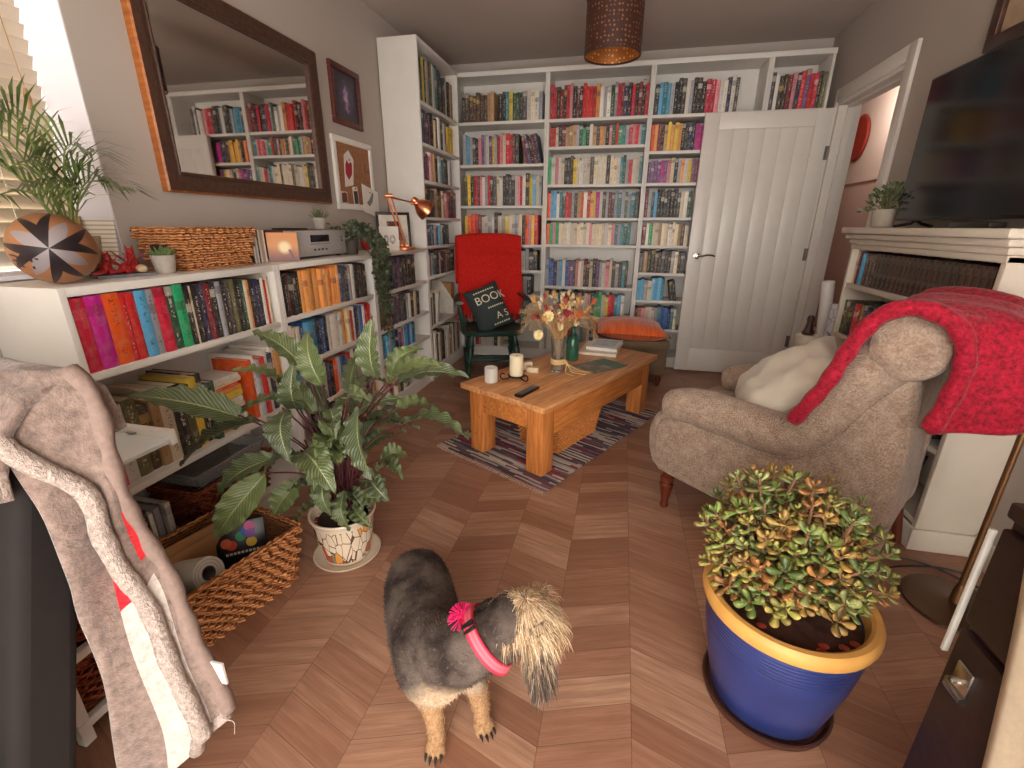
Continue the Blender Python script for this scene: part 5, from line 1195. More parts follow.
# ================================================================ rocking chair
def rocking_chair():
    gp = plain('dark_green_paint', rgb(28, 58, 48), .35, var=.2)
    RC = Vector((-.97, 3.50, 0)); rz = .36
    t = thing('rocking_chair', 'dark green spindle-back rocking chair in front of the corner bookcases', 'rocking chair', RC, rz)
    def turned(a, b, rs, n=12):
        a, b = Vector(a), Vector(b); d = b-a; M = Matrix.Translation(a) @ d.to_track_quat('Z', 'Y').to_matrix().to_4x4(); g = G(); L = d.length
        g.lathe([(.001, 0)]+[(r, z*L) for z, r in rs]+[(.001, L)], n=n, M=M); return g
    LEG = [(0, .014), (.1, .017), (.2, .022), (.27, .026), (.31, .018), (.34, .024), (.37, .018), (.5, .023), (.66, .027), (.72, .02), (.75, .027), (.79, .02), (.9, .018), (1, .016)]
    def rockz(y): return .014+.115*(y/.45)**2*.75
    for sx in (-1, 1):
        g = G(); rs = []
        for i in range(25):
            y = -.44+.92*i/24; z = rockz(y-.02); x = sx*.205; rs.append([(x-.014, y, z), (x+.014, y, z), (x+.014, y, z+.034), (x-.014, y, z+.034)])
        g.rings(rs, smooth=False); g.make('rocker', gp, t, sharp=50)
        for yb, yt in ((-.2, -.14), (.2, .13)):
            turned((sx*.205, yb, rockz(yb-.02)+.03), (sx*.165, yt, .385), LEG).make('leg', gp, t)
        turned((sx*.2, -.19, .17), (sx*.2, .19, .17), [(0, .009), (.3, .011), (.5, .017), (.7, .011), (1, .009)]).make('stretcher', gp, t)
        P = catmull([(sx*.255, -.2, .645), (sx*.27, -.08, .65), (sx*.265, .08, .652), (sx*.235, .24, .66)], 8)
        g = G(); rs = []
        for i, p in enumerate(P):
            w = .032-.012*i/len(P); rs.append([p+Vector((w*math.cos(k*PI/5), 0, .012*math.sin(k*PI/5))) for k in range(10)])
        g.rings(rs); g.make('arm', gp, t)
        turned((sx*.215, -.16, .42), (sx*.258, -.17, .64), [(0, .012), (.2, .02), (.4, .014), (.55, .021), (.8, .012), (1, .012)]).make('arm_post', gp, t)
        turned((sx*.235, .02, .42), (sx*.262, .03, .645), [(0, .009), (.4, .014), (1, .009)]).make('arm_spindle', gp, t)
        g = G(); g.tube(catmull([(sx*.2, .2, .41), (sx*.215, .235, .62), (sx*.232, .29, .86), (sx*.24, .345, 1.07)], 6), [.02]*6+[.018]*6+[.016]*7, 12); g.ball((sx*.2405, .35, 1.09), (.02, .02, .022)); g.make('back_post', gp, t)
    turned((-.2, 0, .17), (.2, 0, .17), [(0, .01), (.3, .013), (.5, .018), (.7, .013), (1, .01)]).make('stretcher', gp, t)
    turned((-.19, -.18, .2), (.19, -.18, .2), [(0, .01), (.3, .013), (.5, .02), (.7, .013), (1, .01)]).make('stretcher', gp, t)
    g = G(); rs = []; n = 40
    for (k, z) in ((.9, .388), (.98, .392), (1, .405), (1, .415), (.97, .424), (.8, .421), (.45, .413), (.02, .411)):
        ring = []
        for i in range(n):
            a = 2*PI*i/n; c, s = math.cos(a), math.sin(a); e = lambda q: math.copysign(abs(q)**.62, q)
            ring.append((k*e(c)*(.25-.03*max(0, s)), k*e(s)*.235, z))
        rs.append(ring)
    g.rings(rs); g.make('seat', gp, t)
    for k in range(5):
        x = (-.14+.07*k); g = G(); g.tube(catmull([(x*.95, .2, .415), (x, .24, .62), (x*1.04, .295, .87), (x*1.06, .335, 1.04)], 5), .008, 8); g.make('spindle', gp, t)
    g = G(); rs = []
    for i in range(13):
        x = -.235+.47*i/12; y = .345+.03*(1-(x/.235)**2); z0 = 1.0; z1 = 1.085+.012*(1-(x/.235)**2); rs.append([(x, y-.011, z0), (x, y+.011, z0), (x, y+.013, z1), (x, y-.009, z1)])
    g.rings(rs); g.make('top_rail', gp, t, sharp=50)
    # red throw over the back
    rd = N('red_woven_throw', .95, None, .1); nz = rd.noise(rd.coord('Object'), 120, 3); rd.col(rd.ramp(nz, [(.3, rgb(176, 26, 24)), (.7, rgb(214, 48, 40))])); rd.bump(nz, .5, .004)
    tt = thing('throw_blanket', 'plain red throw hanging over the back of the green rocking chair', 'blanket', RC, rz)
    prof = along([(0, .14, .50), (0, .19, .64), (0, .236, .80), (0, .285, .95), (0, .318, 1.06), (0, .334, 1.108), (0, .362, 1.118), (0, .388, 1.10), (0, .395, 1.04), (0, .39, .9), (0, .385, .72)])
    def fn(u, v):
        p = prof(u); a = 2*v-1; ww = .268+.012*(1-u)-.014*math.sin(u*5)
        x = a*ww+.012; y = p.y+.03*(1-a*a)*(1 if .45 < u < .75 else .5)-.012+.006*math.sin(x*24+u*3)*(1-u); z = p.z+.01*(1-a*a)*(1 if .4 < u < .75 else 0)-.012*abs(a)**3*(.4 < u < .7)
        if u < .45: y -= .006
        return (x, y, z)
    g = G(); g.grid(fn, 60, 26); g.make('woven_cloth', rd.m, tt, solid=.007)
    g = G(); rnd = random.Random(9)
    for i in range(80):
        p = fn(0, i/79); g.tube([p, (p[0]+rnd.uniform(-.006, .006), p[1]-.004, p[2]-.02), (p[0]+rnd.uniform(-.012, .012), p[1]-.008, p[2]-rnd.uniform(.04, .055))], .0018, 4)
    g.make('fringe', rd.m, tt)
    # dark cushion with lettering
    cm = plain('charcoal_green_canvas', rgb(48, 58, 58), .85, var=.08, scale=60, bump=.2); ink = plain('cream_print', rgb(222, 212, 184), .8)
    t = thing('cushion', 'charcoal cushion printed BOOK leaning on the left arm of the rocking chair', 'cushion', RC)
    Rm = Matrix.Rotation(rz, 4, 'Z') @ Matrix.Translation((-.025, .0, .575)) @ Matrix.Rotation(math.radians(-24), 4, 'Y') @ Matrix.Rotation(math.radians(70), 4, 'X') @ Matrix.Rotation(math.radians(14), 4, 'Y')
    t.matrix_world = Matrix.Translation(RC) @ Rm
    g = G(); cushion(g, .29, .36, .13, wr=.004, seed=4); g.make('cushion_cover', cm, t)
    def onpillow(o):
        for v in o.data.vertices:
            a, b = v.co.x/.145, v.co.y/.18; k = max(0, (1-abs(a)**2.6))**.55*max(0, (1-abs(b)**2.6))**.55; v.co.z = .065*k+.005
    I = Matrix.Identity(4)
    for body, size, x, y in (('BOOK', .09, .035, .06), ('A S', .075, .07, -.095)):
        o = text_mesh('lettering', body, size, ink, t, I, 0)
        for v in o.data.vertices: v.co.x += x; v.co.y += y
        onpillow(o)
    g = G()
    for y, x0, x1, dash in ((.128, -.08, .1, 9), (-.015, -.02, .12, 8), (-.15, -.02, .12, 7)):
        for i in range(dash):
            a = x0+(x1-x0)*i/dash; b = a+(x1-x0)/dash*.6; g.add([(a, y-.006, 0), (b, y-.006, 0), (b, y+.006, 0), (a, y+.006, 0)], [(0, 1, 2, 3)], 0, False)
    onpillow(g.make('small_print', ink, t))
rocking_chair()

# ================================================================ footstool and orange cushion
def footstool():
    t = thing('footstool', 'brown upholstered footstool behind the coffee table under the orange cushion', 'footstool', (.12, 3.72, 0), .12)
    lea = plain('olive_brown_cloth', rgb(112, 92, 70), .8, var=.12, scale=70, bump=.2)
    g = G(); g.box(-.26, .26, -.2, .2, .09, .31, bev=.03); g.make('upholstered_box', lea, t)
    g = G(); g.box(-.27, .27, -.21, .21, .29, .37, bev=.028); g.make('padded_top', lea, t)
    for sx in (-1, 1):
        for sy in (-1, 1):
            g = G(); g.lathe([(.001, 0), (.014, 0), (.018, .02), (.026, .06), (.02, .08), (.026, .1), (.001, .1)], (sx*.215, sy*.155, 0), 16); g.make('leg', plain('red_mahogany', rgb(92, 34, 24), .3), t)
    om = N('orange_silk', .38, None, .5); nz = om.noise(om.coord('Object', (60, 8, 8)), 1, 3); om.col(om.ramp(nz, [(.3, rgb(206, 74, 22)), (.7, rgb(238, 112, 44))])); om.b.inputs['Sheen Weight'].default_value = .4; om.bump(nz, .3, .006)
    t = thing('cushion', 'bright orange silky cushion with a dark beaded edge on the footstool', 'cushion', (.11, 3.70, .425), .12)
    t.rotation_euler = (.06, .04, .12)
    g = G(); cushion(g, .54, .42, .15, wr=.008, seed=11); g.make('cushion_cover', om.m, t)
    g = G()
    P = []
    for e, (a, b) in enumerate((((-1, -1), (1, -1)), ((1, -1), (1, 1)), ((1, 1), (-1, 1)), ((-1, 1), (-1, -1)))):
        n = 30 if e % 2 == 0 else 24
        for i in range(n):
            u = a[0]+(b[0]-a[0])*i/n; v = a[1]+(b[1]-a[1])*i/n; x = u*.27*(1-.06*(1-abs(v))*abs(u)**3); y = v*.21*(1-.06*(1-abs(u))*abs(v)**3); g.ball((x, y, 0), .0055, nu=5, nv=6)
    g.make('beaded_edge', plain('dark_bronze_beads', rgb(84, 56, 34), .4), t)
footstool()

# ================================================================ tweed armchair
AC = Vector((.22, 1.82, 0)); AR = -math.radians(36)
def m_tweed():
    m = N('brown_herringbone_tweed', .95, None, .15); co = m.coord('Object')
    a = m.noise(co, 260, 2, .8); b = m.noise(co, 26, 4, .7)
    s = m.n('SeparateXYZ'); m.l(co, s.inputs[0])
    zig = m.math('PINGPONG', m.math('ADD', s.outputs[0], s.outputs[1]), .011)
    hb = m.math('SINE', m.math('MULTIPLY', m.math('ADD', s.outputs[2], zig), 1150.0))
    t = m.math('ADD', m.math('MULTIPLY', a, .8), m.math('MULTIPLY_ADD', hb, .09, m.math('MULTIPLY', b, .35)))
    c = m.ramp(t, [(.36, rgb(92, 76, 68)), (.52, rgb(142, 120, 104)), (.64, rgb(168, 146, 128)), (.8, rgb(206, 188, 168))])
    wn = m.noise(co, 95, 2); c = m.mix(m.math('MULTIPLY', m.math('GREATER_THAN', wn, .64), .35), c, rgb(176, 98, 60)); m.col(c)
    m.b.inputs['Sheen Weight'].default_value = .2; m.bump(a, .5, .003); return m.m
TWEED = m_tweed()
def slab(g, poly, y0, y1, r=.02, m=0):
    """a rounded upholstered panel: poly in the (x, z) plane, thickness along y"""
    n = len(poly); P = [Vector((p[0], 0, p[1])) for p in poly]; ins = []
    ar = sum(P[i].x*P[(i+1) % n].z-P[(i+1) % n].x*P[i].z for i in range(n)); sg = 1 if ar > 0 else -1
    for i in range(n):
        a = (P[i]-P[i-1]).normalized(); b = (P[(i+1) % n]-P[i]).normalized(); na = Vector((-a.z, 0, a.x))*sg; nb = Vector((-b.z, 0, b.x))*sg; k = (na+nb); k = k.normalized() if k.length > 1e-6 else na; ins.append(k)
    rs = []
    for f, o in ((0, 1), (.3, .45), (1, 0), (-1, 0), (-.3, .45), (0, 1)):
        y = y0+r*f if len(rs) < 3 else y1+r*f
        rs.append([P[i]+ins[i]*r*o+Vector((0, y, 0)) for i in range(n)])
    g.rings(rs, m)
def armchair():
    t = thing('armchair', 'brown tweed scroll-arm armchair facing left beside the striped rug', 'armchair', AC, AR)
    Wd = .64
    def smooth(p, n=5): 
        q = catmull([(a, 0, b) for a, b in p]+[(p[0][0], 0, p[0][1])], n)[:-1]; return [(v.x, v.z) for v in q]
    side = [(-.025, .19), (-.05, .25), (-.058, .34), (-.035, .42), (.1, .46), (.3, .45), (.46, .46), (.545, .56), (.61, .74), (.69, .82), (.735, .76), (.75, .55), (.75, .35), (.745, .2), (.6, .165), (.3, .165), (.1, .175)]
    g = G(); slab(g, smooth(side, 4), .03, .125, .022); g.make('side_panel', TWEED, t)
    g = G(); slab(g, smooth(side, 4), Wd-.125, Wd-.03, .022); g.make('side_panel', TWEED, t)
    g = G(); slab(g, smooth([(-.075, .2), (-.10, .27), (-.105, .36), (-.075, .43), (-.02, .455), (.1, .44), (.3, .37), (.6, .36), (.66, .25), (.6, .17), (.3, .17), (.0, .17)], 4), .05, Wd-.05, .035); g.make('seat_base', TWEED, t)
    g = G()
    def seatf(sg):
        def fn(u, v):
            a, b = 2*u-1, 2*v-1; k = (max(0, 1-abs(a)**5))**.5*(max(0, 1-abs(b)**5))**.5
            x = .24+a*.31; y = Wd/2+b*.215; z = .415+(.06 if sg > 0 else -.045)*k; return (x, y, z)
        return fn
    g.grid(seatf(1), 20, 20); g.grid(seatf(-1), 20, 20); g.make('seat_cushion', TWEED, t)
    g = G(); slab(g, smooth([(.45, .36), (.48, .52), (.53, .68), (.58, .84), (.63, .9), (.70, .87), (.735, .7), (.74, .5), (.74, .2), (.56, .2)], 4), .1, Wd-.1, .02); g.make('backrest', TWEED, t)
    # the outside back and the rolled top
    C = Vector((.69, 0, .882))
    g = G(); n = 36; rs = []
    for (y, r) in ((-.022, .012), (-.026, .04), (-.022, .07), (-.01, .088), (.015, .096), (.2, .097), (Wd/2, .098), (Wd-.2, .097), (Wd-.03, .096), (Wd-.006, .086), (Wd+.006, .06), (Wd+.006, .012)):
        ring = []
        for k in range(n):
            a = 2*PI*k/n; rr = r; ring.append((C.x+rr*math.cos(a)*.98, y+(.004*math.cos((a-PI)*7)*math.exp(-((a-PI)/.7)**2) if r < .09 else 0), C.z+rr*math.sin(a)))
        rs.append(ring)
    g.rings(rs); g.make('back_roll', TWEED, t)
    for y, nm in ((.062, 'near'), (Wd-.062, 'far')):
        path = catmull([(.0, y, .492), (.1, y, .516), (.27, y, .51), (.42, y, .51), (.505, y, .58), (.565, y, .69), (.62, y, .79), (.675, y, .87)], 7)
        rad = []
        for i, p in enumerate(path):
            f = i/(len(path)-1); rad.append(.066+.012*min(1, f*5)+.010*max(0, f-.5))
        rs = []; up = Vector((0, 1, 0))
        for i, p in enumerate(path):
            tg = (path[min(i+1, len(path)-1)]-path[max(i-1, 0)]).normalized(); nn = up.cross(tg).normalized()*-1
            ring = []
            for k in range(20):
                a = 2*PI*k/20; ring.append(p+Vector((0, 1, 0))*math.cos(a)*rad[i]*.98+nn*math.sin(a)*rad[i])
            rs.append(ring)
        f0 = path[0]
        front = [[f0+(q-f0)*k-(path[1]-path[0]).normalized()*d for q in rs[0]] for k, d in ((.05, .03), (.5, .028), (.82, .018))]
        g = G(); g.rings(front+rs); g.make('arm', TWEED, t)
        # piping seam along the arm and a few gathered tucks
        g = G()
        sy = y-.0 if False else (y-.079 if nm == 'near' else y+.079)
        lo = [p+Vector((0, (-.045 if nm == 'near' else .045), 0))-(Vector((0, 1, 0)).cross((path[min(i+1, len(path)-1)]-path[max(i-1, 0)]).normalized())*-1)*rad[i]*.86 for i, p in enumerate(path[2:-8], 2)]
        g.tube(lo, .004, 6); g.make('piping', TWEED, t)
    mah = plain('mahogany_leg', rgb(96, 40, 24), .3, var=.15)
    for y in (.085, Wd-.085):
        g = G(); g.lathe([(.001, .0), (.016, .0), (.019, .012), (.014, .026), (.018, .045), (.028, .095), (.031, .115), (.022, .126), (.03, .136), (.03, .152), (.022, .158), (.026, .19), (.001, .19)], (.005, y, 0), 20); g.make('leg', mah, t)
        g = G(); g.tube([(.755, y, 0.004), (.735, y, .1), (.71, y, .2)], [.014, .018, .024], 10); g.make('leg', mah, t)
    # the cream satin cushion on the seat
    sat = N('cream_satin', .42, None, .5); nz = sat.noise(sat.coord('Object'), 5, 3); sat.col(sat.ramp(nz, [(.3, rgb(196, 186, 168)), (.7, rgb(222, 212, 194))])); sat.b.inputs['Sheen Weight'].default_value = .3
    t = thing('cushion', 'cream satin cushion lying on the seat of the tweed armchair', 'cushion', AC)
    M = Matrix.Translation(AC) @ Matrix.Rotation(AR, 4, 'Z') @ Matrix.Translation((.32, .32, .605)) @ Matrix.Rotation(math.radians(-38), 4, 'Y') @ Matrix.Rotation(math.radians(22), 4, 'X') @ Matrix.Rotation(.25, 4, 'Z')
    t.matrix_world = M; g = G(); cushion(g, .43, .43, .2, wr=.02, seed=6, n=44, corner=.1); g.make('cushion_cover', sat.m, t)
    # crimson velvet throw over the back
    vel = N('crimson_crushed_velvet', .75, None, .3); co = vel.coord('Object'); nz = vel.noise(co, 85, 3, .7); vel.col(vel.ramp(nz, [(.32, rgb(104, 4, 24)), (.52, rgb(158, 10, 40)), (.72, rgb(190, 24, 56))])); vel.b.inputs['Sheen Weight'].default_value = .15; vel.b.inputs['Sheen Roughness'].default_value = .4; vel.bump(nz, .9, .006)
    t = thing('throw_blanket', 'crimson velvety throw draped over the back of the tweed armchair', 'blanket', AC, AR)
    prof = along(catmull([(.47, 0, .615), (.49, 0, .665), (.525, 0, .75), (.552, 0, .835), (.585, 0, .915), (.63, 0, .972), (.69, 0, .99), (.76, 0, .992), (.85, 0, .978), (.92, 0, .94), (.955, 0, .88), (.965, 0, .82), (.955, 0, .76), (.94, 0, .71)], 5))
    edge = along(catmull([(.47, 0, .612), (.50, 0, .672), (.535, 0, .75), (.556, 0, .82), (.58, 0, .895), (.612, 0, .958), (.65, 0, .988), (.695, 0, .997), (.74, 0, .985), (.778, 0, .952), (.80, 0, .90), (.806, 0, .83), (.797, 0, .755), (.785, 0, .69)], 5))
    def fn(u, v):
        p = prof(u); e = edge(u); y = -.05+(Wd+.0)*v; k = min(1, v/.22); k = k*k*(3-2*k); q = e.lerp(p, k)
        fold = .010*math.sin(v*15+u*4)+.006*math.sin(v*37+u*9); d = Vector((0, 0, 1)) if .42 < u < .66 else Vector((1 if u > .5 else -.4, 0, .2))
        q = q+d*fold*k
        if u > .62: y += .03*math.sin((u-.62)*9+v*6)*(1-k*.5)
        return (q.x, y, q.z)
    g = G(); g.grid(fn, 90, 56); g.make('velvet_cloth', vel.m, t, solid=.016)
    g = G(); P = [Vector(fn(u/60, 0))+Vector((0, -.004, 0)) for u in range(61)]; g.tube(P, [.023+.002*math.sin(i*1.1) for i in range(61)], 10); g.make('rolled_hem', vel.m, t, sharp=0)
    g = G(); P = [Vector(fn(1, v/40)) for v in range(41)]; g.tube(P, [.012+.002*math.sin(i*1.3) for i in range(41)], 8); g.make('rolled_hem', vel.m, t, sharp=0)
armchair()
# ================================================================ big striped-leaf plant in a painted pot
def big_plant():
    base = Vector((-.925, 1.265, 0))
    t = thing('saucer', 'cream glazed saucer under the painted plant pot', 'saucer', base)
    cer = plain('cream_glaze', rgb(220, 206, 184), .25, var=.04)
    g = G(); g.lathe([(.001, .002), (.085, 0), (.095, .004), (.118, .02), (.122, .026), (.117, .027), (.092, .012), (.001, .01)], n=40); g.make('dish', cer, t)
    t = thing('potted_plant', 'large plant with long striped green leaves in a painted ceramic pot', 'potted plant', base+Vector((0, 0, .0125)))
    pm = N('painted_ceramic', .22); co = pm.coord('Object'); s = pm.n('SeparateXYZ'); pm.l(co, s.inputs[0])
    ang = pm.math('ARCTAN2', s.outputs[1], s.outputs[0]); cv = pm.n('CombineXYZ'); pm.l(pm.math('MULTIPLY', ang, .11), cv.inputs[0]); pm.l(s.outputs[2], cv.inputs[1])
    mp = pm.n('Mapping'); mp.inputs['Rotation'].default_value = (0, 0, .7); mp.inputs['Scale'].default_value = (1, .45, 1); pm.l(cv.outputs[0], mp.inputs[0])
    vo = pm.n('TexVoronoi'); vo.inputs['Scale'].default_value = 42; pm.l(mp.outputs[0], vo.inputs['Vector']); nz = pm.noise(cv.outputs[0], 26, 2)
    pal = pm.ramp(vo.outputs['Color'], [(0, rgb(222, 204, 178)), (.46, rgb(190, 70, 40)), (.53, rgb(222, 150, 76)), (.58, rgb(222, 204, 178)), (.68, rgb(110, 138, 108)), (.74, rgb(224, 208, 184)), (.86, rgb(92, 62, 66)), (.9, rgb(214, 128, 84)), (.94, rgb(226, 210, 188))], 'CONSTANT')
    edge = pm.n('TexVoronoi'); edge.feature = 'DISTANCE_TO_EDGE'; edge.inputs['Scale'].default_value = 42; pm.l(mp.outputs[0], edge.inputs['Vector'])
    c = pm.mix(pm.math('LESS_THAN', edge.outputs['Distance'], .035), pal, rgb(96, 74, 62)); inband = pm.math('MULTIPLY', pm.math('GREATER_THAN', s.outputs[2], .015), pm.math('LESS_THAN', s.outputs[2], .16))
    pm.col(pm.mix(inband, rgb(222, 206, 182), c))
    g = G(); g.lathe([(.001, 0), (.078, 0), (.083, .006), (.098, .08), (.108, .16), (.114, .182), (.118, .186), (.116, .192), (.109, .19), (.1, .16), (.001, .155)], n=48); g.make('pot', pm.m, t)
    g = G(); g.lathe([(.001, .158), (.05, .164), (.102, .158)], n=24); g.make('soil', plain('dark_soil', rgb(48, 34, 28), .95, bump=.6, scale=60), t)
    lm = N('striped_leaf', .32, None, .45); at = lm.n('Attribute'); at.attribute_name = 'Leaf'; s = lm.n('SeparateXYZ'); lm.l(at.outputs['Vector'], s.inputs[0])
    a = lm.math('ABSOLUTE', lm.math('SUBTRACT', s.outputs[0], .5)); st = lm.math('SINE', lm.math('MULTIPLY', lm.math('SUBTRACT', s.outputs[1], lm.math('MULTIPLY', a, .42)), 120.0))
    st2 = lm.math('MULTIPLY', lm.ramp(st, [(.6, (0, 0, 0)), (.95, (1, 1, 1))]), .5)
    rib = lm.math('LESS_THAN', a, .022); nz = lm.noise(lm.coord('Object'), 30, 2)
    gr = lm.mix(s.outputs[2], rgb(60, 70, 48), rgb(98, 112, 64)); c = lm.mix(st2, gr, rgb(146, 154, 116)); c = lm.mix(rib, c, rgb(150, 156, 108)); lm.col(c); lm.bump(st, .25, .004)
    ms = plain('maroon_stalk', rgb(78, 32, 38), .5, var=.2)
    rnd = random.Random(31)
    def leaf(T, B, W=.034, droop=.03, seed=0):
        T, B = Vector(T)-t.location, Vector(B)-t.location; L = (T-B).length; d = (T-B).normalized()
        out = Vector((d.x, d.y, 0)); nrm = Vector((0, -.35, 1)); nrm = (nrm-d*nrm.dot(d)).normalized()
        if abs(d.z) > .75: nrm = Vector((.25*rnd.uniform(-1, 1)+.2, -1, .2)); nrm = (nrm-d*nrm.dot(d)).normalized()
        nrm.rotate(Matrix.Rotation(rnd.uniform(-.4, .4), 3, d)); side = d.cross(nrm).normalized()
        nu, nv = 40, 8; g = G(); at = []; tint = rnd.random()**1.3; ph = rnd.uniform(0, 6)
        for i in range(nu+1):
            s = i/nu; w = W*(math.sin(PI*min(1, s**.8))**.75)*(1-.25*s)*(1+.03*math.sin(s*48+ph)) if 0 < s < 1 else .0008
            c = B.lerp(T, s)+nrm*(droop*math.sin(PI*s)*1.2)
            for j in range(nv+1):
                a = 2*j/nv-1; wave = (.007*math.sin(s*34+ph+(a > 0)*1.3)+.002*math.sin(s*71+ph*2))*abs(a)**2
                q = c+side*a*w+nrm*(abs(a)*w*.32+wave-.004*(1-abs(a))); g.v.append(tuple(q)); at.append((.5+a*.5, s, tint, 1))
        w = nv+1
        for i in range(nu):
            for j in range(nv): g.f.append((i*w+j, (i+1)*w+j, (i+1)*w+j+1, i*w+j+1)); g.mi.append(0); g.sm.append(True)
        o = g.make('leaf', lm.m, t, attrs={'Leaf': at}, sharp=0)
        az = math.atan2(B.y, B.x); rt = Vector((math.cos(az)*rnd.uniform(.01, .05), math.sin(az)*rnd.uniform(.01, .05), .155)); md = rt.lerp(B, .5); md = Vector((md.x*.6, md.y*.6, md.z+.06))
        if B.z < .3: md.z = B.z*.5+.12
        s = G(); s.tube(catmull([rt, md, B, B+d*L*.06], 5), [.0035]*6+[.0028]*5+[.0022]*5, 6); s.make('stalk', ms, o)
    L = [((-1.365, 0.97, 0.72), (-1.127, 1.12, 0.606)), ((-1.285, 1.0, 0.478), (-1.085, 1.13, 0.599)), ((-1.19, 0.98, 0.243), (-1.049, 1.08, 0.441)), ((-1.198, 1.02, 0.367), (-1.029, 1.12, 0.483)), ((-1.162, 1.25, 0.858), (-0.968, 1.24, 0.742)), ((-1.119, 1.1, 0.773), (-1.021, 1.2, 0.668)), ((-0.993, 1.3, 0.857), (-0.936, 1.26, 0.682)), ((-0.693, 1.2, 0.939), (-0.732, 1.25, 0.727)), ((-0.629, 1.4, 0.797), (-0.722, 1.32, 0.705)), ((-0.435, 1.3, 0.741), (-0.673, 1.26, 0.711)), ((-0.407, 1.2, 0.577), (-0.646, 1.22, 0.589)), ((-0.59, 1.4, 0.574), (-0.71, 1.3, 0.602)), ((-0.648, 1.05, 0.479), (-0.733, 1.14, 0.677)), ((-0.746, 1.0, 0.455), (-0.919, 1.1, 0.524)), ((-0.882, 1.0, 0.541), (-0.956, 1.1, 0.658)), ((-0.69, 1.35, 0.406), (-0.773, 1.3, 0.406)), ((-0.637, 1.2, 0.41), (-0.754, 1.25, 0.396)), ((-0.695, 1.2, 0.31), (-0.783, 1.24, 0.359)), ((-0.85, 1.1, 0.299), (-0.896, 1.16, 0.409)), ((-0.801, 1.12, 0.235), (-0.843, 1.18, 0.347)), ((-1.122, 1.15, 0.22), (-1.03, 1.2, 0.348)), ((-0.794, 1.1, 0.58), (-0.874, 1.18, 0.631)), ((-0.983, 1.2, 0.779), (-1.013, 1.22, 0.605)), ((-0.469, 1.15, 0.821), (-0.661, 1.22, 0.732))]
    for i, (T, B) in enumerate(L):
        ln = (Vector(T)-Vector(B)).length; leaf(T, B, .056 if i in (1, 2, 0, 13, 12) else .046 if ln > .16 else .036, .02+.03*rnd.random())
    for k in range(24):                                       # the leaves of the middle and the far side
        az = rnd.uniform(.2, PI-.2) if k < 9 else rnd.uniform(0, 2*PI); r = rnd.uniform(.05, .16); z = rnd.uniform(.40, .68); B = Vector((math.cos(az)*r, math.sin(az)*r, z)); rr = r+rnd.uniform(.14, .22)
        T = Vector((math.cos(az)*rr, math.sin(az)*rr, z+rnd.uniform(-.06, .16)))
        leaf(base+T, base+B, .036, .03)
    for k in range(10):                                       # small ones round the rim
        az = rnd.uniform(0, 2*PI); B = Vector((math.cos(az)*.06, math.sin(az)*.06, rnd.uniform(.22, .36))); T = B+Vector((math.cos(az)*.11, math.sin(az)*.11, rnd.uniform(-.09, .04)))
        leaf(base+T, base+B, .03, .015)
    g = G()
    for k in range(26):
        az = rnd.uniform(0, 2*PI); r = rnd.uniform(0, .05); g.tube(catmull([(math.cos(az)*r, math.sin(az)*r, .155), (math.cos(az)*(r+.02), math.sin(az)*(r+.02), .27), (math.cos(az)*(r+.06), math.sin(az)*(r+.06), rnd.uniform(.34, .5))], 4), .003, 5)
    g.make('stalks', ms, t)
big_plant()

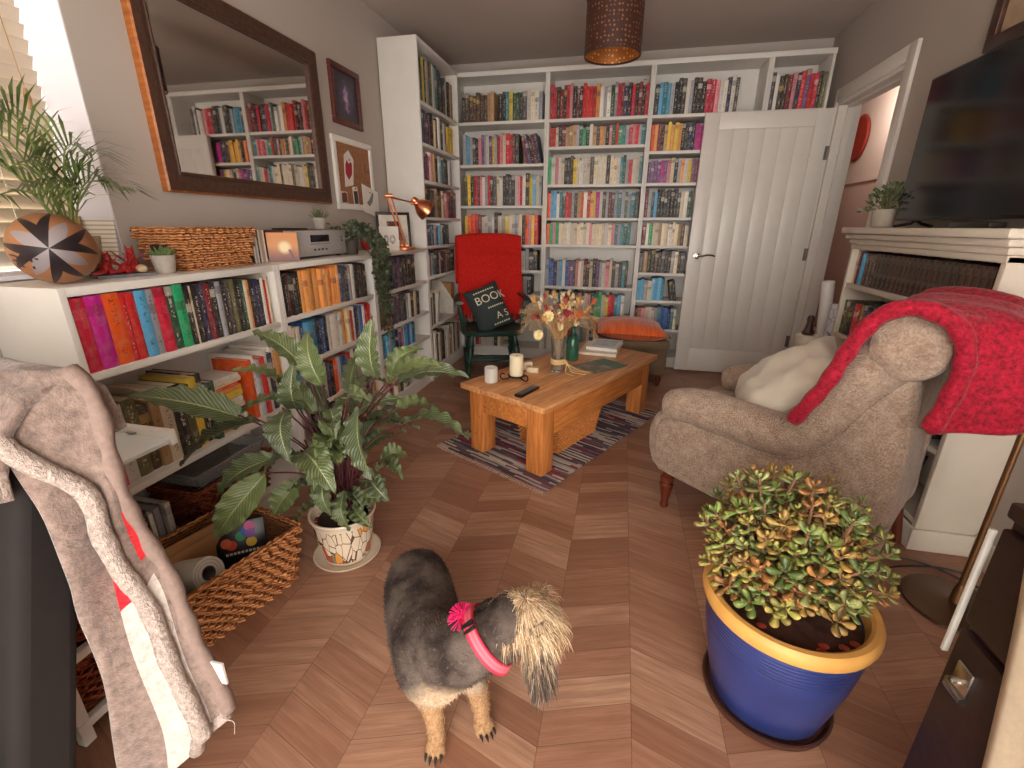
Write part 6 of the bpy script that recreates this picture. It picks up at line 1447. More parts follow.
# ================================================================ jade plant in the blue pot
def jade():
    c = Vector((.465, 1.03, 0))
    t = thing('saucer', 'dark brown saucer under the big blue plant pot', 'saucer', c)
    g = G(); g.lathe([(.001, .002), (.13, 0), (.15, .004), (.156, .024), (.15, .025), (.14, .012), (.001, .01)], n=48); g.make('dish', plain('dark_brown_glaze', rgb(70, 40, 30), .4), t)
    t = thing('potted_jade_plant', 'bushy jade plant in a big cobalt blue pot with an ochre rim', 'potted plant', c+Vector((0, 0, .0125)))
    bm_ = N('cobalt_glaze', .3, None, .5); co = bm_.coord('Object'); s = bm_.n('SeparateXYZ'); bm_.l(co, s.inputs[0]); nz = bm_.noise(co, 7, 3); wv = bm_.math('SINE', bm_.math('MULTIPLY', s.outputs[2], 620.0)); up = bm_.math('GREATER_THAN', s.outputs[2], .215)
    bm_.col(bm_.mix(bm_.math('MULTIPLY', bm_.math('MULTIPLY', bm_.math('GREATER_THAN', wv, .55), up), .3), bm_.ramp(nz, [(.3, rgb(36, 46, 98)), (.7, rgb(50, 64, 122))]), rgb(28, 32, 66))); bm_.bump(bm_.math('MULTIPLY', wv, up), .25, .003)
    och = plain('ochre_rim', rgb(214, 158, 82), .5, var=.1, scale=20)
    g = G(); g.lathe([(.001, 0), (.128, 0), (.134, .006), (.15, .08), (.166, .16), (.177, .24), (.181, .295), (.163, .296), (.15, .2), (.001, .19)], n=56); g.make('pot_body', bm_.m, t)
    g = G(); n = 56; rs = []
    for (r, z) in ((.18, .292), (.190, .294), (.194, .306), (.193, .322), (.186, .331), (.174, .331), (.166, .325), (.162, .31), (.16, .296)): rs.append([(r*math.cos(2*PI*k/n), r*math.sin(2*PI*k/n), z) for k in range(n)])
    g.rings(rs, cap=False, closed=True); part(g.make('rim', och, t), 'ochre unglazed rim')
    soil = plain('red_brown_soil', rgb(74, 42, 32), .95, var=.35, scale=50, bump=.8)
    def sf(u, v):
        r = .163*u; a = 2*PI*v; return (r*math.cos(a), r*math.sin(a), .285+.012*noise.noise(Vector((r*math.cos(a)*30, r*math.sin(a)*30, 0))))
    g = G(); g.grid(sf, 10, 36); g.make('soil', soil, t)
    jm = N('jade_leaf', .32, None, .5); at = jm.n('Attribute'); at.attribute_name = 'Leaf'; jm.l(at.outputs['Color'], jm.b.inputs['Base Color']); jm.b.inputs['Subsurface Weight'].default_value = .08; jm.b.inputs['Subsurface Radius'].default_value = (.01, .01, .004)
    br = plain('jade_branch', rgb(128, 92, 66), .8, var=.25, scale=40)
    rnd = random.Random(17); gl = G(); at = []; gs = G()
    def one(p, d, n, L, W, col):
        d = d.normalized(); s = d.cross(n).normalized(); n = s.cross(d).normalized(); T = W*.2; k0 = len(gl.v)
        prof = [(0, .1), (.2, .38), (.5, .85), (.75, 1), (.92, .72), (1, .12)]; rs = []
        for (x, w) in prof:
            c_ = p+d*L*x+n*(L*.16*x*x); rs.append([c_-s*W*.5*w, c_+n*T*w*.8, c_+s*W*.5*w, c_-n*T*w])
        gl.rings(rs, 0, True); tip = tuple(min(1, q) for q in (col[0]*1.25+.03, col[1]*.9, col[2]*.8))
        for i in range(6):
            f = max(0, (prof[i][0]-.6)/.4)*.6
            for _ in range(4): at.append((*(col[q]*(1-f)+tip[q]*f for q in range(3)), 1))
    pal = [(106, 126, 62), (126, 140, 70), (148, 148, 76), (84, 104, 56), (146, 138, 72), (158, 132, 72), (148, 106, 60), (112, 128, 72), (138, 146, 90)]
    cen = Vector((-.02, -.0, .475)); R = Vector((.195, .18, .16)); tips = []
    for k in range(270):
        zz = 1-1.66*((k+.5)/270); az = k*2.39996; rr = math.sqrt(max(0, 1-zz*zz)); f = rnd.uniform(.66, 1.08) if k % 4 else rnd.uniform(.45, .8)
        p = cen+Vector((R.x*rr*math.cos(az)*f, R.y*rr*math.sin(az)*f, R.z*zz*f)); 
        if p.z < .3 and Vector((p.x, p.y)).length < .15: p.z = .3+rnd.uniform(0, .04)
        if p.z < .365 and Vector((p.x, p.y)).length > .14: p.z = .365+rnd.uniform(0, .04)
        tips.append(p)
    roots = [Vector((rnd.uniform(-.07, .07), rnd.uniform(-.06, .06), .285)) for _ in range(7)]
    for p in tips:
        d = (p-Vector((0, 0, .30))).normalized(); d = (d+Vector((0, 0, .35))).normalized(); base_c = pal[rnd.randrange(9)] if rnd.random() < .9 else pal[5+rnd.randrange(2)]
        a = d.orthogonal().normalized(); b = d.cross(a); th0 = rnd.uniform(0, 6.28); S = rnd.uniform(.75, 1.2)
        rt = min(roots, key=lambda q: (q-p).length); md = rt.lerp(p, .55)+Vector((rnd.uniform(-.02, .02), rnd.uniform(-.02, .02), .025))
        gs.tube(catmull([rt, md, p-d*.012, p], 4), [.006, .0056, .0052, .0048, .0044, .004, .0036, .0032, .003, .0026, .0024, .0022, .002], 5)
        for L in range(3):
            for q in range(2):
                th = th0+L*PI/2+q*PI; el = (.15, .55, 1.0)[L]; rad = a*math.cos(th)+b*math.sin(th); dd = rad*math.cos(el)+d*math.sin(el); j = rnd.uniform(.82, 1.18); col = tuple(lin(min(255, x*j)) for x in base_c)
                one(p-d*(.016-.008*L), dd, d, (.031, .026, .018)[L]*S, (.019, .0165, .012)[L]*S, col)
        if rnd.random() < .7:
            for q in range(2):
                th = th0+1.2+q*PI; rad = a*math.cos(th)+b*math.sin(th); col = tuple(lin(x*.9) for x in base_c); one(p-d*.032, rad+d*.05, d, .029*S, .018*S, col)
    gl.make('foliage', jm.m, t, attrs={'Leaf': at}, sharp=0); gs.make('branches', br, t)
    g = G(); rnd2 = random.Random(2)
    for k in range(5):
        a = rnd2.uniform(-2.4, -.6); r = rnd2.uniform(.11, .15); g.ball((math.cos(a)*r, math.sin(a)*r, .292), (.012, .009, .004), nu=5, nv=8)
    g.make('fallen_leaves', plain('fallen_red_leaf', rgb(176, 66, 50), .5), t)
jade()

# ================================================================ baskets and white unit on the left
def left_floor():
    cen = Vector((-1.205, .975, 0)); rz = math.radians(-14)
    t = wicker_basket('large open wicker basket with papers standing on the floor by the big plant', cen+Vector((0, 0, .001)), rz, (.135, .165), (.165, .195), .215, WICK, step=.018, r=.0086, pitch=.032)
    # what is inside
    M = Matrix.Translation(cen) @ Matrix.Rotation(rz, 4, 'Z')
    def put(o, loc, rot): o.matrix_world = M @ Matrix.Translation(loc) @ rot
    kraft = plain('brown_cardboard', rgb(176, 128, 86), .85, var=.06)
    t = thing('cardboard_sleeve', 'brown cardboard folder standing at the back of the open wicker basket', 'folder', cen)
    g = G(); g.box(-.002, .002, -.15, .13, 0, .225); g.box(.012, .0145, -.15, .13, 0, .2); g.box(-.002, .0145, -.152, -.149, 0, .2); g.make('card', kraft, t); put(t, (-.092, .0, .022), Matrix.Rotation(.12, 4, 'Y'))
    t = thing('box', 'black box printed with coloured balloons standing in the open wicker basket', 'box', cen)
    bx = plain('black_glossy_card', rgb(34, 26, 32), .3); g = G(); g.box(-.03, .03, -.075, .075, 0, .2, bev=.002); g.make('carton', bx, t)
    bal = [(rgb(226, 70, 40), -.03, .125), (rgb(236, 196, 60), .03, .125), (rgb(60, 150, 100), .0, .15), (rgb(60, 110, 200), .018, .165), (rgb(214, 90, 150), .03, .18), (rgb(226, 110, 60), -.045, .135), (rgb(150, 90, 180), .03, .155)]
    for i, (c, y, z) in enumerate(bal):
        g = G(); g.lathe([(.001, 0), (.0165, 0), (.0165, .001), (.001, .001)], (0, 0, 0), 16, M=Matrix.Translation((.0301+.0003*i, y, z)) @ Matrix.Rotation(PI/2, 4, 'Y')); g.make('balloon_print', plain('balloon_colour', c, .4, var=.03), t)
    g = G()
    for i in range(9): g.box(.0301, .0306, -.05+i*.0115, -.042+i*.0115, .092, .1)
    g.make('white_print', plain('white_box_print', rgb(226, 220, 214), .5), t)
    put(t, (.0, .085, .025), Matrix.Rotation(math.radians(-38), 4, 'Z') @ Matrix.Rotation(-.35, 4, 'Y'))
    t = thing('paper_roll', 'roll of white paper lying in the front of the open wicker basket', 'rolled paper', cen)
    wp = plain('off_white_paper', rgb(206, 196, 182), .8, var=.05); g = G(); n = 30
    rg = lambda r, z: [(r*math.cos(2*PI*k/n), r*math.sin(2*PI*k/n), z) for k in range(n)]
    g.rings([rg(.048, 0), rg(.05, .01), rg(.05, .19), rg(.048, .2), rg(.022, .2), rg(.021, .0)], 0, False, closed=True); g.make('paper', wp, t)
    g = G(); g.rings([rg(.0215, .0), rg(.0215, .199), rg(.019, .199), rg(.019, 0)], 0, False, closed=True); part(g.make('core', plain('dark_card_core', rgb(92, 82, 80), .9), t), 'dark cardboard core')
    g = G(); P = [(math.cos(i*.35)*(.026+.00055*i), math.sin(i*.35)*(.026+.00055*i), .2012) for i in range(42)]; g.tube(P, .0007, 4); g.make('rolled_edge', plain('grey_paper_edge', rgb(150, 142, 132), .8), t)
    put(t, (-.04, -.115, .105), Matrix.Rotation(math.radians(62), 4, 'Z') @ Matrix.Rotation(math.radians(62), 4, 'Y'))
    put(t, (-.095, -.10, .12), Matrix.Rotation(math.radians(10), 4, 'Z') @ Matrix.Rotation(math.radians(68), 4, 'Y'))
    # basket with a plastic lid on the bottom shelf
    b = wicker_basket('reddish wicker basket under a clear plastic box on the low bookcase bottom shelf', (-1.525, 1.32, .0975), PI/2, (.16, .09), (.185, .108), .165, WICKR)
    cl = N('clear_plastic', .12, rgb(226, 230, 232)); cl.b.inputs['Transmission Weight'].default_value = .8; cl.b.inputs['IOR'].default_value = 1.3
    t = thing('plastic_box', 'shallow clear plastic box resting on the reddish wicker basket', 'box', (-1.525, 1.32, .2735), PI/2)
    g = G(); R_ = lambda hx, hy, z: [(-hx, -hy, z), (hx, -hy, z), (hx, hy, z), (-hx, hy, z)]
    g.rings([R_(.15, .09, 0), R_(.17, .105, .055), R_(.178, .112, .056), R_(.178, .112, .06), R_(.166, .1, .06), R_(.147, .087, .004)], 0, True, smooth=False); g.make('tray', cl.m, t)
    # white storage unit with wicker drawers
    t = thing('storage_unit', 'white storage unit with wicker drawers and a rimmed top, behind the draped armchair', 'storage unit', (-1.155, .705, 0), PI/2)
    # local x runs along +Y (front seen from the room), y goes towards the wall
    Wd, Dp, H = .40, .515, .63
    for x in (-Wd/2+.015, Wd/2-.19):
        for y in (.015, Dp-.015):
            g = G(); g.box(x-.013, x+.013, y-.013, y+.013, 0, H, bev=.003); g.make('post', WHITE, t)
    for z in (.055, .235, .415):
        g = G(); g.box(-Wd/2, Wd/2-.177, 0, .02, z-.012, z+.012, bev=.003); g.box(-Wd/2, Wd/2-.177, Dp-.02, Dp, z-.012, z+.012, bev=.003); g.box(-Wd/2, -Wd/2+.02, .02, Dp-.02, z-.012, z+.012, bev=.003); g.box(Wd/2-.197, Wd/2-.177, .02, Dp-.02, z-.012, z+.012, bev=.003); g.make('rail', WHITE, t)
    g = G(); g.box(-Wd/2-.005, Wd/2-.01, -.01, Dp, H, H+.012, bev=.002); gt = plain('white_glass_top', rgb(214, 222, 222), .12, var=.02); part(g.make('top_panel', gt, t), 'glossy pale top')
    g = G(); g.box(Wd/2-.022, Wd/2-.002, -.012, Dp, H-.008, H+.034, bev=.003); g.box(-Wd/2-.005, Wd/2-.022, Dp-.012, Dp, H-.008, H+.034, bev=.003); g.make('raised_rim', WHITE, t)
    for x in (.0, .02):
        g = G(); g.box(.172, .1785, .10+x*3, .13+x*3, H+.016, H+.02); g.make('rim_slot', plain('grey_slot', rgb(150, 152, 152), .6), t)
    for z, hh in ((.07, .13), (.25, .13), (.43, .13)):
        d = G(); Bm = (.092, .225); weave(d, Bm, (.097, .232), hh, .0125, .006, pitch=.028, z0=.004, seed=int(z*100)); rim_braid(d, (.097, .232), hh)
        liner(d, Bm, (.097, .232), hh)
        o = d.make('wicker_drawer', WICKR, t, loc=(-.09, .255, z), sharp=60)
left_floor()
# ================================================================ the dog
def dog():
    t = thing('dog', 'small grey clipped dog with shaggy cream topknot, turning its head away', 'dog', (-.40, .88, 0))
    O = t.location
    g = G()
    def loft(P, ws, hs, n=20):
        P = catmull(P, 5); m = len(P); q = lambda A, i: (lambda x: A[int(x)]+(A[min(int(x)+1, len(A)-1)]-A[int(x)])*(x-int(x)))(i/(m-1)*(len(A)-1)); rs = []
        for i, p in enumerate(P):
            tg = (P[min(i+1, m-1)]-P[max(i-1, 0)]).normalized(); s = tg.cross(Vector((0, 0, 1))).normalized(); u = s.cross(tg).normalized(); w, h = q(ws, i), q(hs, i)
            rs.append([p-O+s*w*math.cos(2*PI*k/n)+u*h*math.sin(2*PI*k/n) for k in range(n)])
        g.rings(rs, 0, True)
    # trunk, neck, head along one line, then legs, merged into one skin
    loft([(-.56, 1.085, .185), (-.535, 1.045, .185), (-.495, .975, .18), (-.45, .90, .18), (-.40, .82, .19), (-.355, .755, .205), (-.32, .715, .215)],
         [.045, .084, .098, .1, .098, .094, .088, .06], [.045, .08, .094, .098, .10, .105, .105, .07])
    loft([(-.37, .785, .215), (-.315, .745, .255), (-.26, .738, .30), (-.208, .742, .335), (-.176, .752, .352)], [.07, .076, .068, .06, .056], [.085, .082, .068, .06, .056])
    g.ball(Vector((-.172, .762, .366))-O, (.062, .07, .058))
    loft([(-.166, .782, .366), (-.146, .832, .356), (-.131, .867, .343), (-.124, .887, .336)], [.05, .036, .029, .018], [.046, .034, .026, .016])
    def leg(P, rs_): g.tube([Vector(p)-O for p in catmull(P, 4)], [.84*rs_[min(len(rs_)-1, int(i/(len(P)*4-3)*len(rs_)))] for i in range(len(P)*4-3)], 12)
    leg([(-.375, .76, .2), (-.365, .735, .13), (-.352, .72, .07), (-.344, .708, .022)], [.046, .044, .038, .032, .028, .025, .024])
    leg([(-.29, .775, .2), (-.268, .785, .13), (-.258, .785, .07), (-.252, .782, .022)], [.046, .042, .036, .03, .027, .024, .023])
    for (x, y, dx, dy) in ((-.340, .693, .15, -1), (-.243, .766, .75, -.75)):
        d = Vector((dx, dy, 0)).normalized(); s = Vector((-d.y, d.x, 0)); c = Vector((x, y, .018))-O
        g.ball(c-d*.008, (.024, .024, .017))
        for k, a in enumerate((-.021, -.0075, .0075, .021)):
            e = c+s*a*.85+d*(.018 if abs(a) < .01 else .011)+Vector((0, 0, -.005)); g.tube([c+s*a*.5, e], [.012, .0105], 10); g.ball(e, (.0105, .0105, .0105), nu=8, nv=10)
    for (hx, hy, sx) in ((-.555, .985, -1), (-.47, 1.03, 1)):    # hind legs under the rump: thigh forward, hock back, shank down
        k = Vector((hx, hy, 0)); f = Vector((.49, -.87, 0))
        leg([k+Vector((0, 0, .15))-f*.01, k+f*.05+Vector((0, 0, .105)), k-f*.035+Vector((0, 0, .07)), k-f*.02+Vector((0, 0, .02))], [.06, .055, .046, .034, .026, .023, .022])
        g.ball(k+f*.01+Vector((0, 0, .016))-O, (.024, .026, .015))
    m = N('clipped_grey_fur', .9, None, .15); co = m.coord('Object'); s = m.n('SeparateXYZ'); m.l(co, s.inputs[0]); X, Y, Z = s.outputs
    fine = m.noise(co, 130, 3, .7); big = m.noise(co, 14, 3)
    back = m.mix(m.ramp(big, [(.35, (0, 0, 0)), (.68, (1, 1, 1))]), rgb(52, 43, 40), rgb(104, 92, 84))
    tan_ = m.ramp(fine, [(.3, rgb(136, 100, 68)), (.7, rgb(186, 150, 112))]); cream = m.ramp(fine, [(.3, rgb(164, 138, 112)), (.7, rgb(206, 184, 156))])
    zz = m.math('ADD', Z, m.math('MULTIPLY', m.math('SUBTRACT', big, .5), .05))
    lowf = m.ramp(zz, [(.13, (1, 1, 1)), (.165, (0, 0, 0))]); fr = m.ramp(m.math('ADD', Y, m.math('MULTIPLY', big, .04)), [(-.145+.02, (1, 1, 1)), (-.10+.02, (0, 0, 0))])
    # chest patch low at the front between the forelegs
    def dist(px, py, pz, r0, r1):
        a = m.math('SQRT', m.math('ADD', m.math('ADD', m.math('POWER', m.math('SUBTRACT', X, px), 2), m.math('POWER', m.math('SUBTRACT', Y, py), 2)), m.math('POWER', m.math('SUBTRACT', Z, pz), 2)))
        x = m.n('MapRange'); x.inputs['From Min'].default_value = r0; x.inputs['From Max'].default_value = r1; x.inputs['To Min'].default_value = 1; x.inputs['To Max'].default_value = 0; m.l(m.math('ADD', a, m.math('MULTIPLY', m.math('SUBTRACT', big, .5), .05)), x.inputs['Value']); return x.outputs[0]
    c = m.mix(m.math('MULTIPLY', m.math('GREATER_THAN', fine, .62), .25), back, rgb(140, 128, 118))
    c = m.mix(dist(.10, -.19, .13, .07, .125), c, cream)
    x = m.n('MapRange'); x.inputs['From Min'].default_value = .145; x.inputs['From Max'].default_value = .115; m.l(zz, x.inputs['Value']); c = m.mix(x.outputs[0], c, tan_)
    c = m.mix(dist(.275, -.01, .375, .04, .07), c, cream); m.col(c); m.bump(fine, .5, .004)
    o = g.make('body', m.m, t, sharp=0)
    md = o.modifiers.new('one_skin', 'REMESH'); md.mode = 'VOXEL'; md.voxel_size = .0055; md.use_smooth_shade = True
    ms = o.modifiers.new('soften', 'SMOOTH'); ms.iterations = 5; ms.factor = .5
    # short coat standing off the skin
    dg = bpy.context.evaluated_depsgraph_get(); dg.update(); me = bpy.data.meshes.new_from_object(o.evaluated_get(dg)); rnd = random.Random(5); gf = G()
    P = me.polygons; tail = Vector((-.5, .85, -.3)).normalized()
    for i in range(15000):
        p = P[rnd.randrange(len(P))]; n = p.normal; c0 = p.center+Vector((rnd.uniform(-1, 1), rnd.uniform(-1, 1), rnd.uniform(-1, 1)))*.0025
        if c0.z < .02: continue
        fl = (tail-n*tail.dot(n)).normalized() if c0.z > .14 else Vector((0, 0, -1)); d = (n*.5+fl+Vector((rnd.uniform(-.5, .5), rnd.uniform(-.5, .5), rnd.uniform(-.4, .4)))).normalized(); L = rnd.uniform(.006, .012); s = d.orthogonal().normalized()*.0007
        gf.add([c0-s, c0+s, c0+d*L], [(0, 1, 2)], 0, False)
    gf.make('short_coat', m.m, t, sharp=0); bpy.data.meshes.remove(me)
    # long hair: topknot and ears
    def hairmat(nm, c0, c1, c2):
        h = N(nm, .75, None, .25); at = h.n('Attribute'); at.attribute_name = 'Leaf'; sp = h.n('SeparateXYZ'); h.l(at.outputs['Vector'], sp.inputs[0]); h.col(h.ramp(sp.outputs[0], [(.1, c0), (.5, c1), (.9, c2)])); return h.m
    tk = hairmat('cream_topknot_hair', rgb(116, 92, 74), rgb(194, 160, 120), rgb(238, 216, 182)); er = hairmat('shaggy_ear_hair', rgb(52, 44, 42), rgb(112, 96, 84), rgb(196, 168, 134)); dk = hairmat('dark_ear_hair', rgb(40, 34, 34), rgb(66, 56, 54), rgb(120, 104, 92))
    def strands(nm, mat, roots, n, w=.0011):
        gh = G(); at = []
        for i in range(n):
            r, d, L, sag, sh = roots(); P = [r]; dd = d.normalized()
            for k in range(5): dd = (dd+Vector((0, 0, -sag))+Vector((rnd.uniform(-.16, .16), rnd.uniform(-.16, .16), rnd.uniform(-.1, .1)))).normalized(); P.append(P[-1]+dd*L/5)
            a = dd.orthogonal().normalized(); b = dd.cross(a); rs = []
            for k, p in enumerate(P):
                ww = w*(1-k/5.4); rs.append([p+a*ww, p-a*ww*.5+b*ww*.87, p-a*ww*.5-b*ww*.87])
            gh.rings(rs, 0, False); at += [(min(1, max(0, sh)), 0, 0, 1)]*18
        return gh.make(nm, mat, t, attrs={'Leaf': at}, sharp=0)
    H = Vector((-.160, .757, .427))-O
    def r_top():
        a = rnd.uniform(0, 6.28); r = rnd.uniform(0, .055)**.9; p = H+Vector((math.cos(a)*r*1.1+.016, math.sin(a)*r+.018, -.002-r*r*9-.25*max(0, math.cos(a)*r))); d = Vector((math.cos(a)*.9+.3, math.sin(a)*.8, .5-r*6))
        return p, d, rnd.uniform(.028, .055), .45, min(1, max(0, rnd.gauss(.55, .3)))
    strands('topknot', tk, r_top, 3000, .0011)
    def r_muz():
        a = rnd.uniform(0, 6.28); s = rnd.random(); p = Vector((-.156+.035*s, .812+.07*s, .366-.03*s))-O+Vector((math.cos(a)*.032, 0, math.sin(a)*.03)); return p, Vector((math.cos(a)*.7+.2, .5, math.sin(a)*.5)), rnd.uniform(.02, .035), .35, rnd.uniform(.3, .95)
    strands('muzzle_hair', tk, r_muz, 500)
    def ear(nm, mat, A, B, spread, n, thick, shade):
        A, B = Vector(A)-O, Vector(B)-O; ax = (B-A); L = ax.length; sd = Vector(spread)
        # the flap itself
        gf = G(); nn = Vector(spread).cross(ax).normalized(); rs = []
        for i in range(9):
            s = i/8; w = (.55+.75*math.sin(PI*(.15+.75*s)))*.6; c = A.lerp(B, .12+s*.78); rs.append([c+sd*w*math.cos(2*PI*k/12)+nn*thick*math.sin(2*PI*k/12)*(1-.4*s) for k in range(12)])
        gf.rings(rs, 0, True); gf.make(nm, m.m if False else plain(nm+'_skin', rgb(66, 56, 52), .9), t)
        def rt():
            s = rnd.random()**1.1; u = rnd.uniform(-1, 1); w = (.55+.75*math.sin(PI*(.15+.75*s)))*.7; p = A.lerp(B, s*.86)+sd*u*w+nn*rnd.choice((-1, 1))*thick*.8*math.sqrt(max(0, 1-u*u))
            return p, ax.normalized()+sd*u*8+nn*rnd.uniform(-.4, .4), rnd.uniform(.03, .05), .16, shade(s)
        strands(nm+'_hair', mat, rt, n, .0012)
    ear('near_ear', er, (-.116, .735, .402), (-.084, .685, .27), (.026, .026, 0), 2200, .012, lambda s: min(1, max(0, rnd.gauss(.75-.55*s, .22))))
    ear('far_ear', dk, (-.232, .782, .388), (-.252, .80, .32), (.022, .028, 0), 900, .011, lambda s: rnd.uniform(0, .8))
    # face, turned away from the camera
    for x, y in ((-.178, .838), (-.122, .826)):
        gq = G(); gq.ball(Vector((x, y, .372))-O, .009, nu=8, nv=10); part(gq.make('eye', plain('dark_eye', rgb(20, 12, 10), .08), t), 'dark eye')
    gq = G(); gq.ball(Vector((-.122, .897, .343))-O, (.013, .009, .009), nu=8, nv=12); part(gq.make('nose', plain('black_nose', rgb(20, 18, 18), .25), t), 'black nose')
    gq = G(); gq.tube([Vector(q)-O for q in ((-.148, .872, .323), (-.136, .887, .319), (-.122, .894, .319), (-.109, .882, .319), (-.10, .865, .323))], .0022, 6); gq.make('mouth', plain('dark_lip', rgb(40, 26, 26), .5), t)
    claw = plain('dark_claw', rgb(38, 30, 28), .35); gq = G()
    for (x, y, dx, dy) in ((-.340, .693, .15, -1), (-.243, .766, .75, -.75)):
        d = Vector((dx, dy, 0)).normalized(); s = Vector((-d.y, d.x, 0)); c = Vector((x, y, .018))-O
        for a in (-.021, -.0075, .0075, .021):
            e = c+s*a*.85+d*((.018 if abs(a) < .01 else .011)+.008)
            q = G(); q.tube([e+Vector((0, 0, .0)), e+d*.007+Vector((0, 0, -.003)), e+d*.012+Vector((0, 0, -.011))], [.0042, .0034, .0008], 6); q.make('claw', claw, t)
    gq = G(); gq.tube([Vector(q)-O for q in catmull([(-.55, 1.07, .2), (-.57, 1.105, .17), (-.575, 1.115, .12), (-.57, 1.11, .08)], 4)], [.016]*5+[.012]*5+[.006]*3, 8); gq.make('tail', m.m, t)
    # collar
    ct = thing('dog_collar', 'pink striped dog collar with a black buckle and a magenta tassel', 'collar', Vector((-.218, .746, .333)))
    ax = Vector((.72, .30, .62)).normalized(); Mc = ax.to_track_quat('Z', 'Y').to_matrix().to_4x4(); n = 48
    pk = N('pink_webbing', .7); s = pk.n('SeparateXYZ'); at = pk.n('Attribute'); at.attribute_name = 'Leaf'; pk.l(at.outputs['Vector'], s.inputs[0]); pk.col(pk.ramp(s.outputs[0], [(0, rgb(200, 30, 66)), (.18, rgb(196, 44, 72)), (.3, rgb(220, 112, 122)), (.5, rgb(208, 84, 102)), (.7, rgb(220, 112, 122)), (.82, rgb(196, 44, 72)), (1, rgb(176, 24, 54))]))
    g = G(); rs = []; av = []
    for j in range(7):
        z = -.0115+.023*j/6; r = .073-.005*(z/.0115)
        rs.append([Mc @ Vector((r*math.cos(2*PI*k/n), r*1.04*math.sin(2*PI*k/n), z)) for k in range(n)]); av += [(j/6, 0, 0, 1)]*n
    g.rings(rs, 0, False); g.make('webbing', pk.m, ct, attrs={'Leaf': av}, solid=.004)
    up = Mc.inverted() @ Vector((0, 0, 1)); ang = math.atan2(up.y, up.x)
    g = G(); 
    for da, hw in ((.25, .0045), (.42, .0035)):
        a = ang+da; c = Mc @ Vector((.0765*math.cos(a), .0795*math.sin(a), 0)); Mb = Matrix.Translation(c) @ Mc @ Matrix.Rotation(a, 4, 'Z'); g.box(-.003, .004, -hw, hw, -.014, .014, bev=.001, M=Mb)
    g.make('buckle', BLACK, ct)
    mag = plain('magenta_wool', rgb(206, 26, 96), .9, var=.2); g = G(); rnd3 = random.Random(3); c0 = Vector((-.275, .735, .385))-ct.location
    for k in range(90):
        d = Vector((rnd3.uniform(-1, .25), rnd3.uniform(-1, .8), rnd3.uniform(-.15, 1))).normalized(); g.tube([c0+Vector((.012, 0, -.01)), c0+d*.014, c0+d*.034+Vector((0, 0, -.006))], [.0012, .0014, .0012], 4)
    part(g.make('tassel', mag, ct), 'magenta wool tassel')
dog()

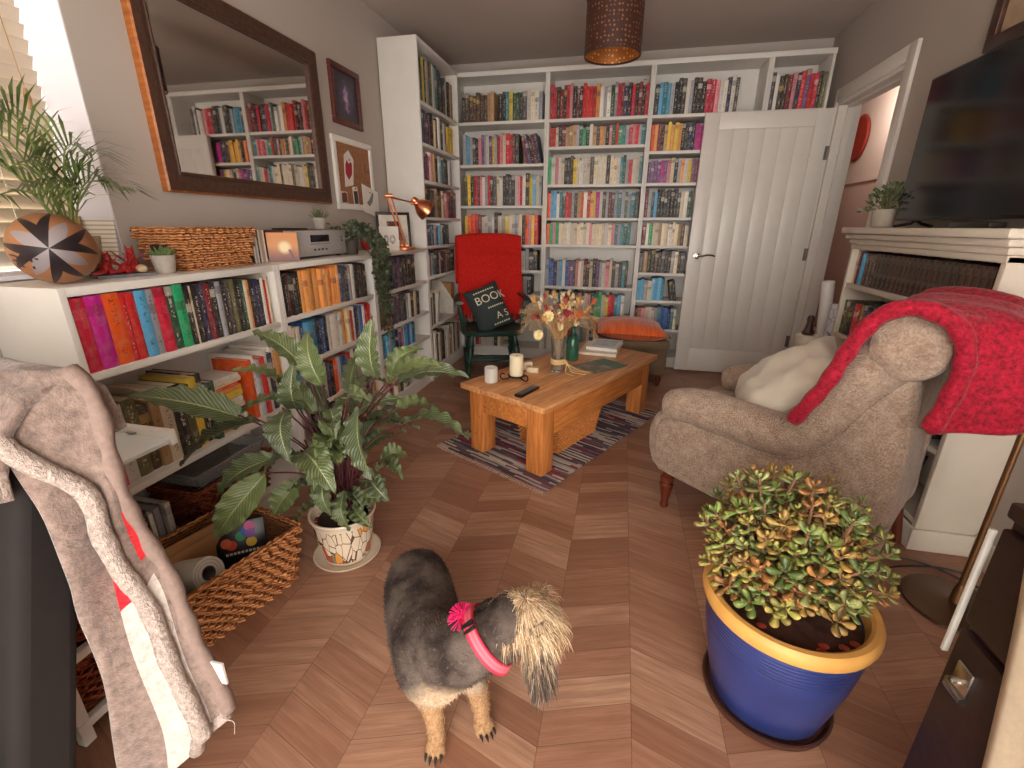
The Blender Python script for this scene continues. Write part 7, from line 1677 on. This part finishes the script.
# ================================================================ leather chair with the plush blanket, front left
def near_left():
    lea = plain('dark_brown_leather', rgb(20, 12, 11), .85, var=.15, scale=30, bump=.15)
    t = thing('leather_chair', 'dark brown leather armchair back at the left edge under the grey blanket', 'armchair', (-1.10, .36, 0))
    def back(x0, x1, z0, z1, th):
        rs = []; ang = .28
        for (k, o) in ((.0, .02), (.0, 0), (1, 0), (1, .02)): pass
        g = G(); poly = [(.29+ang*z0-.36, z0), (.29+ang*z1-.36, z1), (.29+ang*z1-.36-th*.6, z1+.015), (.29+ang*z1-.36-th, z1-.02), (.29+ang*z0-.36-th, z0)]
        M = Matrix(((0, 0, 1, 0), (1, 0, 0, 0), (0, 1, 0, 0), (0, 0, 0, 1)))   # (y, z, x)
        g.prism(poly, x0, x1, 0, M=M); return g
    o = back(-.36, .232, .03, .93, .10).make('backrest', lea, t); md = o.modifiers.new('rounding', 'BEVEL'); md.width = .02; md.segments = 3
    g = G(); g.box(-.34, .235, -.72, -.14, .12, .43, bev=.04); g.make('seat', lea, t)
    for x in (-.32, .21):
        for y in (-.68, -.12):
            g = G(); g.lathe([(.001, 0), (.02, 0), (.024, .12), (.001, .13)], (x, y, 0), 14); g.make('leg', DARKWOOD, t)
    # the blanket
    pl = N('grey_plush', .95, None, .1); at = pl.n('Attribute'); at.attribute_name = 'Leaf'; s = pl.n('SeparateXYZ'); pl.l(at.outputs['Vector'], s.inputs[0]); U, V = s.outputs[0], s.outputs[1]
    nz = pl.noise(pl.coord('Object'), 60, 3, .7); n2 = pl.noise(pl.coord('Object'), 9, 2)
    grey = pl.ramp(nz, [(.3, rgb(106, 90, 83)), (.7, rgb(148, 128, 118))]); white = pl.ramp(nz, [(.3, rgb(172, 162, 154)), (.7, rgb(204, 194, 186))])
    red = pl.ramp(nz, [(.3, rgb(196, 22, 34)), (.7, rgb(222, 44, 54))])
    up = pl.math('ADD', U, pl.math('MULTIPLY', pl.math('SUBTRACT', n2, .5), .03))
    inw = pl.math('MULTIPLY', pl.math('GREATER_THAN', up, .55), pl.math('MULTIPLY', pl.math('GREATER_THAN', V, .32), pl.math('LESS_THAN', V, .93))); inr = pl.math('MULTIPLY', pl.math('MULTIPLY', pl.math('GREATER_THAN', up, .45), pl.math('LESS_THAN', up, .555)), pl.math('MULTIPLY', pl.math('GREATER_THAN', V, .32), pl.math('LESS_THAN', V, .6)))
    inr2 = pl.math('MULTIPLY', pl.math('LESS_THAN', pl.math('ABSOLUTE', pl.math('SUBTRACT', U, -.72)), .05), pl.math('LESS_THAN', V, .86)); inr3 = pl.math('MULTIPLY', pl.math('MULTIPLY', pl.math('GREATER_THAN', U, .36), pl.math('LESS_THAN', U, .5)), pl.math('MULTIPLY', pl.math('GREATER_THAN', V, .9), pl.math('GREATER_THAN', n2, .42)))
    c = pl.mix(inw, grey, white); c = pl.mix(pl.math('MAXIMUM', inr, pl.math('MAXIMUM', inr2, inr3)), c, red); pl.col(c); pl.b.inputs['Sheen Weight'].default_value = .5; pl.bump(nz, .8, .006)
    fl = N('sherpa_fleece', .95, None, .1); nz = fl.noise(fl.coord('Object'), 120, 3, .7); fl.col(fl.ramp(nz, [(.3, rgb(150, 134, 126)), (.7, rgb(198, 184, 174))])); fl.bump(nz, 1.0, .01)
    t = thing('blanket', 'grey plush blanket with red and white patches draped over the leather chair', 'blanket', (-.85, .55, .5))
    O = t.location
    left = along(catmull([(-.93, .475, .972), (-.905, .425, .91), (-.868, .425, .835), (-.845, .44, .75), (-.852, .45, .636), (-.862, .447, .545), (-.855, .44, .36), (-.86, .43, .21), (-.875, .42, .06)], 6))
    right = along(catmull([(-.865, .53, .965), (-.835, .53, .92), (-.812, .525, .82), (-.792, .53, .67), (-.752, .53, .555), (-.69, .512, .395), (-.665, .495, .305)], 6))
    def pt(u, v):
        a, b = left(u), right(u); p = a.lerp(b, v); k = max(0, min(1, (u-.15)/.35))
        p.y += (-.022*math.sin(v*PI*2.6+.8)*k+.006*math.sin(u*13+v*7)); p.x += .010*math.sin(v*PI*3+u*3)*k
        return p-O
    # the part lying over the top of the chair back
    def over(u, v):
        x = -1.30+.44*u; z = (-.03+.015*math.sin(x*21)) ; q = max(0, u-.62)/.38; P = along([(0, .405-.01*q, .868-.03*q), (0, .43, .93), (0, .465, .965), (0, .52, .975), (0, .57, .95), (0, .585, .86)])(v)
        return Vector((x, P.y, P.z+.008*math.sin(x*17+v*3)-.03*max(0, u-.85)/.15))-O
    g = G(); av = []; nu, nv = 80, 44
    for i in range(nu+1):
        for j in range(nv+1): g.v.append(tuple(pt(i/nu, j/nv))); av.append((i/nu, j/nv, 0, 1))
    w = nv+1
    for i in range(nu):
        for j in range(nv): g.f.append((i*w+j, (i+1)*w+j, (i+1)*w+j+1, i*w+j+1)); g.mi.append(0); g.sm.append(True)
    g.make('plush_cloth', pl.m, t, attrs={'Leaf': av}, solid=.014, sharp=0)
    g = G(); av = []
    for i in range(41):
        for j in range(25): g.v.append(tuple(over(i/40, j/24))); av.append((-(1-j/24), i/40, 0, 1))
    g.f = [(i*25+j, (i+1)*25+j, (i+1)*25+j+1, i*25+j+1) for i in range(40) for j in range(24)]; g.mi = [0]*len(g.f); g.sm = [True]*len(g.f)
    g.make('plush_cloth', pl.m, t, attrs={'Leaf': av}, solid=.016, sharp=0)
    rnd = random.Random(3)
    def roll(path, r, nm, n=10):
        g = G(); rr = [r*(1+.06*math.sin(i*.7)+rnd.uniform(-.05, .05)) for i in range(len(path))]; g.tube(path, rr, n); o = g.make(nm, fl.m, t, sharp=0); return part(o, 'woolly cream-grey fleece edge')
    roll([over(u/30, 0) for u in range(31)]+[pt(.06+.94*u/70, min(.93, .12+.7*min(1, u/26)**.8+.13*u/70))+Vector((.0, -.026, 0)) for u in range(71)], .015, 'fleece_edge')
    roll([pt(1, .5+.5*v/20) for v in range(21)], .012, 'fleece_edge')
    g = G(); g.tube([pt(u/60, 1.0) for u in range(61)], [.014+.002*math.sin(i*.9) for i in range(61)], 8); g.make('plush_hem', plain('grey_plush_hem', rgb(132, 112, 103), .95, bump=.5, scale=90), t, sharp=0)
    g = G()
    for (u, v) in ((.99, .98), (.62, .7)):
        p = pt(u, v); g.tube(catmull([p, p+Vector((.012, -.012, .0)), p+Vector((.026, -.006, -.012)), p+Vector((.03, -.014, -.032))], 4), .0009, 4)
    g.make('loose_thread', fl.m, t)
    lb = G(); p = pt(.86, 1.0); lb.box(-.012, .016, -.002, .002, -.03, .02, M=Matrix.Translation(p+Vector((.018, .0, 0)))); part(lb.make('care_label', plain('white_label', rgb(206, 202, 196), .7), t), 'white care label')
near_left()

# ================================================================ front right corner
def near_right():
    t = thing('floor_lamp', 'slim bronze floor lamp with a round base beside the cream bookcase', 'floor lamp', (1.165, 1.50, 0))
    br = plain('bronze_metal', rgb(150, 112, 78), .35, .9); g = G(); g.lathe([(.001, 0), (.138, 0), (.142, .004), (.14, .012), (.03, .018), (.014, .024), (.001, .024)], n=48); g.make('base', plain('dark_bronze', rgb(96, 72, 56), .3, .8), t)
    g = G(); g.tube([(0, 0, .02), (0, 0, 1.5)], .0085, 14); g.lathe([(.001, .02), (.016, .02), (.014, .07), (.0095, .09), (.001, .09)], n=20); g.make('pole', br, t)
    g = G(); n = 36; rg = lambda r, z: [(r*math.cos(2*PI*k/n), r*math.sin(2*PI*k/n), z) for k in range(n)]
    g.rings([rg(.14, 1.42), rg(.10, 1.62), rg(.098, 1.62), rg(.138, 1.42)], 0, False, closed=True); g.make('lamp_shade', plain('linen_shade', rgb(206, 190, 164), .8), t)
    g = G(); g.tube([(-.1, 0, 1.6), (.1, 0, 1.6)], .002, 5); g.tube([(0, 0, 1.49), (0, 0, 1.6)], .003, 6); g.make('shade_carrier', br, t)
    def cable(lab, P):
        g = G(); g.tube(catmull(P, 8), .0035, 6); o = g.make('cable', plain('black_cable', rgb(30, 24, 24), .5)); tag(o, lab, 'cable')
    z = .0042
    cable('black cable looping nearest the armchair on the floor by the lamp base', [(.93, 1.62, z), (1.022, 1.616, z), (1.06, 1.66, z), (1.15, 1.69, z), (1.24, 1.70, z), (1.32, 1.68, z)])
    cable('black cable curling behind the lamp base along the skirting', [(1.0, 1.70, z), (1.113, 1.725, z), (1.20, 1.70, z+.004), (1.275, 1.645, z), (1.33, 1.58, z), (1.345, 1.48, z)])
    cable('black cable running from the lamp base to the wall', [(1.30, 1.50, z), (1.345, 1.42, z), (1.33, 1.32, z), (1.37, 1.2, z)])
    # dark wooden cabinet with a chrome latch
    t = thing('cabinet', 'dark red-brown wooden cabinet with a chrome latch at the bottom right edge', 'cabinet', (.577, .705, 0))
    dw = m_wood('dark_red_mahogany', rgb(30, 14, 12), rgb(48, 24, 20), rough=.55, knots=False)
    g = G(); g.box(0, .36, -.46, 0, .05, .80, bev=.004); g.box(-.012, .37, -.47, .0, .80, .825, bev=.004); g.box(.012, .35, -.45, -.012, 0, .05); g.make('carcass', dw, t)
    g = G(); g.box(-.014, .002, -.30, -.006, .07, .60, bev=.004); g.make('door', dw, t)
    g = G(); g.box(-.014, .002, -.30, -.006, .615, .785, bev=.004); g.make('drawer_front', dw, t)
    g = G(); g.box(-.02, -.013, -.062, -.03, .50, .56, bev=.003); g.tube([(-.02, -.045, .53), (-.032, -.045, .53), (-.038, -.052, .53), (-.038, -.085, .532)], .0065, 10); g.make('latch', CHROME, t)
    t = thing('white_panel', 'narrow white board standing against the far edge of the dark cabinet', 'board', (.572, .713, .825))
    g = G(); g.box(-.009, .0, 0, .006, -.29, -.055, bev=.001); o = g.make('board', plain('dull_white_card', rgb(186, 182, 174), .7), t)
    cl = plain('cream_linen', rgb(206, 188, 162), .85, var=.06, scale=70, bump=.15)
    t = thing('cream_cloth', 'cream cloth hanging down the side of the dark cabinet at the bottom right corner', 'cloth', (.577, .705, .825))
    g = G()
    def fn(u, v):
        z = .006-.012*0-(.78*u); y0 = -.055-.16*u**.8 if u > .0 else -.055; y = y0+(-.44-y0)*v; return (-.024-.006*math.sin(v*22+u*3)*u-.004, y, z)
    g.grid(fn, 30, 24); g.grid(lambda u, v: (-.028+.2*u, -.055-.385*v, .006+.003*math.sin(v*20)), 6, 24); g.make('woven_cloth', cl, t, solid=.004)
near_right()

# ---- magazine file in the corner bookcase
t = thing('magazine_file', 'white and brown cardboard magazine file on the tall corner bookcase behind the rocking chair', 'magazine file', (-1.43, 3.93, SH['tall'][6]+.0115), PI/2)
g = G(); M = Matrix(((1, 0, 0, 0), (0, 1, 0, 0), (0, 0, 1, 0), (0, 0, 0, 1)))
g.box(-.05, .05, 0, .003, 0, .13); g.box(-.05, .05, .19, .193, 0, .29); g.box(-.05, .05, .003, .19, 0, .003)
for x in (-.05, .047): g.prism([(.003, 0), (.19, 0), (.19, .29), (.11, .29), (.003, .13)], x, x+.003, 0, M=Matrix(((0, 0, 1, 0), (1, 0, 0, 0), (0, 1, 0, 0), (0, 0, 0, 1))))
g.make('card_shell', plain('white_card', rgb(224, 216, 204), .8), t)
g = G(); g.box(-.042, .042, .02, .18, .004, .27); part(g.make('brown_folder', plain('brown_folder_card', rgb(186, 132, 84), .8), t), 'brown folder inside')
# ---- pieces of parts go one level deeper
for root, kids, host in (('radio', ('display', 'button'), 'front_panel'), ('wicker_basket', ('rim',), 'woven_body'), ('potted_jade_plant', ('rim',), 'pot_body'), ('dog', ('claw', 'eye', 'nose', 'mouth'), 'body'),
                         ('dog_collar', ('buckle', 'tassel'), 'webbing'), ('candle', ('wick',), 'wax'), ('desk_lamp', ('bulb',), 'lamp_shade'), ('pendant_lamp', ('shade_ring', 'shade_spider'), 'lamp_shade'), ('television', ('screen',), 'cabinet'),
                         ('picture_frame', ('print',), 'mount'), ('box', ('balloon_print', 'white_print'), 'carton'), ('paper_roll', ('core',), 'paper'), ('remote_control', ('button',), 'case'), ('venetian_blind', ('ladder_cord',), 'slats'),
                         ('storage_tin', ('lid',), 'tin_body'), ('cushion', ('lettering', 'small_print', 'beaded_edge'), 'cushion_cover'), ('blanket', ('fleece_edge', 'plush_hem', 'loose_thread', 'care_label'), 'plush_cloth'), ('cabinet', ('latch',), 'door')):
    for o in list(COL.objects):
        if o.parent is None and o.name.split('.')[0] == root:
            h = next((c for c in o.children if c.name.split('.')[0] == host), None)
            if h:
                for c in list(o.children):
                    if c is not h and c.name.split('.')[0] in kids: c.parent = h
